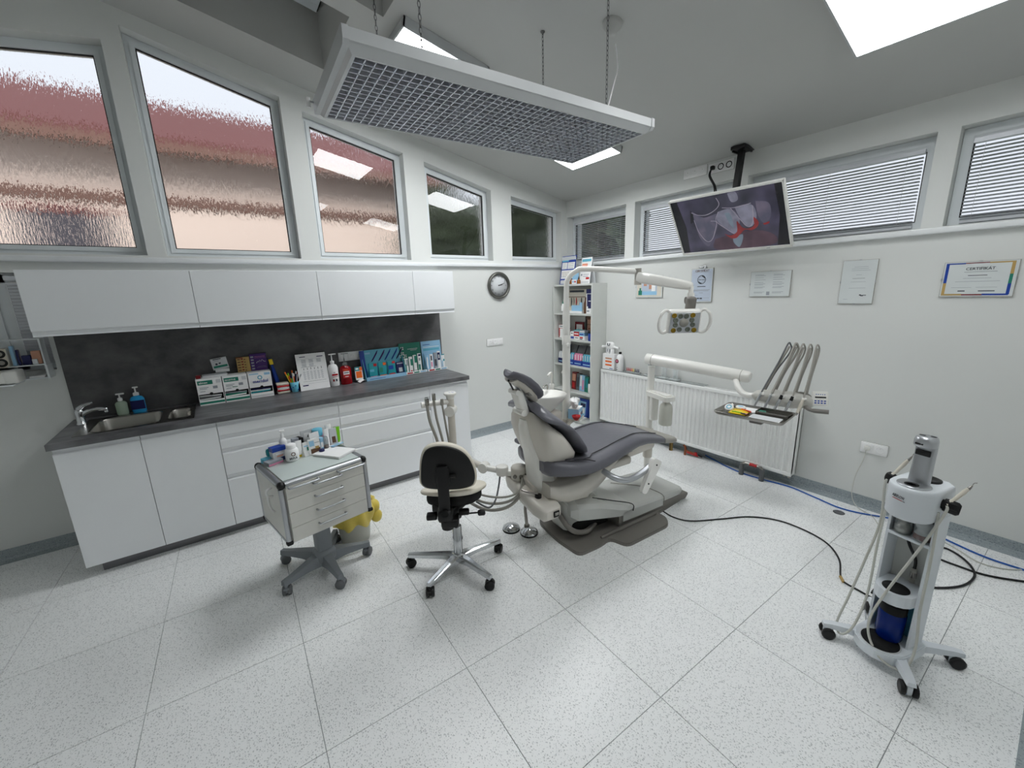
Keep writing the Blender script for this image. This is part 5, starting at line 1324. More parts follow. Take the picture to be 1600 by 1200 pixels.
g = G(); g.cyl(tuple(K-hx*.030-vd*.012), tuple(K+hx*.030-vd*.012), .024, m='base_grey', n=20); g.rbox((.045,.105,-.055), (.060,.095,.050), .012, 'base_grey', FM); g.tube([K, K+Vector((0,0,-.03)), FM @ Vector((.04,.14,-.05))], .018, 'base_grey', 12); g.build('yoke', t, world=True)
g = G(); g.rbox((0,0,-.018), (.218,.165,.050), .022, 'dental_white', FM, 3); g.rbox((0,.005,-.05), (.15,.12,.04), .02, 'dental_white', FM, 3); head = g.build('head', t, world=True)
g = G(); g.rbox((0,-.004,.009), (.190,.140,.008), .003, 'alu', FM); g.build('face_plate', t, world=True)
LENS = [(-.074,.052,'lens_amber'),(-.033,.048,'lens_grey'),(.005,.047,'lens_grey'),(.045,.052,'lens_amber'),(-.062,.020,'lens_grey'),(.043,.020,'lens_grey'),(-.060,-.012,'lens_grey'),(.052,-.012,'lens_grey'),(-.068,-.050,'lens_amber'),(-.030,-.044,'lens_grey'),(.024,-.044,'lens_grey'),(.066,-.050,'lens_amber')]
for (x, y, m) in LENS:
    g = G(); g.lathe([(.0165,0),(.0165,.003),(.012,.0035),(.006,.0015),(0,.001)], (0,0,0), m, 16, FM @ Matrix.Translation((x,y-.004,.0131))); g.build('lens', t, world=True)
g = G(); g.lathe([(.030,0),(.030,.002),(0,.002)], (0,0,0), 'tube_grey', 24, FM @ Matrix.Translation((-.006,-.002,.0131))); g.build('sensor', t, world=True)
for s_ in (-1, 1):
    g = G(); g.tube(smooth_path([(s_*.095,.062,-.02), (s_*.125,.078,-.012), (s_*.155,.055,0), (s_*.168,.0,.004), (s_*.155,-.055,0), (s_*.125,-.078,-.01), (s_*.095,-.062,-.02)], 5), .0105, 'dental_white', 10, M=FM); g.build('handle', t, world=True)

# ------------------------------------------------------------ delivery unit
t = thing('delivery_unit', 'white swing-arm instrument delivery unit with five upright whips, in front of the radiator', 'delivery unit', (-.70, -1.80, 0))
A = Vector((-.655,-1.80,1.045)); B_ = Vector((-0.557, -2.564, 0.990))
g = G(); g.cyl((-.635,-1.79,.0), (-.635,-1.79,.98), .031, m='dental_white', n=18); g.cyl((-.635,-1.79,.10), (-.635,-1.79,.38), .042, m='dental_cream', n=18); g.rbox((-.80,-1.80,.24), (.40,.10,.10), .03, 'dental_cream'); g.build('post', t, world=True)
g = G(); u = (B_-A).normalized(); g.tube([A-u*.055, A-u*.045, A+u*.01, B_-u*.02, B_+u*.030, B_+u*.042], [.030,.048,.050,.046,.044,.034], 'dental_white', 24); g.build('main_arm', t, world=True)
g = G(); g.tube([A+u*.012, A+u*.016], .0512, 'tube_grey', 24); g.tube([B_-u*.022, B_-u*.018], .0465, 'tube_grey', 24); g.build('arm_ring', t, world=True)
U0 = Vector((-0.679, -2.719, 0.893)); U1 = Vector((-0.547, -3.008, 0.875)); UC = (U0+U1)/2; ux_ = (U1-U0).normalized()
g = G(); g.tube(smooth_path([B_-u*.06+Vector((0,0,-.03)), Vector((-0.650, -2.566, 0.925)), Vector((-0.671, -2.613, 0.887)), Vector((-0.679, -2.672, 0.880)), U0], 6), .022, 'dental_white', 14); g.build('elbow', t, world=True)
UM = frame_m(UC, ux_, Vector((0,0,1))); wU = (U1-U0).length/2 + .02     # x right, y up, z towards camera
g = G(); secs = []
for k in range(15):
    f_ = k/14*2-1; x = f_*(wU+.015); s_ = max(.15, (1-abs(f_)**3.2)**.5); lump = 1+.06*math.cos(f_*wU/.0475*PI+PI)
    secs.append([(x, .058*s_*lump*math.sin(q)-.004, .062*s_*lump*math.cos(q)) for q in [2*PI*k2/20 for k2 in range(20)]])
g.loft(secs, 'dental_white', M=UM); 
g.ball((wU*.62,.018,-.045), .05, 'tube_grey', 14, (1.2,.7,.8), UM); g.build('head_body', t, world=True)
g.build('head_body', t, world=True)
for k in range(5):
    x = -.135 + .0625*k
    base = Vector((x+.010, .030, -.030)); top = Vector((x*.66+.078, .368, -.105)); hp = Vector((x-.004, .035, .058))
    g = G(); g.tube([base, base*.25+top*.75, top+Vector((0,-.01,0))], [.0100,.0090,.007], 'tube_grey', 8, M=UM); g.rbox(tuple(base+Vector((0,-.008,0))), (.024,.03,.03), .006, 'dental_white', UM); g.build('whip', t, world=True)
    tilt = Vector((-.030,-.105,.018)) if k != 4 else Vector((-.022,-.105,.022))
    g = G(); hose = smooth_path([hp+Vector((0,.004,0)), hp*.66+top*.34+Vector((-.004,.0,.004)), hp*.33+top*.67+Vector((-.006,.0,.002)), top+Vector((-.012,.006,.006)), top+Vector((.004,.004,.0)), top+Vector((.012,-.05,-.010)), base*.6+top*.4+Vector((.010,0,-.012)), base+Vector((.012,0,-.01))], 6)
    g.tube(hose, .0052 if k != 1 else .0075, ('pipe_grey','tube_grey','tube_grey','tube_grey','tube_grey')[k], 8, M=UM); g.build('hose', t, world=True)
    g = G(); a, b = hp, hp+tilt
    if k in (0, 1): g.tube([a, a*.5+b*.5, b], [.0085,.0085,.0075], 'alu', 12, M=UM); g.tube([b, b+Vector((-.004,-.02,.0))], [.006,.003], 'steel', 10, M=UM)
    elif k in (2, 3):
        g.tube([a, a*.72+b*.28], .0105, 'black', 12, M=UM); g.tube([a*.72+b*.28, a*.55+b*.45, a*.3+b*.7, b], [.0085,.0105,.009,.0095], 'chrome', 12, M=UM)
        if k == 3: g.tube([b, b+Vector((-.012,-.045,.004))], [.007,.005], 'steel', 10, M=UM); g.tube([b+Vector((-.012,-.045,.004)), b+Vector((-.013,-.062,.004))], .0085, 'chrome', 10, M=UM)
    else: g.tube([a, a*.6+b*.4, b], [.007,.0115,.010], 'stool_beige', 12, M=UM); g.tube([b, b+Vector((-.006,-.018,.003))], [.008,.005], 'steel', 10, M=UM)
    g.build('handpiece', t, world=True)
    g = G(); g.rbox((x,.026,.045), (.030,.020,.045), .007, 'dental_white', UM); g.build('holder', t, world=True)
PC = Vector((-0.537, -3.057, 0.906)); PM = frame_m(PC, Vector((.55,-.80,.0)), Vector((0,0,1)))
PM = PM @ Matrix.Rotation(-.25, 4, 'X')
g = G(); g.rbox((0,0,0), (.098,.100,.020), .028, 'dental_white', PM, 3); g.tube([UC+ux_*(wU*.9), PC], .014, 'dental_white', 10); g.build('keypad', t, world=True)
g = G(); rr = [(-.032,.004,.032,.014,'black_gloss')]
for a in range(4):
    for b in range(2): rr.append((-.034+.018*a, -.020-.014*b, -.022+.018*a, -.012-.014*b, 'blue'))
for a in range(5): rr.append((-.028+.012*a, .026, -.022+.012*a, .031, 'blue'))
sheet(g, PM @ Matrix.Translation((0,0,.0100)), rr, .0006); g.build('print', t, world=True)
H0 = Vector((-0.604, -3.000, 0.848)); H1 = Vector((-0.642, -3.050, 0.843)); H2 = Vector((-0.621, -3.140, 0.846))
g = G(); g.tube(smooth_path([H0, H1, H2], 5), [.012]*6+[.015]*5, 'base_grey', 12); g.build('grip', t, world=True)

# tray on the unit, with the things lying in it
TP = [Vector((-1.140, -2.663, 0.856)), Vector((-0.983, -3.014, 0.819)), Vector((-0.721, -3.003, 0.808)), Vector((-0.864, -2.620, 0.864))]
TC = sum(TP, Vector())/4; tx = ((TP[1]-TP[0])+(TP[2]-TP[3])).normalized(); tx.z = 0; tx.normalize(); TM = frame_m(TC, tx, Vector((-tx.y, tx.x, 0)))
tw = ((TP[1]-TP[0]).length+(TP[2]-TP[3]).length)/4; td = abs((TP[3]-TP[0]).dot(Vector((-tx.y,tx.x,0))))/2 + .0

tw = .205; td = .147; tx = Vector((math.cos(-1.468), math.sin(-1.468), 0)); TC = Vector((-.944, -2.821, .826)); TM = frame_m(TC, tx, Vector((-tx.y, tx.x, 0)))
t2 = thing('instrument_tray', 'stainless steel instrument tray under the delivery unit', 'tray', tuple(TC)); 
def rrect(w, d, r, z, n=5):
    pts = []
    for cx, cy, a0 in ((w-r, d-r, 0), (-w+r, d-r, 90), (-w+r, -d+r, 180), (w-r, -d+r, 270)):
        for q in range(n): an = math.radians(a0+90*q/(n-1)); pts.append((cx+r*math.cos(an), cy+r*math.sin(an), z))
    return pts
g = G(); s_ = [rrect(tw-.012, td-.012, .02, -.004), rrect(tw-.006, td-.006, .024, .004), rrect(tw, td, .026, .016), rrect(tw+.006, td+.006, .03, .016), rrect(tw+.006, td+.006, .03, .011), rrect(tw-.004, td-.004, .024, -.004), rrect(tw-.012, td-.012, .02, -.009)]
g.loft(s_, 'steel', caps=False, M=TM); g.add(s_[0], [list(range(20))], 'steel', True, TM); g.add(s_[-1], [list(range(20))[::-1]], 'steel', True, TM); g.build('tray', t2, world=True)
g = G(); g.rbox((tw*.1,.0,-.035), (.08,.06,.05), .01, 'base_grey', TM); g.build('bracket', t2, world=True)
def tray_thing(name, label, cat, build, group=None):
    q = thing(name, label, cat, tuple(TC), 0, group); g = G(); build(g); g.build('body', q, world=True); return q
tray_thing('tray_liner', 'white paper sheets lying in the left rear of the steel tray', 'paper', lambda g: (g.box((-tw*.55,.02,-.003), (-tw*.02,td-.02,.004), 'paper', TM)))
tray_thing('steel_dish', 'long shallow steel dish at the back right of the instrument tray', 'dish', lambda g: (g.box((-tw*.0,.025,-.003), (tw*.93,td-.014,-.001), 'steel', TM), g.box((0,.023,-.003), (tw*.93,.026,.018), 'steel', TM), g.box((0,td-.016,-.003), (tw*.93,td-.013,.018), 'steel', TM), g.box((0,.025,-.003), (.003,td-.014,.018), 'steel', TM), g.box((tw*.93,.025,-.003), (tw*.935,td-.014,.018), 'steel', TM)))
tray_thing('white_dish', 'shallow white dish at the front right of the instrument tray', 'dish', lambda g: (g.rbox((tw*.42,-td*.42,.001), (tw*.86,td*.66,.008), .003, 'paper', TM), g.rbox((tw*.42,-td*.42,.0055), (tw*.80,td*.58,.003), .001, 'paper_grey', TM)))
tray_thing('floss_reel', 'round white dispenser with blue print at the left rear of the tray', 'dispenser', lambda g: (g.lathe([(.030,-.002),(.032,.0),(.032,.014),(.028,.018),(0,.018)], (-tw*.50,td*.35,.006), 'paper', 22, TM), g.lathe([(.018,.0182),(0,.0190)], (-tw*.50,td*.35,.006), 'lightblue', 20, TM), g.lathe([(.0325,.002),(.0325,.006)], (-tw*.50,td*.35,.006), 'brown', 22, TM)))
tray_thing('floss_reel', 'tilted white round dispenser with a blue ring at the left end of the tray', 'dispenser', lambda g: (g.lathe([(.026,-.006),(.029,-.003),(.029,.005),(.024,.008),(0,.008)], (0,0,0), 'paper', 22, TM @ Matrix.Translation((-tw*.74,-td*.15,.022)) @ Matrix.Rotation(.7, 4, 'X')), g.lathe([(.011,.0085),(.018,.0085),(.018,.0095),(.011,.0095),(.011,.0085)], (0,0,0), 'cyan', 18, TM @ Matrix.Translation((-tw*.74,-td*.15,.022)) @ Matrix.Rotation(.7, 4, 'X'))))
tray_thing('yellow_packet', 'yellow packet lying in the left part of the tray', 'packet', lambda g: g.rbox((-tw*.40,-td*.22,.004), (tw*.5,td*.75,.010), .003, 'yellow', TM))
tray_thing('orange_stick', 'orange stick lying on the yellow packet', 'stick', lambda g: g.tube([(-tw*.42,td*.15,.013), (-tw*.10,-td*.02,.014)], .0045, 'orange', 8, M=TM))
tray_thing('orange_stick', 'red orange stick lying nearest the tray divider', 'stick', lambda g: g.tube([(-tw*.30,td*.12,.013), (-tw*.06,-td*.16,.014)], .004, 'red', 8, M=TM))
tray_thing('lime_strip', 'lime green strip across the yellow packet', 'strip', lambda g: g.rbox((-tw*.42,-td*.45,.0125), (tw*.3,.012,.005), .002, 'lime', TM))
tray_thing('navy_clip', 'small navy and pink clip at the front of the yellow packet', 'clip', lambda g: (g.rbox((-tw*.20,-td*.55,.013), (.030,.010,.006), .002, 'navy', TM), g.rbox((-tw*.12,-td*.52,.013), (.016,.010,.006), .002, 'pink', TM)))
tray_thing('green_box', 'small dark green box at the back left of the steel dish', 'box', lambda g: g.rbox((tw*.14,td*.45,.007), (tw*.2,.030,.014), .004, 'green', TM))

# bottle on its bracket by the post
t = thing('water_bottle', 'milky water bottle hanging under a white bracket on the delivery post', 'bottle', (-.70,-2.02,.50))
bc = Vector((-0.698, -2.001, 0.567)); bc2 = Vector((-0.679, -1.981, 0.688))
g = G(); q = Vector((bc.x,bc.y,bc2.z)); g.lathe([(.050,-.30),(.056,-.29),(.056,-.155),(.052,-.13),(.046,-.115),(.030,-.10),(.028,-.07)], tuple(q+Vector((0,0,.10))), 'milky_plastic', 26); g.build('bottle', t, world=True)
g = G(); g.lathe([(.034,-.085),(.036,-.08),(.036,-.055),(.030,-.05)], tuple(q+Vector((0,0,.095))), 'dental_white', 22); g.tube([q+Vector((0,0,.030)), q+Vector((0,0,.034))], .038, 'black', 20); g.build('cap', t, world=True)
g = G(); mid = (q+Vector((-.635,-1.79,q.z)))/2; dxy = Vector((-.635-q.x, -1.79-q.y, 0)); L_ = dxy.length
Mq = Matrix.Translation((mid.x,mid.y,q.z+.058)) @ Matrix.Rotation(math.atan2(dxy.y,dxy.x), 4, 'Z')
g.prism(rounded([(-L_/2-.06,-.055),(L_/2+.02,-.045),(L_/2+.02,.045),(-L_/2-.06,.055)], .03), -.035, .004, 'dental_white', 'z', Mq); g.prism(rounded([(-L_/2-.035,-.035),(L_/2+.0,-.025),(L_/2+.0,.025),(-L_/2-.035,.035)], .02), .004, .014, 'dental_white', 'z', Mq)
g.rbox((L_/2-.06,-.0,-.14), (.05,.075,.25), .015, 'dental_white', Mq); g.build('bracket', t, world=True)

# ------------------------------------------------------------ powder and water jet trolley (local x towards its front, y to its left)
AF = (-1.49, -3.73)
af_rz = math.atan2(.24, -.97)
t = thing('polishing_trolley', 'white air-polishing trolley on four castors with two cream handpieces', 'medical trolley', (AF[0], AF[1], 0), af_rz)
WA_ = WM[t.name]
def af(wx, wy): return WA_.inverted() @ Vector((wx, wy, 0))
def dpoly(xf, xb, hw, r, n=9, rb=.03):
    """D outline: round nose at x=xf, squarer back at x=xb"""
    pts = [(xf-r+r*math.cos(a), (hw-r if False else 0)+0) for a in []]
    for k in range(n+1):
        a = -PI/2+PI*k/n; pts.append((xf-hw+hw*math.cos(a), hw*math.sin(a)))
    return pts + [(xb+rb, hw), (xb, hw-rb), (xb, -hw+rb), (xb+rb, -hw)]
def squash(k, cx=0.0): return lambda v: (cx+(v[0]-cx)*k, -v[1]*k, v[2])
POST[0] = squash(.93, .05)
g = G(); g.prism(dpoly(.175,-.10,.105,.1), .045, .085, 'trolley_white'); g.prism(dpoly(.170,-.095,.100,.1), .085, .090, 'trolley_white'); g.build('base', t)
g = G(); g.lathe([(.072,0),(.072,.0025),(0,.0025)], (.090,0,.0902), 'black_soft', 32); g.lathe([(.078,0),(.078,.001),(0,.001)], (.090,0,.0902), 'paper_grey', 32); g.build('pad', t)
POST[0] = None
for wx, wy in ((-1.615,-3.530), (-1.700,-3.835), (-1.363,-3.925), (-1.268,-3.617)):
    P = af(wx, wy); u = Vector((P.x,P.y,0)); L_ = u.length; u.normalize(); w = Vector((-u.y,u.x,0)); secs = []
    for f_, hw, z0, z1 in ((.06,.034,.045,.080), (L_*.6,.022,.050,.078), (L_-.01,.018,.058,.080), (L_+.022,.016,.058,.076)):
        c_ = u*f_; secs.append([tuple(c_+w*hw+Vector((0,0,z0))), tuple(c_-w*hw+Vector((0,0,z0))), tuple(c_-w*hw*.8+Vector((0,0,z1))), tuple(c_+w*hw*.8+Vector((0,0,z1)))])
    g = G(); g.loft(secs, 'trolley_white', smooth=False); leg = g.build('leg', t)
    Mx = Matrix.Translation((P.x,P.y,0)) @ Matrix.Rotation(math.atan2(u.y,u.x)+PI/2*0, 4, 'Z'); r = .028
    g = G()
    for s_ in (-1,1): g.tube([(0,s_*r*.42,r),(0,s_*r*.5,r),(0,s_*r*.95,r),(0,s_*r*1.05,r)], [r*.8,r,r,r*.75], 'black', 14, M=Mx)
    g.build('wheel', leg); g = G(); g.rbox((0,0,r*1.05), (r*1.2,r*.75,r*1.5), .004, 'trolley_white', Mx); g.build('fork', leg)
POST[0] = squash(.78, .02)
# two upright cheeks and the back panel
g = G()
for s_ in (-1, 1): g.prism([(.045,.085),(-.095,.085),(-.095,.72),(.030,.72)], s_*.100-(.0 if s_ > 0 else -.012), s_*.100-(.012 if s_ > 0 else 0), 'trolley_white', 'y')
g.rbox((-.088,0,.40), (.014,.195,.64), .004, 'trolley_white'); g.build('column', t)
g = G(); g.box((-.080,-.088,.345), (-.078,.088,.585), 'dental_light_grey'); g.build('back_panel', t)
g = G(); g.prism(dpoly(.135,-.08,.088,.08), .300, .352, 'trolley_white'); g.build('cup_ring', t)
g = G(); g.lathe([(.060,0),(.060,.0015),(0,.0015)], (.052,0,.3522), 'black_soft', 28); g.build('cup_hole', t)
g = G(); g.rbox((-.02,0,.592), (.12,.188,.014), .004, 'trolley_white'); g.build('upper_shelf', t)
g = G(); g.lathe([(.058,.0),(.062,.01),(.062,.13),(.058,.135)], (.030,0,.095), 'deep_blue', 28); g.lathe([(.060,.136),(.060,.172),(.055,.178),(0,.178)], (.030,0,.095), 'black_soft', 28); g.rbox((-.065,0,.19), (.012,.17,.20), .003, 'cyan'); g.build('blue_canister', t)
for x, y, m, cm in ((.005,.040,'clear_plastic','steel'), (.005,-.045,'clear_plastic','red')):
    g = G(); g.lathe([(.036,0),(.038,.005),(.038,.085),(.034,.092)], (x,y,.600), m, 22); g.build('powder_chamber', t)
    g = G(); g.lathe([(0,.004),(.033,.004),(.033,.030),(.024,.036),(.020,.05),(.030,.058),(.030,.072),(.012,.082),(0,.082)], (x,y,.601), cm if cm == 'steel' else 'paper_grey', 20); 
    if cm == 'red': g.lathe([(.0335,.006),(.0335,.030)], (x,y,.601), 'dark_red', 20)
    g.build('powder_core', t)
g = G(); g.tube(smooth_path([(-.060,.02,.585),(-.058,.035,.565),(-.055,.02,.53),(-.055,-.015,.48),(-.055,-.02,.43)], 6), .007, 'black', 10); g.tube([(-.055,-.02,.435),(-.055,-.02,.365)], .013, 'tube_grey', 14); g.tube([(-.055,-.02,.415),(-.055,-.02,.39)], .0145, 'steel', 14); g.build('filter', t)
# head
POST[0] = squash(.67, .03)
g = G(); 
def dsec(k, z): return [(x*k+.02*(1-k), y*k, z) for x, y in dpoly(.20,-.135,.118,.1,14,.04)]
g.loft([dsec(.93,.715), dsec(.985,.722), dsec(.99,.765), dsec(1.0,.767), dsec(1.0,.838), dsec(.985,.850), dsec(.93,.856), dsec(.90,.855)], 'trolley_white'); g.build('head', t)
g = G(); g.lathe([(.080,0),(.080,.003),(.070,.006),(0,.006)], (.095,.0,.855), 'alu', 32); g.lathe([(.034,.006),(.034,.008),(.022,.008),(.020,.004)], (.125,.0,.855), 'black', 24); g.build('top_ring', t)
g = G(); g.lathe([(.064,.0),(.064,.005),(.050,.008),(.036,.003),(0,.003)], (-.062,.0,.855), 'black', 32); g.build('rear_well', t)
g = G(); secs = []
for z, sx, sy, cx in ((.858,.026,.052,.045), (.93,.027,.050,.040), (1.00,.028,.049,.035), (1.035,.028,.048,.034)):
    secs.append([(cx+sx*math.copysign(abs(math.cos(a))**.7, math.cos(a)), sy*math.copysign(abs(math.sin(a))**.7, math.sin(a)), z) for a in [2*PI*k/22 for k in range(22)]])
g.loft(secs, 'alu'); 
secs = []
for z, k in ((1.020,.90), (1.024,1.0), (1.046,1.0), (1.058,.90), (1.062,.70)): secs.append([(.055+.056*k*math.cos(a), .054*k*math.copysign(abs(math.sin(a))**.8, math.sin(a)), z) for a in [2*PI*q/26 for q in range(26)]])
g.loft(secs, 'alu'); g.build('control_tower', t)
g = G(); g.rbox((.066,0,.992), (.012,.070,.024), .003, 'black'); g.rbox((.108,.01,1.034), (.006,.040,.008), .002, 'black'); g.box((.045,.01,1.0622), (.060,.038,1.0630), 'black'); g.box((.030,-.035,1.0622), (.045,-.008,1.0630), 'black'); g.build('slot', t)
FA = frame_m((.2015-.0,.042,.815), (-.28,-.96,0), (0,0,1))
text('AIRFLOW', .0165, frame_m((.178,.070,.808), (.36,-.93,0), (0,0,1)) if False else frame_m((.1935,.052,.808), (.30,-.954,0), (0,0,1)), 'ink', t, world=False, bold=True)
g = G(); sheet(g, frame_m((.1935,.050,.799), (.30,-.954,0), (0,0,1)), [(.0,.0,.060,.0025,'red'), (.062,.0,.074,.0025,'ink')]); g.build('print', t)
for s_, lb in ((1,0), (-1,0)):
    g = G(); yk = s_*.118
    if s_ > 0: c0 = Vector((-.005,.118,.815)); c1 = Vector((-.015,.185,.825))
    else: c0 = Vector((.035,-.110,.800)); c1 = Vector((.010,-.190,.790))
    d_ = (c1-c0).normalized(); g.tube([c0-d_*.01, c0+d_*.012, c0+d_*.016, c1-d_*.01, c1], [.020,.020,.027,.027,.020], 'black', 18)
    for q in range(8):
        a = q*PI/4; n1 = d_.orthogonal().normalized(); n2 = d_.cross(n1); g.tube([c0+d_*.022+(n1*math.cos(a)+n2*math.sin(a))*.026, c1-d_*.012+(n1*math.cos(a)+n2*math.sin(a))*.026], .003, 'black', 6)
    g.build('knob', t)
    # handpiece resting on the knob holder, and its hose
    cM = (c0+c1)/2 + Vector((.0,0,.022)); hd = Vector((-.055,-.045,.080)).normalized() if s_ > 0 else Vector((-.10,-.040,.070)).normalized()
    a, b = cM - hd*.030, cM + hd*.095
    g = G(); g.tube([a, a+hd*.03, a+hd*.035, b-hd*.02, b], [.0095,.0115,.0085,.0105,.008], 'stool_beige', 14); g.tube([b, b+hd*.018, b+hd*.028], [.008,.006,.0025], 'steel', 10); g.tube(smooth_path([b+hd*.026, b+hd*.036+Vector((.004,0,.006)), b+hd*.036+Vector((0,-.012,.010))], 3), .0016, 'steel', 6)
    g.build('handpiece', t)
    POST[0] = None
    aw = Vector(squash(.67, .03)(a)); 
    if s_ > 0: pts = [aw, aw+Vector((.006,-.006,-.03)), Vector((.010,-.112,.60)), Vector((.035,-.130,.40)), Vector((.085,-.145,.20)), Vector((.130,-.150,.075)), Vector((.155,-.115,.048)), Vector((.130,-.085,.11)), Vector((.065,-.085,.26)), Vector((.025,-.100,.50)), Vector((.012,-.100,.68)), Vector((.015,-.094,.765))]
    else: pts = [aw, aw+Vector((.008,.004,-.03)), Vector((.075,.060,.60)), Vector((.115,.0,.36)), Vector((.135,-.030,.20)), Vector((.145,-.012,.11)), Vector((.155,.050,.055)), Vector((.115,.105,.048)), Vector((.065,.108,.14)), Vector((.040,.088,.30)), Vector((.045,.088,.50)), Vector((.050,.085,.68)), Vector((.050,.080,.765))]
    g = G(); g.tube(smooth_path(pts, 8), .0050, 'hose_light', 10); g.build('hose', t)
    POST[0] = squash(.67, .03)
POST[0] = squash(.8, 0)
g = G(); g.tube(smooth_path([(-.10,.05,.15), (-.12,.10,.05), (-.10,.16,.03)], 5), .006, 'cable_black', 8); g.tube([(-.03,.135,.06), (-.04,.15,.10), (-.02,.15,.12)], .004, 'chrome', 6); g.build('rear_lead', t)
POST[0] = None

# ------------------------------------------------------------ radiator
t = thing('radiator', 'white ribbed panel radiator under the certificates', 'radiator', (-.03, -1.765, 0))
yA, yB, zA, zB = 1.045, -1.05, .105, .735       # local y limits, far and near
xf = -.085
g = G(); prof = []; n = 48; wv = (yA-yB-.06)/n
pr = [(xf, yB)]
y = yB+.03; pr.append((xf, y))
for k in range(n):
    pr += [(xf, y+.10*wv), (xf+.013, y+.28*wv), (xf+.013, y+.66*wv), (xf, y+.84*wv)]; y += wv
pr += [(xf, yA), (xf+.014, yA), (xf+.014, yB)]
g.prism(pr, zA+.030, zB-.030, 'radiator_white', 'z')
g.rbox((xf+.005,(yA+yB)/2,zA+.016), (.016,yA-yB,.034), .006, 'radiator_white'); g.rbox((xf+.005,(yA+yB)/2,zB-.016), (.016,yA-yB,.034), .006, 'radiator_white'); g.build('front_panel', t)
g = G(); g.box((-.012,yB,zA), (.0,yA,zB-.01), 'radiator_white'); g.build('rear_panel', t)
for y in (yA-.004, yB): 
    g = G(); g.box((xf,y,zA+.01), (.0,y+.004,zB), 'radiator_white'); g.build('side_panel', t)
g = G()
for k in range(42):
    yk = yB+.02+(yA-yB-.04)*k/41; g.box((xf+.012,yk-.003,zB-.004), (-.012,yk+.003,zB), 'radiator_white')
for x in (xf+.012,-.050,-.014): g.box((x-.003,yB,zB-.004), (x+.003,yA,zB+.001), 'radiator_white')
g.build('top_grille', t)
g = G()
for y in (yB+.06, yA-.06): g.cyl((xf+.03,y,zA), (xf+.03,y,zA-.02), .010, m='steel', n=10)
g.tube([(xf+.05,yB+.02,zA-.005),(xf+.01,yB+.02,zA-.01)], .010, 'steel', 8); g.build('fitting', t)
pipes = thing('heating_pipes', 'copper pipes with red valves between the radiator and the floor near the chair foot', 'pipes', (-.115,-1.87,0)); g = G(); g.tube([(0,.16,.10), (0,.16,.0)], .018, 'gold', 10); g.build('pipe', pipes); g = G()
g.tube(smooth_path([(0,.02,.105),(0,.012,.095),(0,0,.08),(0,0,.0)], 4), .012, 'copper', 10); g.tube([(0,0,.05),(.02,-.11,.035)], .009, 'copper', 8); g.tube([(0,-.02,.035),(.02,-.13,.02)], .008, 'red', 8); g.rbox((.02,-.10,.035), (.02,.03,.03), .004, 'red'); g.cyl((.02,-.13,.03),(.02,-.17,.025), .008, m='black', n=8); g.tube([(0,.16,.10),(0,.16,.0)], .018, 'gold', 10); g.build('pipe', pipes)
pipes = thing('valve_block', 'grey sleeved pipe pair with red tape under the near end of the radiator', 'pipes', (-.14,-2.52,0)); g = G()
for y in (.085,-.085): g.cyl((0,y,0), (0,y,.105), .020, m='pipe_grey', n=14); g.tube([(0,y,.10),(.0,y*.7,.125)], .012, 'steel', 8)
g.tube([(0,.075,.12),(0,-.075,.12)], .011, 'steel', 8); g.tube([(0,.02,.12),(0,-.04,.12)], .014, 'red', 8); g.build('pipe', pipes)

# things on the radiator and its ledge
ZR = zB + .0015
sh = G(); sh.box((-.10,-2.0,ZR), (-.005,-.73,ZR+.005), 'clear_plastic'); tag(sh.build('glass_ledge'), 'clear glass ledge lying along the top of the radiator', 'shelf')
ZG = ZR+.006
t = thing('tooth_figure', 'white tooth shaped figure with a drawn face holding brushes, on the radiator end', 'figure', (-.06,-.815,ZG+.225), -PI/2)
POST[0] = lambda v: (v[0]*1.5, v[1]*1.5, v[2]*1.5)
g = G(); g.rbox((0,0,.035), (.075,.04,.062), .022, 'paper', None, 3)
for s_ in (-1,1): g.rbox((s_*.020,0,-.010), (.028,.034,.05), .012, 'paper'); g.tube([(s_*.035,0,.030),(s_*.06,0,.025),(s_*.082,0,.022)], [.010,.008,.011], 'paper', 8)
g.build('body', t); g = G()
for s_ in (-1,1): g.tube([(s_*.011,-.0215,.058),(s_*.010,-.0215,.045),(s_*.004,-.0215,.036)], .003, 'ink', 6); g.tube([(s_*.012,-.0200,.012),(s_*.012,-.0200,-.010)], .003, 'ink_soft', 6)
g.build('print', t)
POST[0] = None
carton('teeth_photo_box', 'white box with three orange rows of teeth, under the tooth figure on the radiator', (-.058,-.815,ZG), .175, .07, .185, 'paper', [(.02,.02,.98,.98,'paper'), (.25,.66,.8,.76,'skin_print'), (.25,.46,.8,.57,'orange'), (.25,.24,.8,.34,'orange'), (.62,.06,.9,.10,'blue')], rz=-PI/2)
t = thing('white_bottle', 'white bottle with black cap and a dark red round emblem on the radiator', 'bottle', (-.062,-.965,ZG), -PI/2)
g = G(); g.lathe([(.036,0),(.040,.005),(.040,.150),(.033,.178),(.016,.190),(.015,.196)], (0,0,0), 'paper', 24); g.build('body', t)
g = G(); g.lathe([(.016,0),(.016,.022),(.014,.024),(0,.024)], (0,0,.196), 'black', 16); g.build('cap', t)
g = G(); F = frame_m((-.012,-.0395,.115), (1,0,0), (0,0,1)); g.lathe([(.0,0),(.024,0),(.024,.001),(0,.001)], (0,0,0), 'dark_red', 24, F); g.lathe([(.0,0.001),(.013,.001),(.013,.002),(0,.002)], (0,0,0), 'pink', 20, F); sheet(g, frame_m((-.018,-.0405,0), (1,0,0), (0,0,1)), [(.008,.040,.014,.048,'ink'), (.0,.014,.018,.020,'ink')]); g.build('print', t)
cl = ['red','red','red','orange','yellow','black','navy','navy']
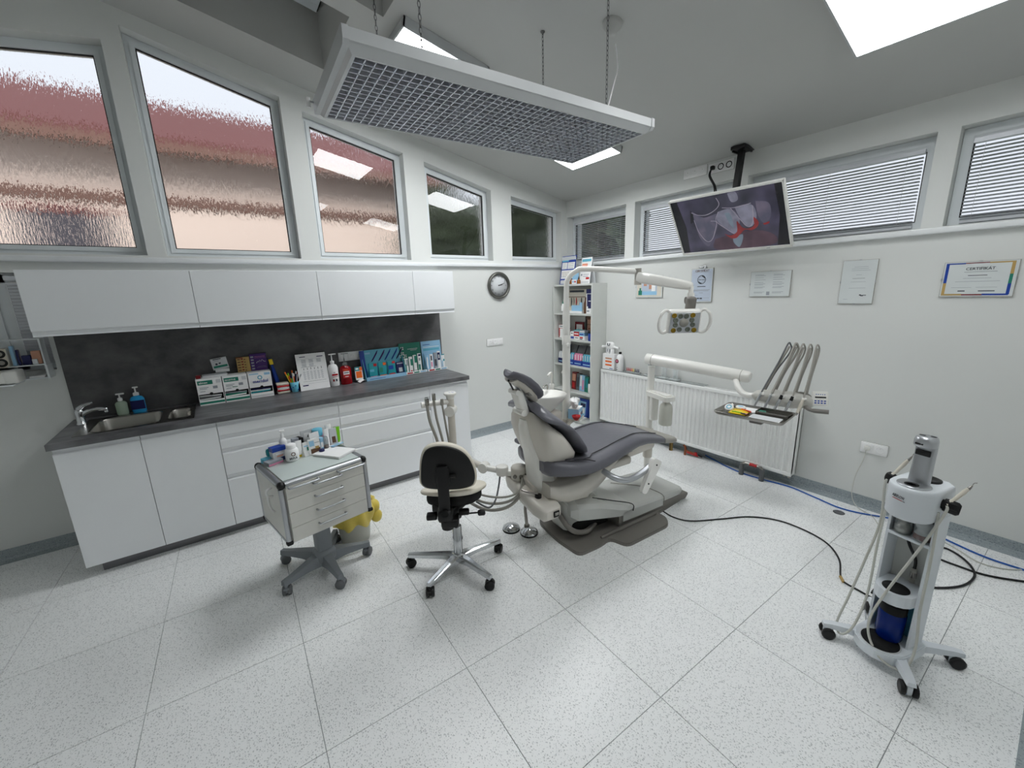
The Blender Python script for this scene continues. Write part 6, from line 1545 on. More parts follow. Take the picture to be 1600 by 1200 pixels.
for k in range(8):
    q = thing('interdental_brush', 'upright %s-tipped interdental brush in the clear rack' % ['pink red','bright red','deep red','orange','yellow','black','dark navy','navy blue'][k] + (', ' + ['first','second','third','fourth','fifth','sixth','seventh','last'][k] + ' in its row'), 'brush', (-.070,-1.075-.0225*k,ZG+.020), 0, 'interdental brushes in the clear rack')
    g = G(); g.tube([(0,0,0),(0,0,.012),(0,0,.016),(0,0,.034)], [.006,.006,.0045,.003], cl[k], 8); g.build('cap', q)
g = G(); g.rbox((-.070,-1.155,ZG+.009), (.04,.20,.017), .003, 'clear_plastic'); tag(g.build('brush_rack'), 'clear low rack holding the coloured brushes on the radiator', 'rack')
for k, (y, h, l) in enumerate(((-1.36,.175,'tall clear acrylic leaflet stand on the radiator left of the delivery post'), (-1.535,.105,'short clear acrylic stand just right of the delivery post'), (-1.665,.105,'short clear acrylic stand furthest right on the radiator'))):
    q = thing('acrylic_stand', l, 'stand', (-.058,y,ZG), 0, 'clear acrylic stands on the radiator')
    g = G(); g.rbox((0,0,.006), (.07,.11,.012), .003, 'acrylic'); 
    for s_ in (-1,1): g.rbox((.01,s_*.024,h/2+.012), (.006,.005,h), .001, 'paper_grey')
    g.rbox((.01,0,h/2+.012), (.004,.05,h), .001, 'acrylic')
    for z in range(3 if k == 0 else 1): g.ball((-.002,0,.04+.035*z), .007, 'alu', 8)
    if k == 0: g.rbox((.005,0,h+.012), (.05,.14,.006), .002, 'paper_grey')
    g.build('stand', q)

# ------------------------------------------------------------ bookcase in the corner
bkx, by0, by1 = -.250, -.695, -.020
t = thing('bookcase', 'narrow white open bookcase in the corner of the room', 'bookcase', (-.125, -.357, 0))
SZ = [.055, .415, .750, 1.075, 1.395]
HB = 1.745
g = G(); g.box((bkx,by0,0), (-.004,by0+.020,HB), 'bookcase_white'); g.build('side_panel', t, world=True)
g = G(); g.box((bkx,by1-.020,0), (-.004,by1,HB), 'bookcase_white'); g.build('side_panel', t, world=True)
g = G(); g.box((bkx,by0+.020,HB-.022), (-.004,by1-.020,HB), 'bookcase_white'); g.build('top', t, world=True)
for z in SZ:
    g = G(); g.box((bkx+.004,by0+.0205,z-.020), (-.013,by1-.0205,z), 'bookcase_white'); g.build('shelf', t, world=True)
g = G(); g.box((-.012,by0+.0205,.035), (-.005,by1-.0205,HB-.022), 'bookcase_white'); g.box((bkx+.03,by0+.0205,0), (bkx+.045,by1-.0205,.035), 'bookcase_white'); g.build('back_panel', t, world=True)
R_ = -PI/2      # fronts face -x
def shelf_item(name, label, y, z, w, h, d, m, rects=(), cat='box', x=None, group=None, tilt=0.0, rz=0.0, txt=()):
    xc = (bkx + .035 + d/2) if x is None else x
    if x is not None and xc - d/2 < bkx: pass
    return carton(name, label, (xc, y, z+.0012), w, d, h, m, rects, cat, R_+rz, group, tilt, txt=txt)
# bottom shelf
shelf_item('picture_book', 'blue picture book standing at the left of the lowest shelf', -.40, SZ[0], .19, .235, .02, 'blue', [(.06,.08,.80,.86,'lightblue'), (.15,.2,.7,.5,'paper'), (.3,.55,.75,.75,'navy')], 'book', x=-.09, tilt=-.12)
shelf_item('booklet', 'grey booklet with a dark figure at the right end of the lowest shelf', -.605, SZ[0], .10, .20, .02, 'pipe_grey', [(.0,.0,1,.2,'navy'), (.2,.15,.8,.75,'brown'), (.3,.6,.7,.9,'paper_grey')], 'booklet', x=-.12, tilt=-.18)
shelf_item('booklet', 'blue booklet between the picture book and the grey booklet', -.54, SZ[0], .10, .24, .015, 'blue', [(.1,.6,.9,.9,'navy')], 'booklet', x=-.075, tilt=-.10)
shelf_item('pamphlet_stack', 'white pamphlets lying in front on the lowest shelf', -.42, SZ[0], .20, .02, .10, 'paper', x=-.175)
# second shelf
blg = 'bagged brushes on the second lowest shelf'
for k, (y, w, m, sp, l) in enumerate([(-.30,.075,'dark_red',[(.1,.5,.9,.9,'skin_print'),(.2,.1,.7,.4,'red')],'red bag of brushes behind the light pole on the second lowest shelf'),
    (-.372,.055,'pipe_grey',[(.2,.2,.8,.8,'ink')],'dark grey bag of brushes on the second lowest shelf'), (-.445,.085,'lightblue',[(.1,.3,.45,.95,'paper'),(.55,.1,.85,.7,'pink')],'pale blue bag with pink brushes on the second lowest shelf'),
    (-.525,.060,'green',[(.2,.3,.8,.9,'teal')],'green bag of brushes on the second lowest shelf')]):
    shelf_item('brush_bag', l, y, SZ[1], w, .225-.01*k, .05, m, sp, 'bag', x=-.13, group=blg, tilt=-.06)
t = thing('jar', 'white jar with a black lid at the right end of the second lowest shelf', 'jar', (-.16, -.615, SZ[1]+.001))
g = G(); g.lathe([(.036,0),(.040,.005),(.040,.12),(.034,.13)], (0,0,0), 'paper', 22); g.build('body', t)
g = G(); g.lathe([(.036,0),(.036,.035),(0,.037)], (0,0,.13), 'black', 22); g.build('lid', t)
t = thing('toy_swan', 'small white swan neck figure at the left of the second lowest shelf', 'figure', (-.16, -.135, SZ[1]+.001))
g = G(); g.tube(smooth_path([(0,-.03,.0),(0,-.03,.10),(0,-.02,.16),(0,.02,.21),(0,.05,.19)], 5), [.014]*21, 'dental_white', 10); g.rbox((0,-.02,.03), (.05,.06,.06), .015, 'green'); g.build('body', t)
# third shelf: blue crates of paste
crg = 'blue edged product boxes on the middle shelf'
for k, (y, w, top, l) in enumerate([(-.135,.13,'paper_grey','grey and navy box at the left of the middle shelf'), (-.315,.065,'cyan','narrow cyan and blue box right of the light pole on the middle shelf'),
    (-.425,.135,'pink','box of pink and white tubes on the middle shelf'), (-.575,.145,'cyan','box of pale blue and white tubes at the right of the middle shelf')]):
    t = thing('product_box', l, 'box', (-.15, y, SZ[2]+.001), R_, crg)
    g = G(); g.box((-w/2,-.06,0), (w/2,.06,.065), 'blue' if k else 'navy'); g.prism([(-.055,.065),(.055,.065),(.06,.24),(.035,.24)], -w/2+.002, w/2-.002, 'pipe_grey', 'x'); g.build('body', t)
    g = G(); g.prism([(-.062,.066),(-.056,.066),(-.030,.150),(-.036,.150)], -w/2+.004, w/2-.004, top, 'x'); g.build('tray_front', t)
    nb = max(2, int(w/.02))
    for b in range(nb):
        g = G(); x = -w/2+.012+(w-.024)*b/(nb-1); g.rbox((x,-.060,.105), (.008,.008,.065), .003, 'paper' if (b+k) % 2 else top, Matrix.Identity(4)); g.build('tube', t)
    g = G(); sheet(g, frame_m((-w/2,-.0603,0), (1,0,0), (0,0,1)), [(.1*w,.02,.9*w,.032,'lightblue')]); g.build('print', t)
# fourth shelf
shelf_item('framed_card', 'dark red framed card standing behind the light pole on the fourth shelf', -.285, SZ[3], .15, .20, .015, 'dark_red', [(.15,.1,.85,.85,'paper'), (.3,.2,.7,.6,'paper_grey')], 'frame', x=-.035)
shelf_item('portrait_box', 'dark box with a printed face beside the navy panel on the fourth shelf', -.455, SZ[3], .115, .275, .03, 'black', [(.3,.35,.85,.92,'skin_print'), (.15,.86,.95,1,'brown'), (.32,.62,.5,.66,'brown'), (.62,.62,.78,.66,'brown'), (.45,.44,.7,.48,'dark_red'), (.2,.05,.7,.22,'skin_print')], 'box', x=-.035)
shelf_item('navy_box', 'plain navy box at the back right of the fourth shelf', -.583, SZ[3], .12, .275, .03, 'navy', [(.3,.5,.5,.55,'blue')], 'box', x=-.035)
shelf_item('dispenser_stand', 'white and red dispenser stand at the left of the fourth shelf', -.115, SZ[3], .10, .165, .06, 'red', [(.1,.0,.9,.12,'paper'), (.18,.12,.82,.72,'paper'), (.0,.76,1,1,'paper'), (.15,.85,.85,.91,'ink'), (.4,.2,.6,.35,'ink')], 'stand', x=-.16)
shelf_item('dispenser_stand', 'red edged card standing just left of the light pole on the fourth shelf', -.195, SZ[3], .045, .13, .04, 'dark_red', [(.2,.3,.8,.5,'red')], 'stand', x=-.15)
stg = 'small cartons stacked on the fourth shelf'
for k, (y, dz, w, h, m, sp, l) in enumerate([(-.320,0,.085,.042,'paper_grey',[(.05,.2,.95,.8,'blue')],'pale box with a blue stripe at the lower left of the carton stack'), (-.405,0,.085,.042,'paper',[(.2,.4,.8,.6,'ink')],'white box in the middle of the bottom row of the carton stack'),
    (-.495,0,.085,.048,'paper',[(.1,.4,.7,.8,'red'),(.1,.1,.6,.3,'ink')],'white box with red and black print in the bottom row of the carton stack'), (-.325,.043,.06,.050,'paper',[(.2,.5,.7,.7,'ink')],'white box at the upper left of the carton stack'),
    (-.400,.043,.090,.052,'red',[(.1,.4,.9,.65,'paper')],'bright red box on the carton stack'), (-.490,.049,.08,.040,'lightblue',[(.1,.3,.9,.7,'blue')],'pale blue box right of the red one on the carton stack'),
    (-.405,.096,.10,.022,'teal',[(.1,.3,.9,.7,'paper_grey')],'flat teal box on top of the red one'), (-.495,.090,.10,.026,'ink_soft',[(.1,.3,.9,.7,'paper')],'flat grey box on top of the pale blue one')]):
    shelf_item('small_carton', l, y, SZ[3]+dz, w, h, .08, m, sp, 'carton', x=-.17, group=stg)
t = thing('blue_tin', 'dark blue tin with a black lid at the right end of the fourth shelf', 'tin', (-.185, -.625, SZ[3]+.001))
g = G(); g.lathe([(.036,0),(.038,.003),(.038,.09)], (0,0,0), 'blue', 20); g.build('body', t)
g = G(); g.lathe([(.039,0),(.039,.022),(0,.024)], (0,0,.09), 'black', 20); g.build('lid', t)
# top shelf
t = thing('tool_display', 'beige display board with hanging instruments on the top shelf', 'display', (-.10, -.305, SZ[4]+.001), R_)
g = G(); g.box((-.165,-.01,0), (.165,.01,.285), 'stool_beige'); g.box((-.165,-.09,0), (.165,-.01,.025), 'paper'); g.box((.125,-.09,.025), (.165,-.08,.13), 'lightblue'); g.box((-.04,-.06,.025), (.12,-.055,.095), 'lightblue'); g.build('board', t)
g = G(); sheet(g, frame_m((-.165,-.0105,0), (1,0,0), (0,0,1)), [(.04,.25,.29,.275,'ink'), (.02,.19,.31,.198,'brown')]); g.build('print', t)
for k in range(7):
    g = G(); x = -.13+.043*k; g.tube([(x,-.018,.185),(x+.004,-.020,.13),(x,-.022,.07+.01*(k%3))], [.004,.007,.003], ('paper','ink','tube_grey','red','paper','ink','paper')[k], 7); g.build('instrument', t)
t = thing('soap_figure', 'small white bottle with a dark face in front of the display board', 'bottle', (-.205, -.155, SZ[4]+.026)); g = G(); g.lathe([(.020,0),(.022,.004),(.022,.055),(.012,.07),(.010,.09)], (0,0,0), 'paper', 18); g.build('body', t)
g = G(); g.lathe([(.011,.09),(.011,.10),(.004,.104),(.004,.125)], (0,0,0), 'green', 12); g.build('pump', t)
shelf_item('tall_blue_box', 'tall navy and white electric toothbrush box at the right end of the top shelf', -.615, SZ[4], .095, .285, .08, 'paper', [(.0,.82,1,1,'navy'), (.12,.30,.95,.80,'navy'), (.3,.22,.95,.30,'navy'), (.35,.5,.75,.53,'paper'), (.4,.4,.55,.48,'paper'), (.1,.08,.5,.14,'ink_soft')], 'box', x=-.175)
t = thing('brown_bottle', 'thin brown bottle between the display board and the tall navy box', 'bottle', (-.17, -.515, SZ[4]+.001)); g = G(); g.lathe([(.022,0),(.024,.005),(.024,.12),(.010,.15),(.010,.19)], (0,0,0), 'brown', 16); g.build('body', t)
# on top of the bookcase
def easel(name, label, y, w, h, m, rects, x=-.17, tilt=-.16, rz=0.0, leg='paper_grey', txt=()):
    t = thing(name, label, 'sign', (x, y, HB+.001), R_+rz)
    M = Matrix.Rotation(tilt, 4, 'X'); g = G(); g.box((-w/2,0,0), (w/2,.004,h), m, M); g.build('card', t)
    g = G(); g.box((-w/2,0,0), (w/2,.003,h*.98), leg, Matrix.Translation((0,.105,0)) @ Matrix.Rotation(.20, 4, 'X')); g.build('stand', t)
    g = G(); F = M @ frame_m((-w/2,-.0003,0), (1,0,0), (0,0,1)); sheet(g, F, [(a*w,b*h,c_*w,e*h,mm) for a,b,c_,e,mm in rects], .0004); g.build('print', t)
    for s_, size, fx, fz, mm in txt: text(s_, size, M @ frame_m((-w/2+fx*w,-.0022,fz*h), (1,0,0), (0,0,1)), mm, t, world=False, bold=True)
    return t
rr = [(.04,.80,.50,.96,'cyan'), (.52,.83,.96,.97,'blue'), (.05,.54,.42,.77,'paper'), (.46,.54,.95,.77,'paper'), (.05,.20,.95,.50,'paper'), (.05,.02,.95,.15,'paper_grey')]
for k in range(5): rr += [(.08,.58+.034*k,.30+.02*(k%3),.59+.034*k,'ink_soft'), (.50,.58+.034*k,.86+.03*(k%2),.59+.034*k,'ink_soft')]
for k in range(7): rr += [(.10+.12*k,.26,.12+.12*k,.46,'gold'), (.10+.12*k,.26,.16+.12*k,.28,'ink_soft')]
easel('information_board', 'tall blue framed information board at the left on top of the bookcase', -.20, .245, .345, 'blue', rr, x=-.19, txt=[])
easel('tooth_calendar', 'white desk sign with a blue header on top of the bookcase', -.515, .165, .300, 'paper', [(.06,.84,.92,.94,'cyan'), (.10,.66,.62,.76,'orange'), (.12,.70,.60,.72,'paper'), (.10,.60,.6,.62,'ink_soft'), (.05,.44,.9,.46,'paper_grey'), (.08,.30,.22,.38,'ink_soft'), (.30,.34,.85,.36,'ink_soft'), (.30,.27,.80,.29,'ink_soft'), (.60,.16,.92,.24,'red'), (.1,.02,.9,.08,'paper_grey')], x=-.20, txt=[])
t = thing('card_holder', 'small white card with red and blue marks between the amber bottles on the bookcase', 'card', (-.215, -.375, HB+.001), R_)
g = G(); g.box((-.04,-.012,0), (.04,-.009,.05), 'paper'); g.box((-.05,.004,0), (.05,.008,.125), 'lightblue', Matrix.Rotation(-.08, 4, 'X')); g.build('card', t); g = G(); sheet(g, frame_m((-.04,-.0123,0), (1,0,0), (0,0,1)), [(.012,.016,.036,.034,'lightblue'), (.044,.016,.068,.034,'red')]); g.build('print', t)
for k, (y, l) in enumerate(((-.315,'amber dropper bottle beside the light pole on the bookcase'), (-.440,'amber dropper bottle at the foot of the desk sign on the bookcase'))):
    t = thing('amber_bottle', l, 'bottle', (-.215, y, HB+.001)); g = G(); g.lathe([(.020,0),(.022,.004),(.022,.035),(.010,.048),(.010,.056)], (0,0,0), 'amber', 18); g.build('body', t)
    g = G(); g.lathe([(.011,.056),(.011,.066),(.005,.070),(.004,.085)], (0,0,0), 'black', 12); g.build('cap', t)

# ------------------------------------------------------------ television
t = thing('television', 'white-framed television tilted down on a black ceiling bracket, showing teeth', 'television', (-.35, -2.215, 2.15))
TLc, TRc, BRc, BLc = Vector((-.50,-1.790,2.380)), Vector((-.50,-2.670,2.372)), Vector((-.21,-2.650,1.942)), Vector((-.21,-1.768,1.958))
ctr = (TLc+TRc+BRc+BLc)/4; tx = ((TRc-TLc)+(BRc-BLc)).normalized(); ty = ((TLc-BLc)+(TRc-BRc)).normalized(); TVM = frame_m(ctr, tx, ty)
hw, hh = .442, .258
g = G(); g.rbox((0,0,-.022), (2*hw,2*hh,.030), .006, 'tv_white', TVM); g.rbox((0,-.02,-.055), (2*hw*.8,2*hh*.7,.05), .015, 'tv_white', TVM); 
for lo, hi in (((-hw,-hh),(hw,-hh+.020)), ((-hw,hh-.012),(hw,hh)), ((-hw,-hh),(-hw+.012,hh)), ((hw-.012,-hh),(hw,hh))): g.box((lo[0],lo[1],-.010), (hi[0],hi[1],.0015), 'tv_white', TVM)
g.build('frame', t, world=True)
g = G(); g.box((hw*.60,-hh+.006,.0015), (hw*.66,-hh+.011,.0022), 'ink_soft', TVM); g.build('badge', t, world=True)
# screen picture: emissive, with soft procedural colour
def screen_mat(name, c0, c1, scale, e, sx=1.0):
    m = bpy.data.materials.new(name); m.use_nodes = True; nt = m.node_tree; b = nt.nodes['Principled BSDF']
    tc = node(nt, 'ShaderNodeTexCoord'); nz = node(nt, 'ShaderNodeTexNoise'); nz.inputs['Scale'].default_value = scale; nz.inputs['Detail'].default_value = 2
    nt.links.new(tc.outputs['Object'], nz.inputs[0]); cr = node(nt, 'ShaderNodeValToRGB'); cr.color_ramp.elements[0].position = .35; cr.color_ramp.elements[1].position = .65
    cr.color_ramp.elements[0].color = srgb(c0)+(1,); cr.color_ramp.elements[1].color = srgb(c1)+(1,); nt.links.new(nz.outputs['Fac'], cr.inputs[0])
    nt.links.new(cr.outputs[0], b.inputs['Emission Color']); b.inputs['Emission Strength'].default_value = e
    b.inputs['Base Color'].default_value = (.01,.01,.012,1); b.inputs['Roughness'].default_value = .18; MATS[name] = m
screen_mat('screen_back', (.12,.13,.18), (.30,.28,.37), 4.5, .72); screen_mat('screen_tooth', (.40,.40,.46), (.50,.50,.57), 12, .75)
screen_mat('screen_tooth_dim', (.30,.30,.37), (.40,.37,.44), 10, .75); screen_mat('screen_line', (.52,.50,.56), (.58,.55,.60), 6, .75); screen_mat('screen_red', (.45,.10,.11), (.54,.14,.14), 12, .7)
screen_mat('screen_gum', (.24,.16,.21), (.33,.24,.29), 8, .7); screen_mat('screen_black', (.03,.03,.05), (.05,.05,.08), 8, .7); screen_mat('screen_shine', (.40,.46,.52), (.47,.53,.58), 8, .7)
SW, SH_ = 2*hw-.024, 2*hh-.032
def sc_(p): return (-hw+.012+p[0]*SW, -hh+.020+(1-p[1])*SH_)
g = G(); g.box((-hw+.012,-hh+.020,-.009), (hw-.012,hh-.012,-.0060), 'screen_back', TVM); g.build('screen', t, world=True)
def flat(poly, m, z, sm=True):
    pts = [sc_(p) for p in poly]
    if sm: pts = [(q.x,q.y) for q in smooth_path([(a,b,0) for a,b in pts+[pts[0]]], 4)[:-1]]
    g.prism(pts, -.0059, z, m, 'z', TVM)
g = G()
flat([(0,.0),(.07,.0),(.10,.5),(.07,.99),(0,.99)], 'screen_black', -.0057, False); flat([(.94,.0),(.995,.0),(.995,.99),(.90,.99),(.95,.5)], 'screen_black', -.0057, False)
flat([(.36,.78),(.62,.70),(.80,.72),(.90,.85),(.84,.98),(.36,.985)], 'screen_gum', -.0056)
flat([(.20,.22),(.30,.36),(.44,.33),(.42,.52),(.33,.80),(.27,.90),(.21,.70)], 'screen_tooth_dim', -.0055)
flat([(.44,.30),(.56,.28),(.62,.45),(.60,.62),(.55,.72),(.49,.62),(.42,.45)], 'screen_tooth', -.0054)
flat([(.60,.26),(.74,.26),(.77,.45),(.72,.62),(.66,.60),(.62,.42)], 'screen_tooth', -.0055)
flat([(.78,.22),(.88,.28),(.88,.50),(.82,.60),(.78,.45)], 'screen_tooth_dim', -.0055)
flat([(.56,.02),(.63,.02),(.64,.15),(.58,.17)], 'screen_tooth', -.0055)
flat([(.53,.80),(.62,.74),(.61,.86),(.57,.97),(.53,.88)], 'screen_shine', -.0053)
flat([(.50,.34),(.55,.36),(.56,.60),(.53,.55)], 'screen_shine', -.0052)
flat([(.46,.70),(.52,.745),(.58,.68),(.595,.50),(.63,.62),(.68,.655),(.735,.61),(.74,.47),(.775,.56),(.76,.64),(.71,.69),(.65,.67),(.60,.74),(.56,.80),(.51,.79)], 'screen_red', -.0050)
flat([(.81,.60),(.86,.58),(.855,.61),(.82,.625)], 'screen_red', -.0052); flat([(.185,.20),(.205,.27),(.185,.42),(.155,.44)], 'screen_black', -.0050, False)
for pl in ([(.19,.24),(.25,.30),(.33,.32),(.42,.26),(.47,.17),(.455,.06)], [(.20,.38),(.215,.60),(.27,.80),(.33,.78),(.38,.62),(.41,.47),(.36,.44)], [(.45,.30),(.41,.45),(.49,.62),(.55,.72)], [(.56,.26),(.62,.46),(.68,.62),(.73,.55),(.75,.28)], [(.49,.24),(.60,.27),(.74,.24)]):
    g.tube(smooth_path([sc_(p)+(-.0054,) for p in pl], 5), .0028, 'screen_line', 5, M=TVM)
g.build('picture', t, world=True)
g = G(); g.rbox((-.085,-2.165,2.762), (.17,.115,.028), .006, 'black'); g.box((-.155,-2.215,2.735), (-.02,-2.205,2.775), 'black'); g.box((-.155,-2.125,2.735), (-.02,-2.115,2.775), 'black')
g.prism([(-.115,2.75),(-.070,2.75),(-.150,2.18),(-.200,2.18)], -2.185, -2.145, 'black', 'y'); g.rbox((-.235,-2.165,2.23), (.10,.22,.16), .01, 'black'); g.build('bracket', t, world=True)
t = thing('television_cable', 'pair of black leads hanging from the outlet row behind the television', 'cable', (-.03,-1.86,2.69)); g = G()
g.rbox((-.032,-1.893,2.690), (.040,.032,.032), .008, 'black')
for k in range(2): g.tube(smooth_path([(-.048,-1.893,2.685), (-.075,-1.90+.01*k,2.62), (-.10,-1.965+.01*k,2.52), (-.16,-2.02+.02*k,2.42), (-.20,-2.06+.02*k,2.32)], 6), .006, 'black', 8)
g.build('lead', t, world=True)

# ------------------------------------------------------------ framed sheets on the wall
def lines(n, x0, x1, y0, y1, m='ink_soft', j=0.15):
    out = []; rnd = random.Random(int(n*97+y0*1000))
    for k in range(n):
        y = y0+(y1-y0)*k/max(1,n-1); a = x0+(x1-x0)*j*rnd.random(); b = x1-(x1-x0)*j*rnd.random(); out.append((a,y,b,y+.006,m))
    return out
def picture(label, y0, y1, z0, z1, rects, txt=(), base='cert_paper', cat='certificate', name='framed_certificate', clips=True):
    w, h = abs(y1-y0), z1-z0; yc, zc_ = (y0+y1)/2, (z0+z1)/2
    t = thing(name, label, cat, (-.001, yc, zc_)); M = frame_m((0,0,0), (0,-1,0), (0,0,1))
    g = G(); g.box((-w/2,-h/2,0), (w/2,h/2,.010), 'tube_grey', M); g.box((-w/2+.002,-h/2+.002,.008), (w/2-.002,h/2-.002,.0105), base, M); g.build('board', t)
    g = G(); F = M @ Matrix.Translation((-w/2,-h/2,.0107)); sheet(g, F, [(a*w,b*h,c_*w,e*h,mm) for a,b,c_,e,mm in rects], .0004)
    g.build('print', t)
    for s_, size, fx, fz, mm in txt: text(s_, size, M @ Matrix.Translation((-w/2+fx*w,-h/2+fz*h,.0117)), mm, t, world=False, bold=True, align='CENTER', ext=.0003)
    g = G()
    if clips:
        for x, y in ((-w/2,0),(w/2,0),(0,h/2),(0,-h/2)): g.box((x-.003 if abs(x) > 0 else x-.007, y-.007 if abs(x) > 0 else y-.003, .0105), (x+.003 if abs(x) > 0 else x+.007, y+.007 if abs(x) > 0 else y+.003, .0130), 'alu', M)
        g.build('clip', t)
    return t, M, w, h
picture('wide certificate with a blue, red and ochre border at the right end of the wall', -3.452, -3.755, 1.566, 1.776,
    [(.03,.04,.97,.965,'cert_paper'), (.03,.40,.075,.965,'blue'), (.03,.04,.075,.40,'gold'), (.03,.93,.30,.965,'blue'), (.30,.94,.62,.965,'dark_red'), (.62,.93,.95,.965,'gold'), (.905,.62,.95,.93,'gold'), (.905,.36,.95,.62,'green'), (.905,.06,.95,.36,'blue'),
     (.06,.04,.32,.085,'gold'), (.32,.04,.60,.075,'dark_red'), (.60,.04,.94,.085,'blue'), (.30,.70,.74,.708,'ink'), (.36,.595,.62,.612,'ink'), (.30,.52,.68,.530,'ink_soft'), (.20,.43,.80,.440,'ink_soft'), (.16,.26,.44,.268,'ink_soft'), (.50,.26,.78,.268,'ink_soft'), (.26,.15,.36,.18,'ink'), (.54,.15,.76,.175,'ink')],
    [('CERTIFIKÁT', .0225, .51, .755, 'ink')])
picture('tall certificate with a signature, second from the right on the wall', -2.928, -3.127, 1.520, 1.826,
    [(.05,.03,.95,.97,'cert_paper')] + lines(3,.28,.82,.84,.76) + lines(1,.42,.60,.66,.66,'ink_soft') + lines(1,.30,.74,.58,.58,'ink') + lines(1,.30,.74,.50,.50) + lines(1,.20,.85,.36,.36) + [(.60,.19,.66,.215,'ink'),(.64,.175,.72,.20,'ink'),(.70,.19,.80,.205,'ink'),(.15,.10,.28,.106,'ink_soft')])
picture('wide certificate in two columns beside the tall signed one', -2.294, -2.602, 1.575, 1.782,
    [(.03,.04,.97,.96,'cert_paper')] + [(a,y,a+.22+.05*((k*3)%2),y+.014,'ink_soft') for a in (.12,.58) for k, y in enumerate((.86,.82,.74,.66,.56,.50,.46,.38,.34,.18,.14))] + [(.44,.06,.52,.20,'ink_soft'), (.455,.08,.505,.18,'cert_paper')])
t_, M_c, w_c, h_c = picture('certificate with a round blue grey seal, hanging beside the operating light arm', -1.748, -1.962, 1.528, 1.838,
    [(.03,.03,.97,.97,'cert_blue'), (.10,.885,.9,.888,'ink'), (.32,.455,.70,.475,'ink'), (.10,.36,.90,.375,'ink_soft'), (.10,.33,.85,.345,'ink_soft'), (.42,.27,.60,.285,'ink_soft'), (.10,.20,.36,.21,'ink_soft'), (.10,.05,.90,.055,'ink_soft'), (.34,.09,.44,.13,'ink'), (.46,.09,.58,.13,'ink'), (.62,.12,.9,.128,'ink_soft')],
    [('CERTIFIKÁT', .026, .5, .90, 'brown'), ('SYMPOZIUM', .011, .5, .655, 'ink')])
g = G(); F = M_c @ Matrix.Translation((0,.052,.0115)); g.lathe([(.036,0),(.041,0),(.041,.0006),(.036,.0006),(.036,0)], (0,0,0), 'ink', 32, F); g.lathe([(.026,0),(.0275,0),(.0275,.0006),(.026,.0006),(.026,0)], (0,0,0), 'ink_soft', 28, F)
for k in range(14):
    a = .5+k*.16 if k < 7 else 3.7+(k-7)*.16; g.box((-.002,-.004,0), (.002,.004,.0008), 'ink', F @ Matrix.Rotation(a-PI/2, 4, 'Z') @ Matrix.Translation((0,.032,0)))
g.build('seal', t_)
picture('small framed colour picture partly behind the operating light arm', -1.112, -1.440, 1.573, 1.792,
    [(.04,.05,.96,.95,'stool_beige'), (.22,.20,.80,.90,'cert_blue'), (.22,.12,.80,.30,'lightblue'), (.30,.55,.42,.85,'skin_print'), (.36,.22,.56,.55,'dark_red'), (.50,.40,.64,.62,'skin_print'), (.60,.30,.74,.80,'paper'), (.10,.12,.24,.34,'green'), (.14,.28,.20,.46,'green')], name='framed_picture', cat='picture')
t = thing('wall_hook', 'small silver hook with a white ribbon above the seal certificate', 'hook', (-.010,-1.875,1.845)); g = G()
g.tube(smooth_path([(0,.055,.005),(0,.02,.003),(0,-.005,.012),(0,-.018,.002),(0,-.006,-.012),(0,.012,-.004)], 5), .005, 'alu', 8); g.ball((-.002,-.005,.0), .009, 'paper', 8); g.build('hook', t)

# ------------------------------------------------------------ suspended luminaire
LC = Vector((-2.478,-2.105,2.50)); rzl = math.atan2(-.0775, 1.50)
t = thing('suspended_luminaire', 'long white louvred luminaire hanging from chains', 'lamp', tuple(LC), rzl)
lw, ld = .755, .287          # half size of the louvre opening
def ringsec(w, d, z): return [(-w,-d,z),(w,-d,z),(w,d,z),(-w,d,z)]
g = G(); loops = [ringsec(lw,ld,0.012), ringsec(lw,ld,0), ringsec(lw+.012,ld+.010,-.001), ringsec(lw+.032,ld+.034,.024), ringsec(lw+.038,ld+.040,.028), ringsec(lw+.040,ld+.042,.066), ringsec(lw+.034,ld+.034,.071), ringsec(lw-.10,ld-.06,.080)]
g.loft(loops, 'luminaire_white', caps=False, smooth=False); g.add(loops[-1], [(0,1,2,3)], 'luminaire_white'); g.add([(x,y,.062) for x,y,z in loops[0]], [(0,1,2,3)], 'alu')
g.loft([ringsec(lw,ld,.012), ringsec(lw,ld,.062)], 'alu', caps=False, smooth=False); g.build('housing', t)
for s_ in (-1, 1):
    g = G(); g.prism([(-ld-.044,.028),(-ld-.044,.068),(-ld-.034,.075),(ld+.034,.075),(ld+.044,.068),(ld+.044,.028),(ld+.030,.014),(-ld-.030,.014)], s_*(lw+.024), s_*(lw+.046), 'luminaire_white', 'x'); g.build('end_cap', t)
g = G(); nx, ny = 40, 15; hgt = .022
for k in range(nx+1):
    x = -lw+2*lw*k/nx; g.prism([(x-.0020,.001),(x+.0020,.001),(x+.0030,hgt),(x-.0030,hgt)], -ld, ld, 'louver', 'y')
for k in range(ny+1):
    y = -ld+2*ld*k/ny; g.prism([(y-.0020,.001),(y+.0020,.001),(y+.0030,hgt-.001),(y-.0030,hgt-.001)], -lw, lw, 'louver', 'x')
o = g.build('louvre', t); o['kind'] = 'stuff'
for k in range(4):
    g = G(); y = -ld+.072+.144*k; g.tube([(-lw+.02,y,.042),(lw-.02,y,.042)], .013, 'paper', 12); g.build('fluorescent_tube', t)
g = G(); g.tube([(-lw-.070,ld+.02,.035),(-lw-.070,ld+.02,.075)], .009, 'paper', 10); g.tube([(-lw-.04,ld+.02,.060),(-lw-.070,ld+.02,.060)], .004, 'alu', 8); g.build('switch_toggle', t)
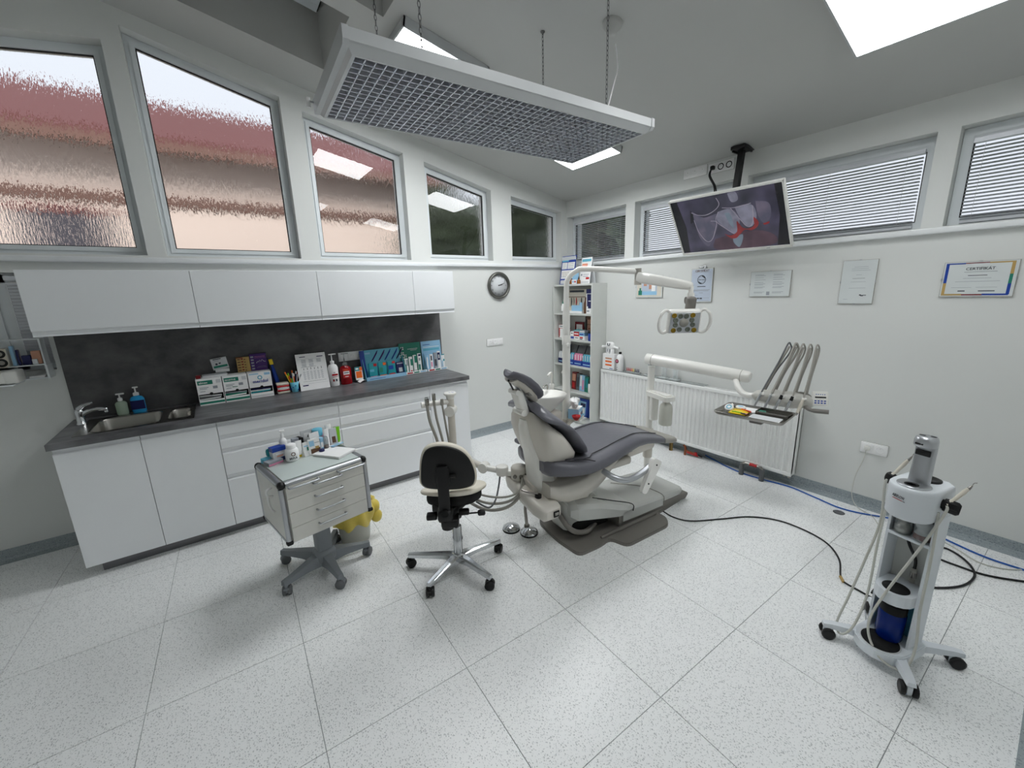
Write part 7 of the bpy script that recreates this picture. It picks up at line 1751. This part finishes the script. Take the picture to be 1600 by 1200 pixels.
def chain(x, y, z0, z1, label):
    t = thing('chain', label, 'chain', (x,y,z1), 0, 'chains of the hanging luminaire')
    g = G(); n = int((z1-z0)/.021); 
    for k in range(n):
        z = z0-z1+.012+.021*k; pts = []
        for q in range(9):
            a = 2*PI*q/8; u_, v_ = .0055*math.cos(a), .0135*math.sin(a)
            pts.append((u_, 0, z+v_) if k % 2 else (0, u_, z+v_))
        g.tube(pts, .0017, 'chain_steel', 4, caps=False)
    g.build('link_run', t); g = G(); g.lathe([(.014,0),(.012,-.006),(.004,-.010),(.003,-.016)], (0,0,0), 'chain_steel', 12); g.tube([(0,.010*math.cos(a), z0-z1+.010*math.sin(a)) for a in [2*PI*q/12 for q in range(13)]], .002, 'chain_steel', 5, caps=False); g.build('ceiling_hook', t)
LMt = WM['suspended_luminaire']
for (x, y, l) in ((.48,.235,'rear chain holding the right end of the luminaire'), (.48,-.285,'front chain holding the right end of the luminaire'), (-.50,.235,'rear chain holding the left end of the luminaire'), (-.50,-.285,'front chain holding the left end of the luminaire')):
    p = LMt @ Vector((x,y,.080)); 
    inrec = (S2[0] < p.x < S2[1] and S2[2] < p.y < S2[3]) 
    chain(p.x, p.y, p.z-.006, zc(p.x)+(SH if inrec else 0), l)
# ceiling light panels
def led(label, x0, y0, face='led_face', w=.60):
    xc = x0+w/2; z = zc(xc)
    t = thing('ceiling_light_panel', label, 'ceiling light', (xc, y0+w/2, z), 0, 'square ceiling light panels')
    M = Matrix.Rotation(math.atan(.2), 4, 'Y')
    g = G(); h = w/2*1.0; 
    for lo, hi in (((-h,-h),(h,-h+.010)), ((-h,h-.010),(h,h)), ((-h,-h),(-h+.010,h)), ((h-.010,-h),(h,h))): g.box((lo[0],lo[1],-.060), (hi[0],hi[1],-.001), 'luminaire_white', M)
    g.box((-h+.01,-h+.01,-.040), (h-.01,h-.01,-.002), 'luminaire_white', M); g.build('frame', t)
    g = G(); g.box((-h+.011,-h+.011,-.0585), (h-.011,h-.011,-.052), face, M); g.build('diffuser', t)
led('bright square light panel at the upper right edge of the ceiling', -1.365, -3.665)
led('light panel seen edge-on below the right end of the hanging luminaire', -1.275, -1.425, 'led_face_bright')
led('light panel half hidden behind the left part of the hanging luminaire', -2.625, -1.395, 'led_face_bright')
led('light panel above and behind the viewpoint', -2.625, -3.665)
t = thing('smoke_detector', 'round off-white detector on the ceiling behind the right front chain', 'detector', (-1.765, -2.226, 3.105)); g = G()
Mq = Matrix.Rotation(math.atan(.2), 4, 'Y'); g.lathe([(.055,0),(.055,-.012),(.045,-.025),(.030,-.030),(.026,-.055),(0,-.058)], (0,0,0), 'ceiling_paint', 28, Mq); g.build('body', t)
t = thing('luminaire_lead', 'white supply lead hanging beside the right front chain of the luminaire', 'cable', (-1.660, -2.161, 3.084)); g = G()
p = Vector((-1.660, -2.161, 3.084)); e = LMt @ Vector((.50,-.275,.080)); g.tube(smooth_path([p+Vector((0,0,-.02)), p+Vector((0,-.02,-.15)), p*.55+e*.45+Vector((.02,0,-.06)), e], 8), .003, 'paper', 6); g.build('lead', t, world=True)

# ------------------------------------------------------------ leads on the floor
def floor_cable(name, label, pts, r, m, cat='cable'):
    t = thing(name, label, cat, (pts[0][0], pts[0][1], 0)); g = G(); g.tube(smooth_path([(p[0],p[1],max(p[2],0)+r+.0005) for p in pts], 8), r, m, 8); g.build('lead', t, world=True); return t
floor_cable('black_cable', 'black cable snaking from the chair base to the trolley castor', [(-1.278, -2.262, 0.050), (-1.232, -2.348, 0.000), (-1.252, -2.471, 0.000), (-1.198, -2.581, 0.000), (-1.013, -2.697, 0.000), (-0.822, -2.812, 0.000), (-0.712, -2.961, 0.000), (-0.705, -3.130, 0.000), (-0.761, -3.273, 0.000), (-0.893, -3.375, 0.000), (-1.059, -3.429, 0.000), (-1.109, -3.458, 0.000), (-1.128, -3.526, 0.000), (-1.139, -3.579, 0.000), (-1.143, -3.617, 0.000)], .005, 'cable_black')
g = G(); P0, P1 = Vector((-1.072, -3.432, -0.000)), Vector((-1.115, -3.459, 0.000)); g.tube([P0+Vector((0,0,.0055)), P1+Vector((0,0,.0055))], .0075, 'gold', 10); tag(g.build('cable_joint'), 'brass joint on the black floor cable left of the trolley', 'connector')
floor_cable('black_cable', 'black cable looping on the floor behind the trolley', [(-1.099, -3.580, 0.000), (-1.040, -3.583, 0.000), (-0.970, -3.606, 0.000), (-0.873, -3.688, 0.000), (-0.758, -3.798, 0.000), (-0.636, -3.868, 0.000), (-0.494, -3.893, 0.000), (-0.388, -3.872, -0.000), (-0.302, -3.820, 0.000), (-0.256, -3.759, 0.000), (-0.263, -3.712, 0.000)], .006, 'cable_black')
floor_cable('black_cable', 'straight black cable running out to the right edge of the picture', [(-0.401, -3.661, 0.000), (-0.427, -3.744, 0.000), (-0.432, -3.830, -0.000), (-0.422, -3.930, -0.000), (-0.336, -4.065, 0.000), (-0.186, -4.234, 0.000)], .006, 'cable_black')
floor_cable('blue_hose', 'thin blue hose along the baseboard behind the trolley', [(-0.029, -2.036, 0.020), (-0.027, -2.122, 0.000), (-0.097, -2.312, 0.000), (-0.123, -2.468, 0.000), (-0.112, -2.624, 0.000), (-0.088, -2.813, 0.000), (-0.135, -3.010, 0.000), (-0.174, -3.167, 0.000), (-0.147, -3.294, 0.000), (-0.069, -3.456, 0.000), (-0.064, -3.604, 0.000), (-0.140, -3.767, 0.000), (-0.190, -3.908, 0.000), (-0.190, -4.057, 0.000), (-0.175, -4.191, 0.000)], .0055, 'cable_blue', 'hose')
floor_cable('white_cable', 'thin white cable beside the blue hose at the right edge', [(-0.158, -3.717, 0.000), (-0.220, -3.805, 0.000), (-0.288, -3.892, 0.000), (-0.258, -3.989, 0.000), (-0.154, -4.078, 0.000), (-0.033, -4.188, 0.000)], .004, 'hose_light')
t = thing('mains_lead', 'thin white mains lead hanging from the low double socket', 'cable', (-.03,-3.24,.47)); g = G(); g.rbox((-.026,-3.240,.470), (.030,.034,.034), .008, 'tv_white')
g.tube(smooth_path([(-.040,-3.240,.462), (-.050,-3.235,.38), (-.035,-3.205,.25), (-.045,-3.200,.13), (-.06,-3.215,.06), (-.08,-3.26,.012), (-.14,-3.36,.006), (-.3,-3.44,.006)], 8), .0028, 'hose_light', 6); g.build('lead', t, world=True)
t = thing('floor_drain', 'small round grey floor plate between the radiator and the trolley', 'drain', (-.245,-3.19,0)); g = G(); g.lathe([(.036,.0002),(.036,.002),(.028,.003),(.026,.0015),(0,.0015)], (0,0,0), 'pipe_grey', 28); g.build('plate', t)
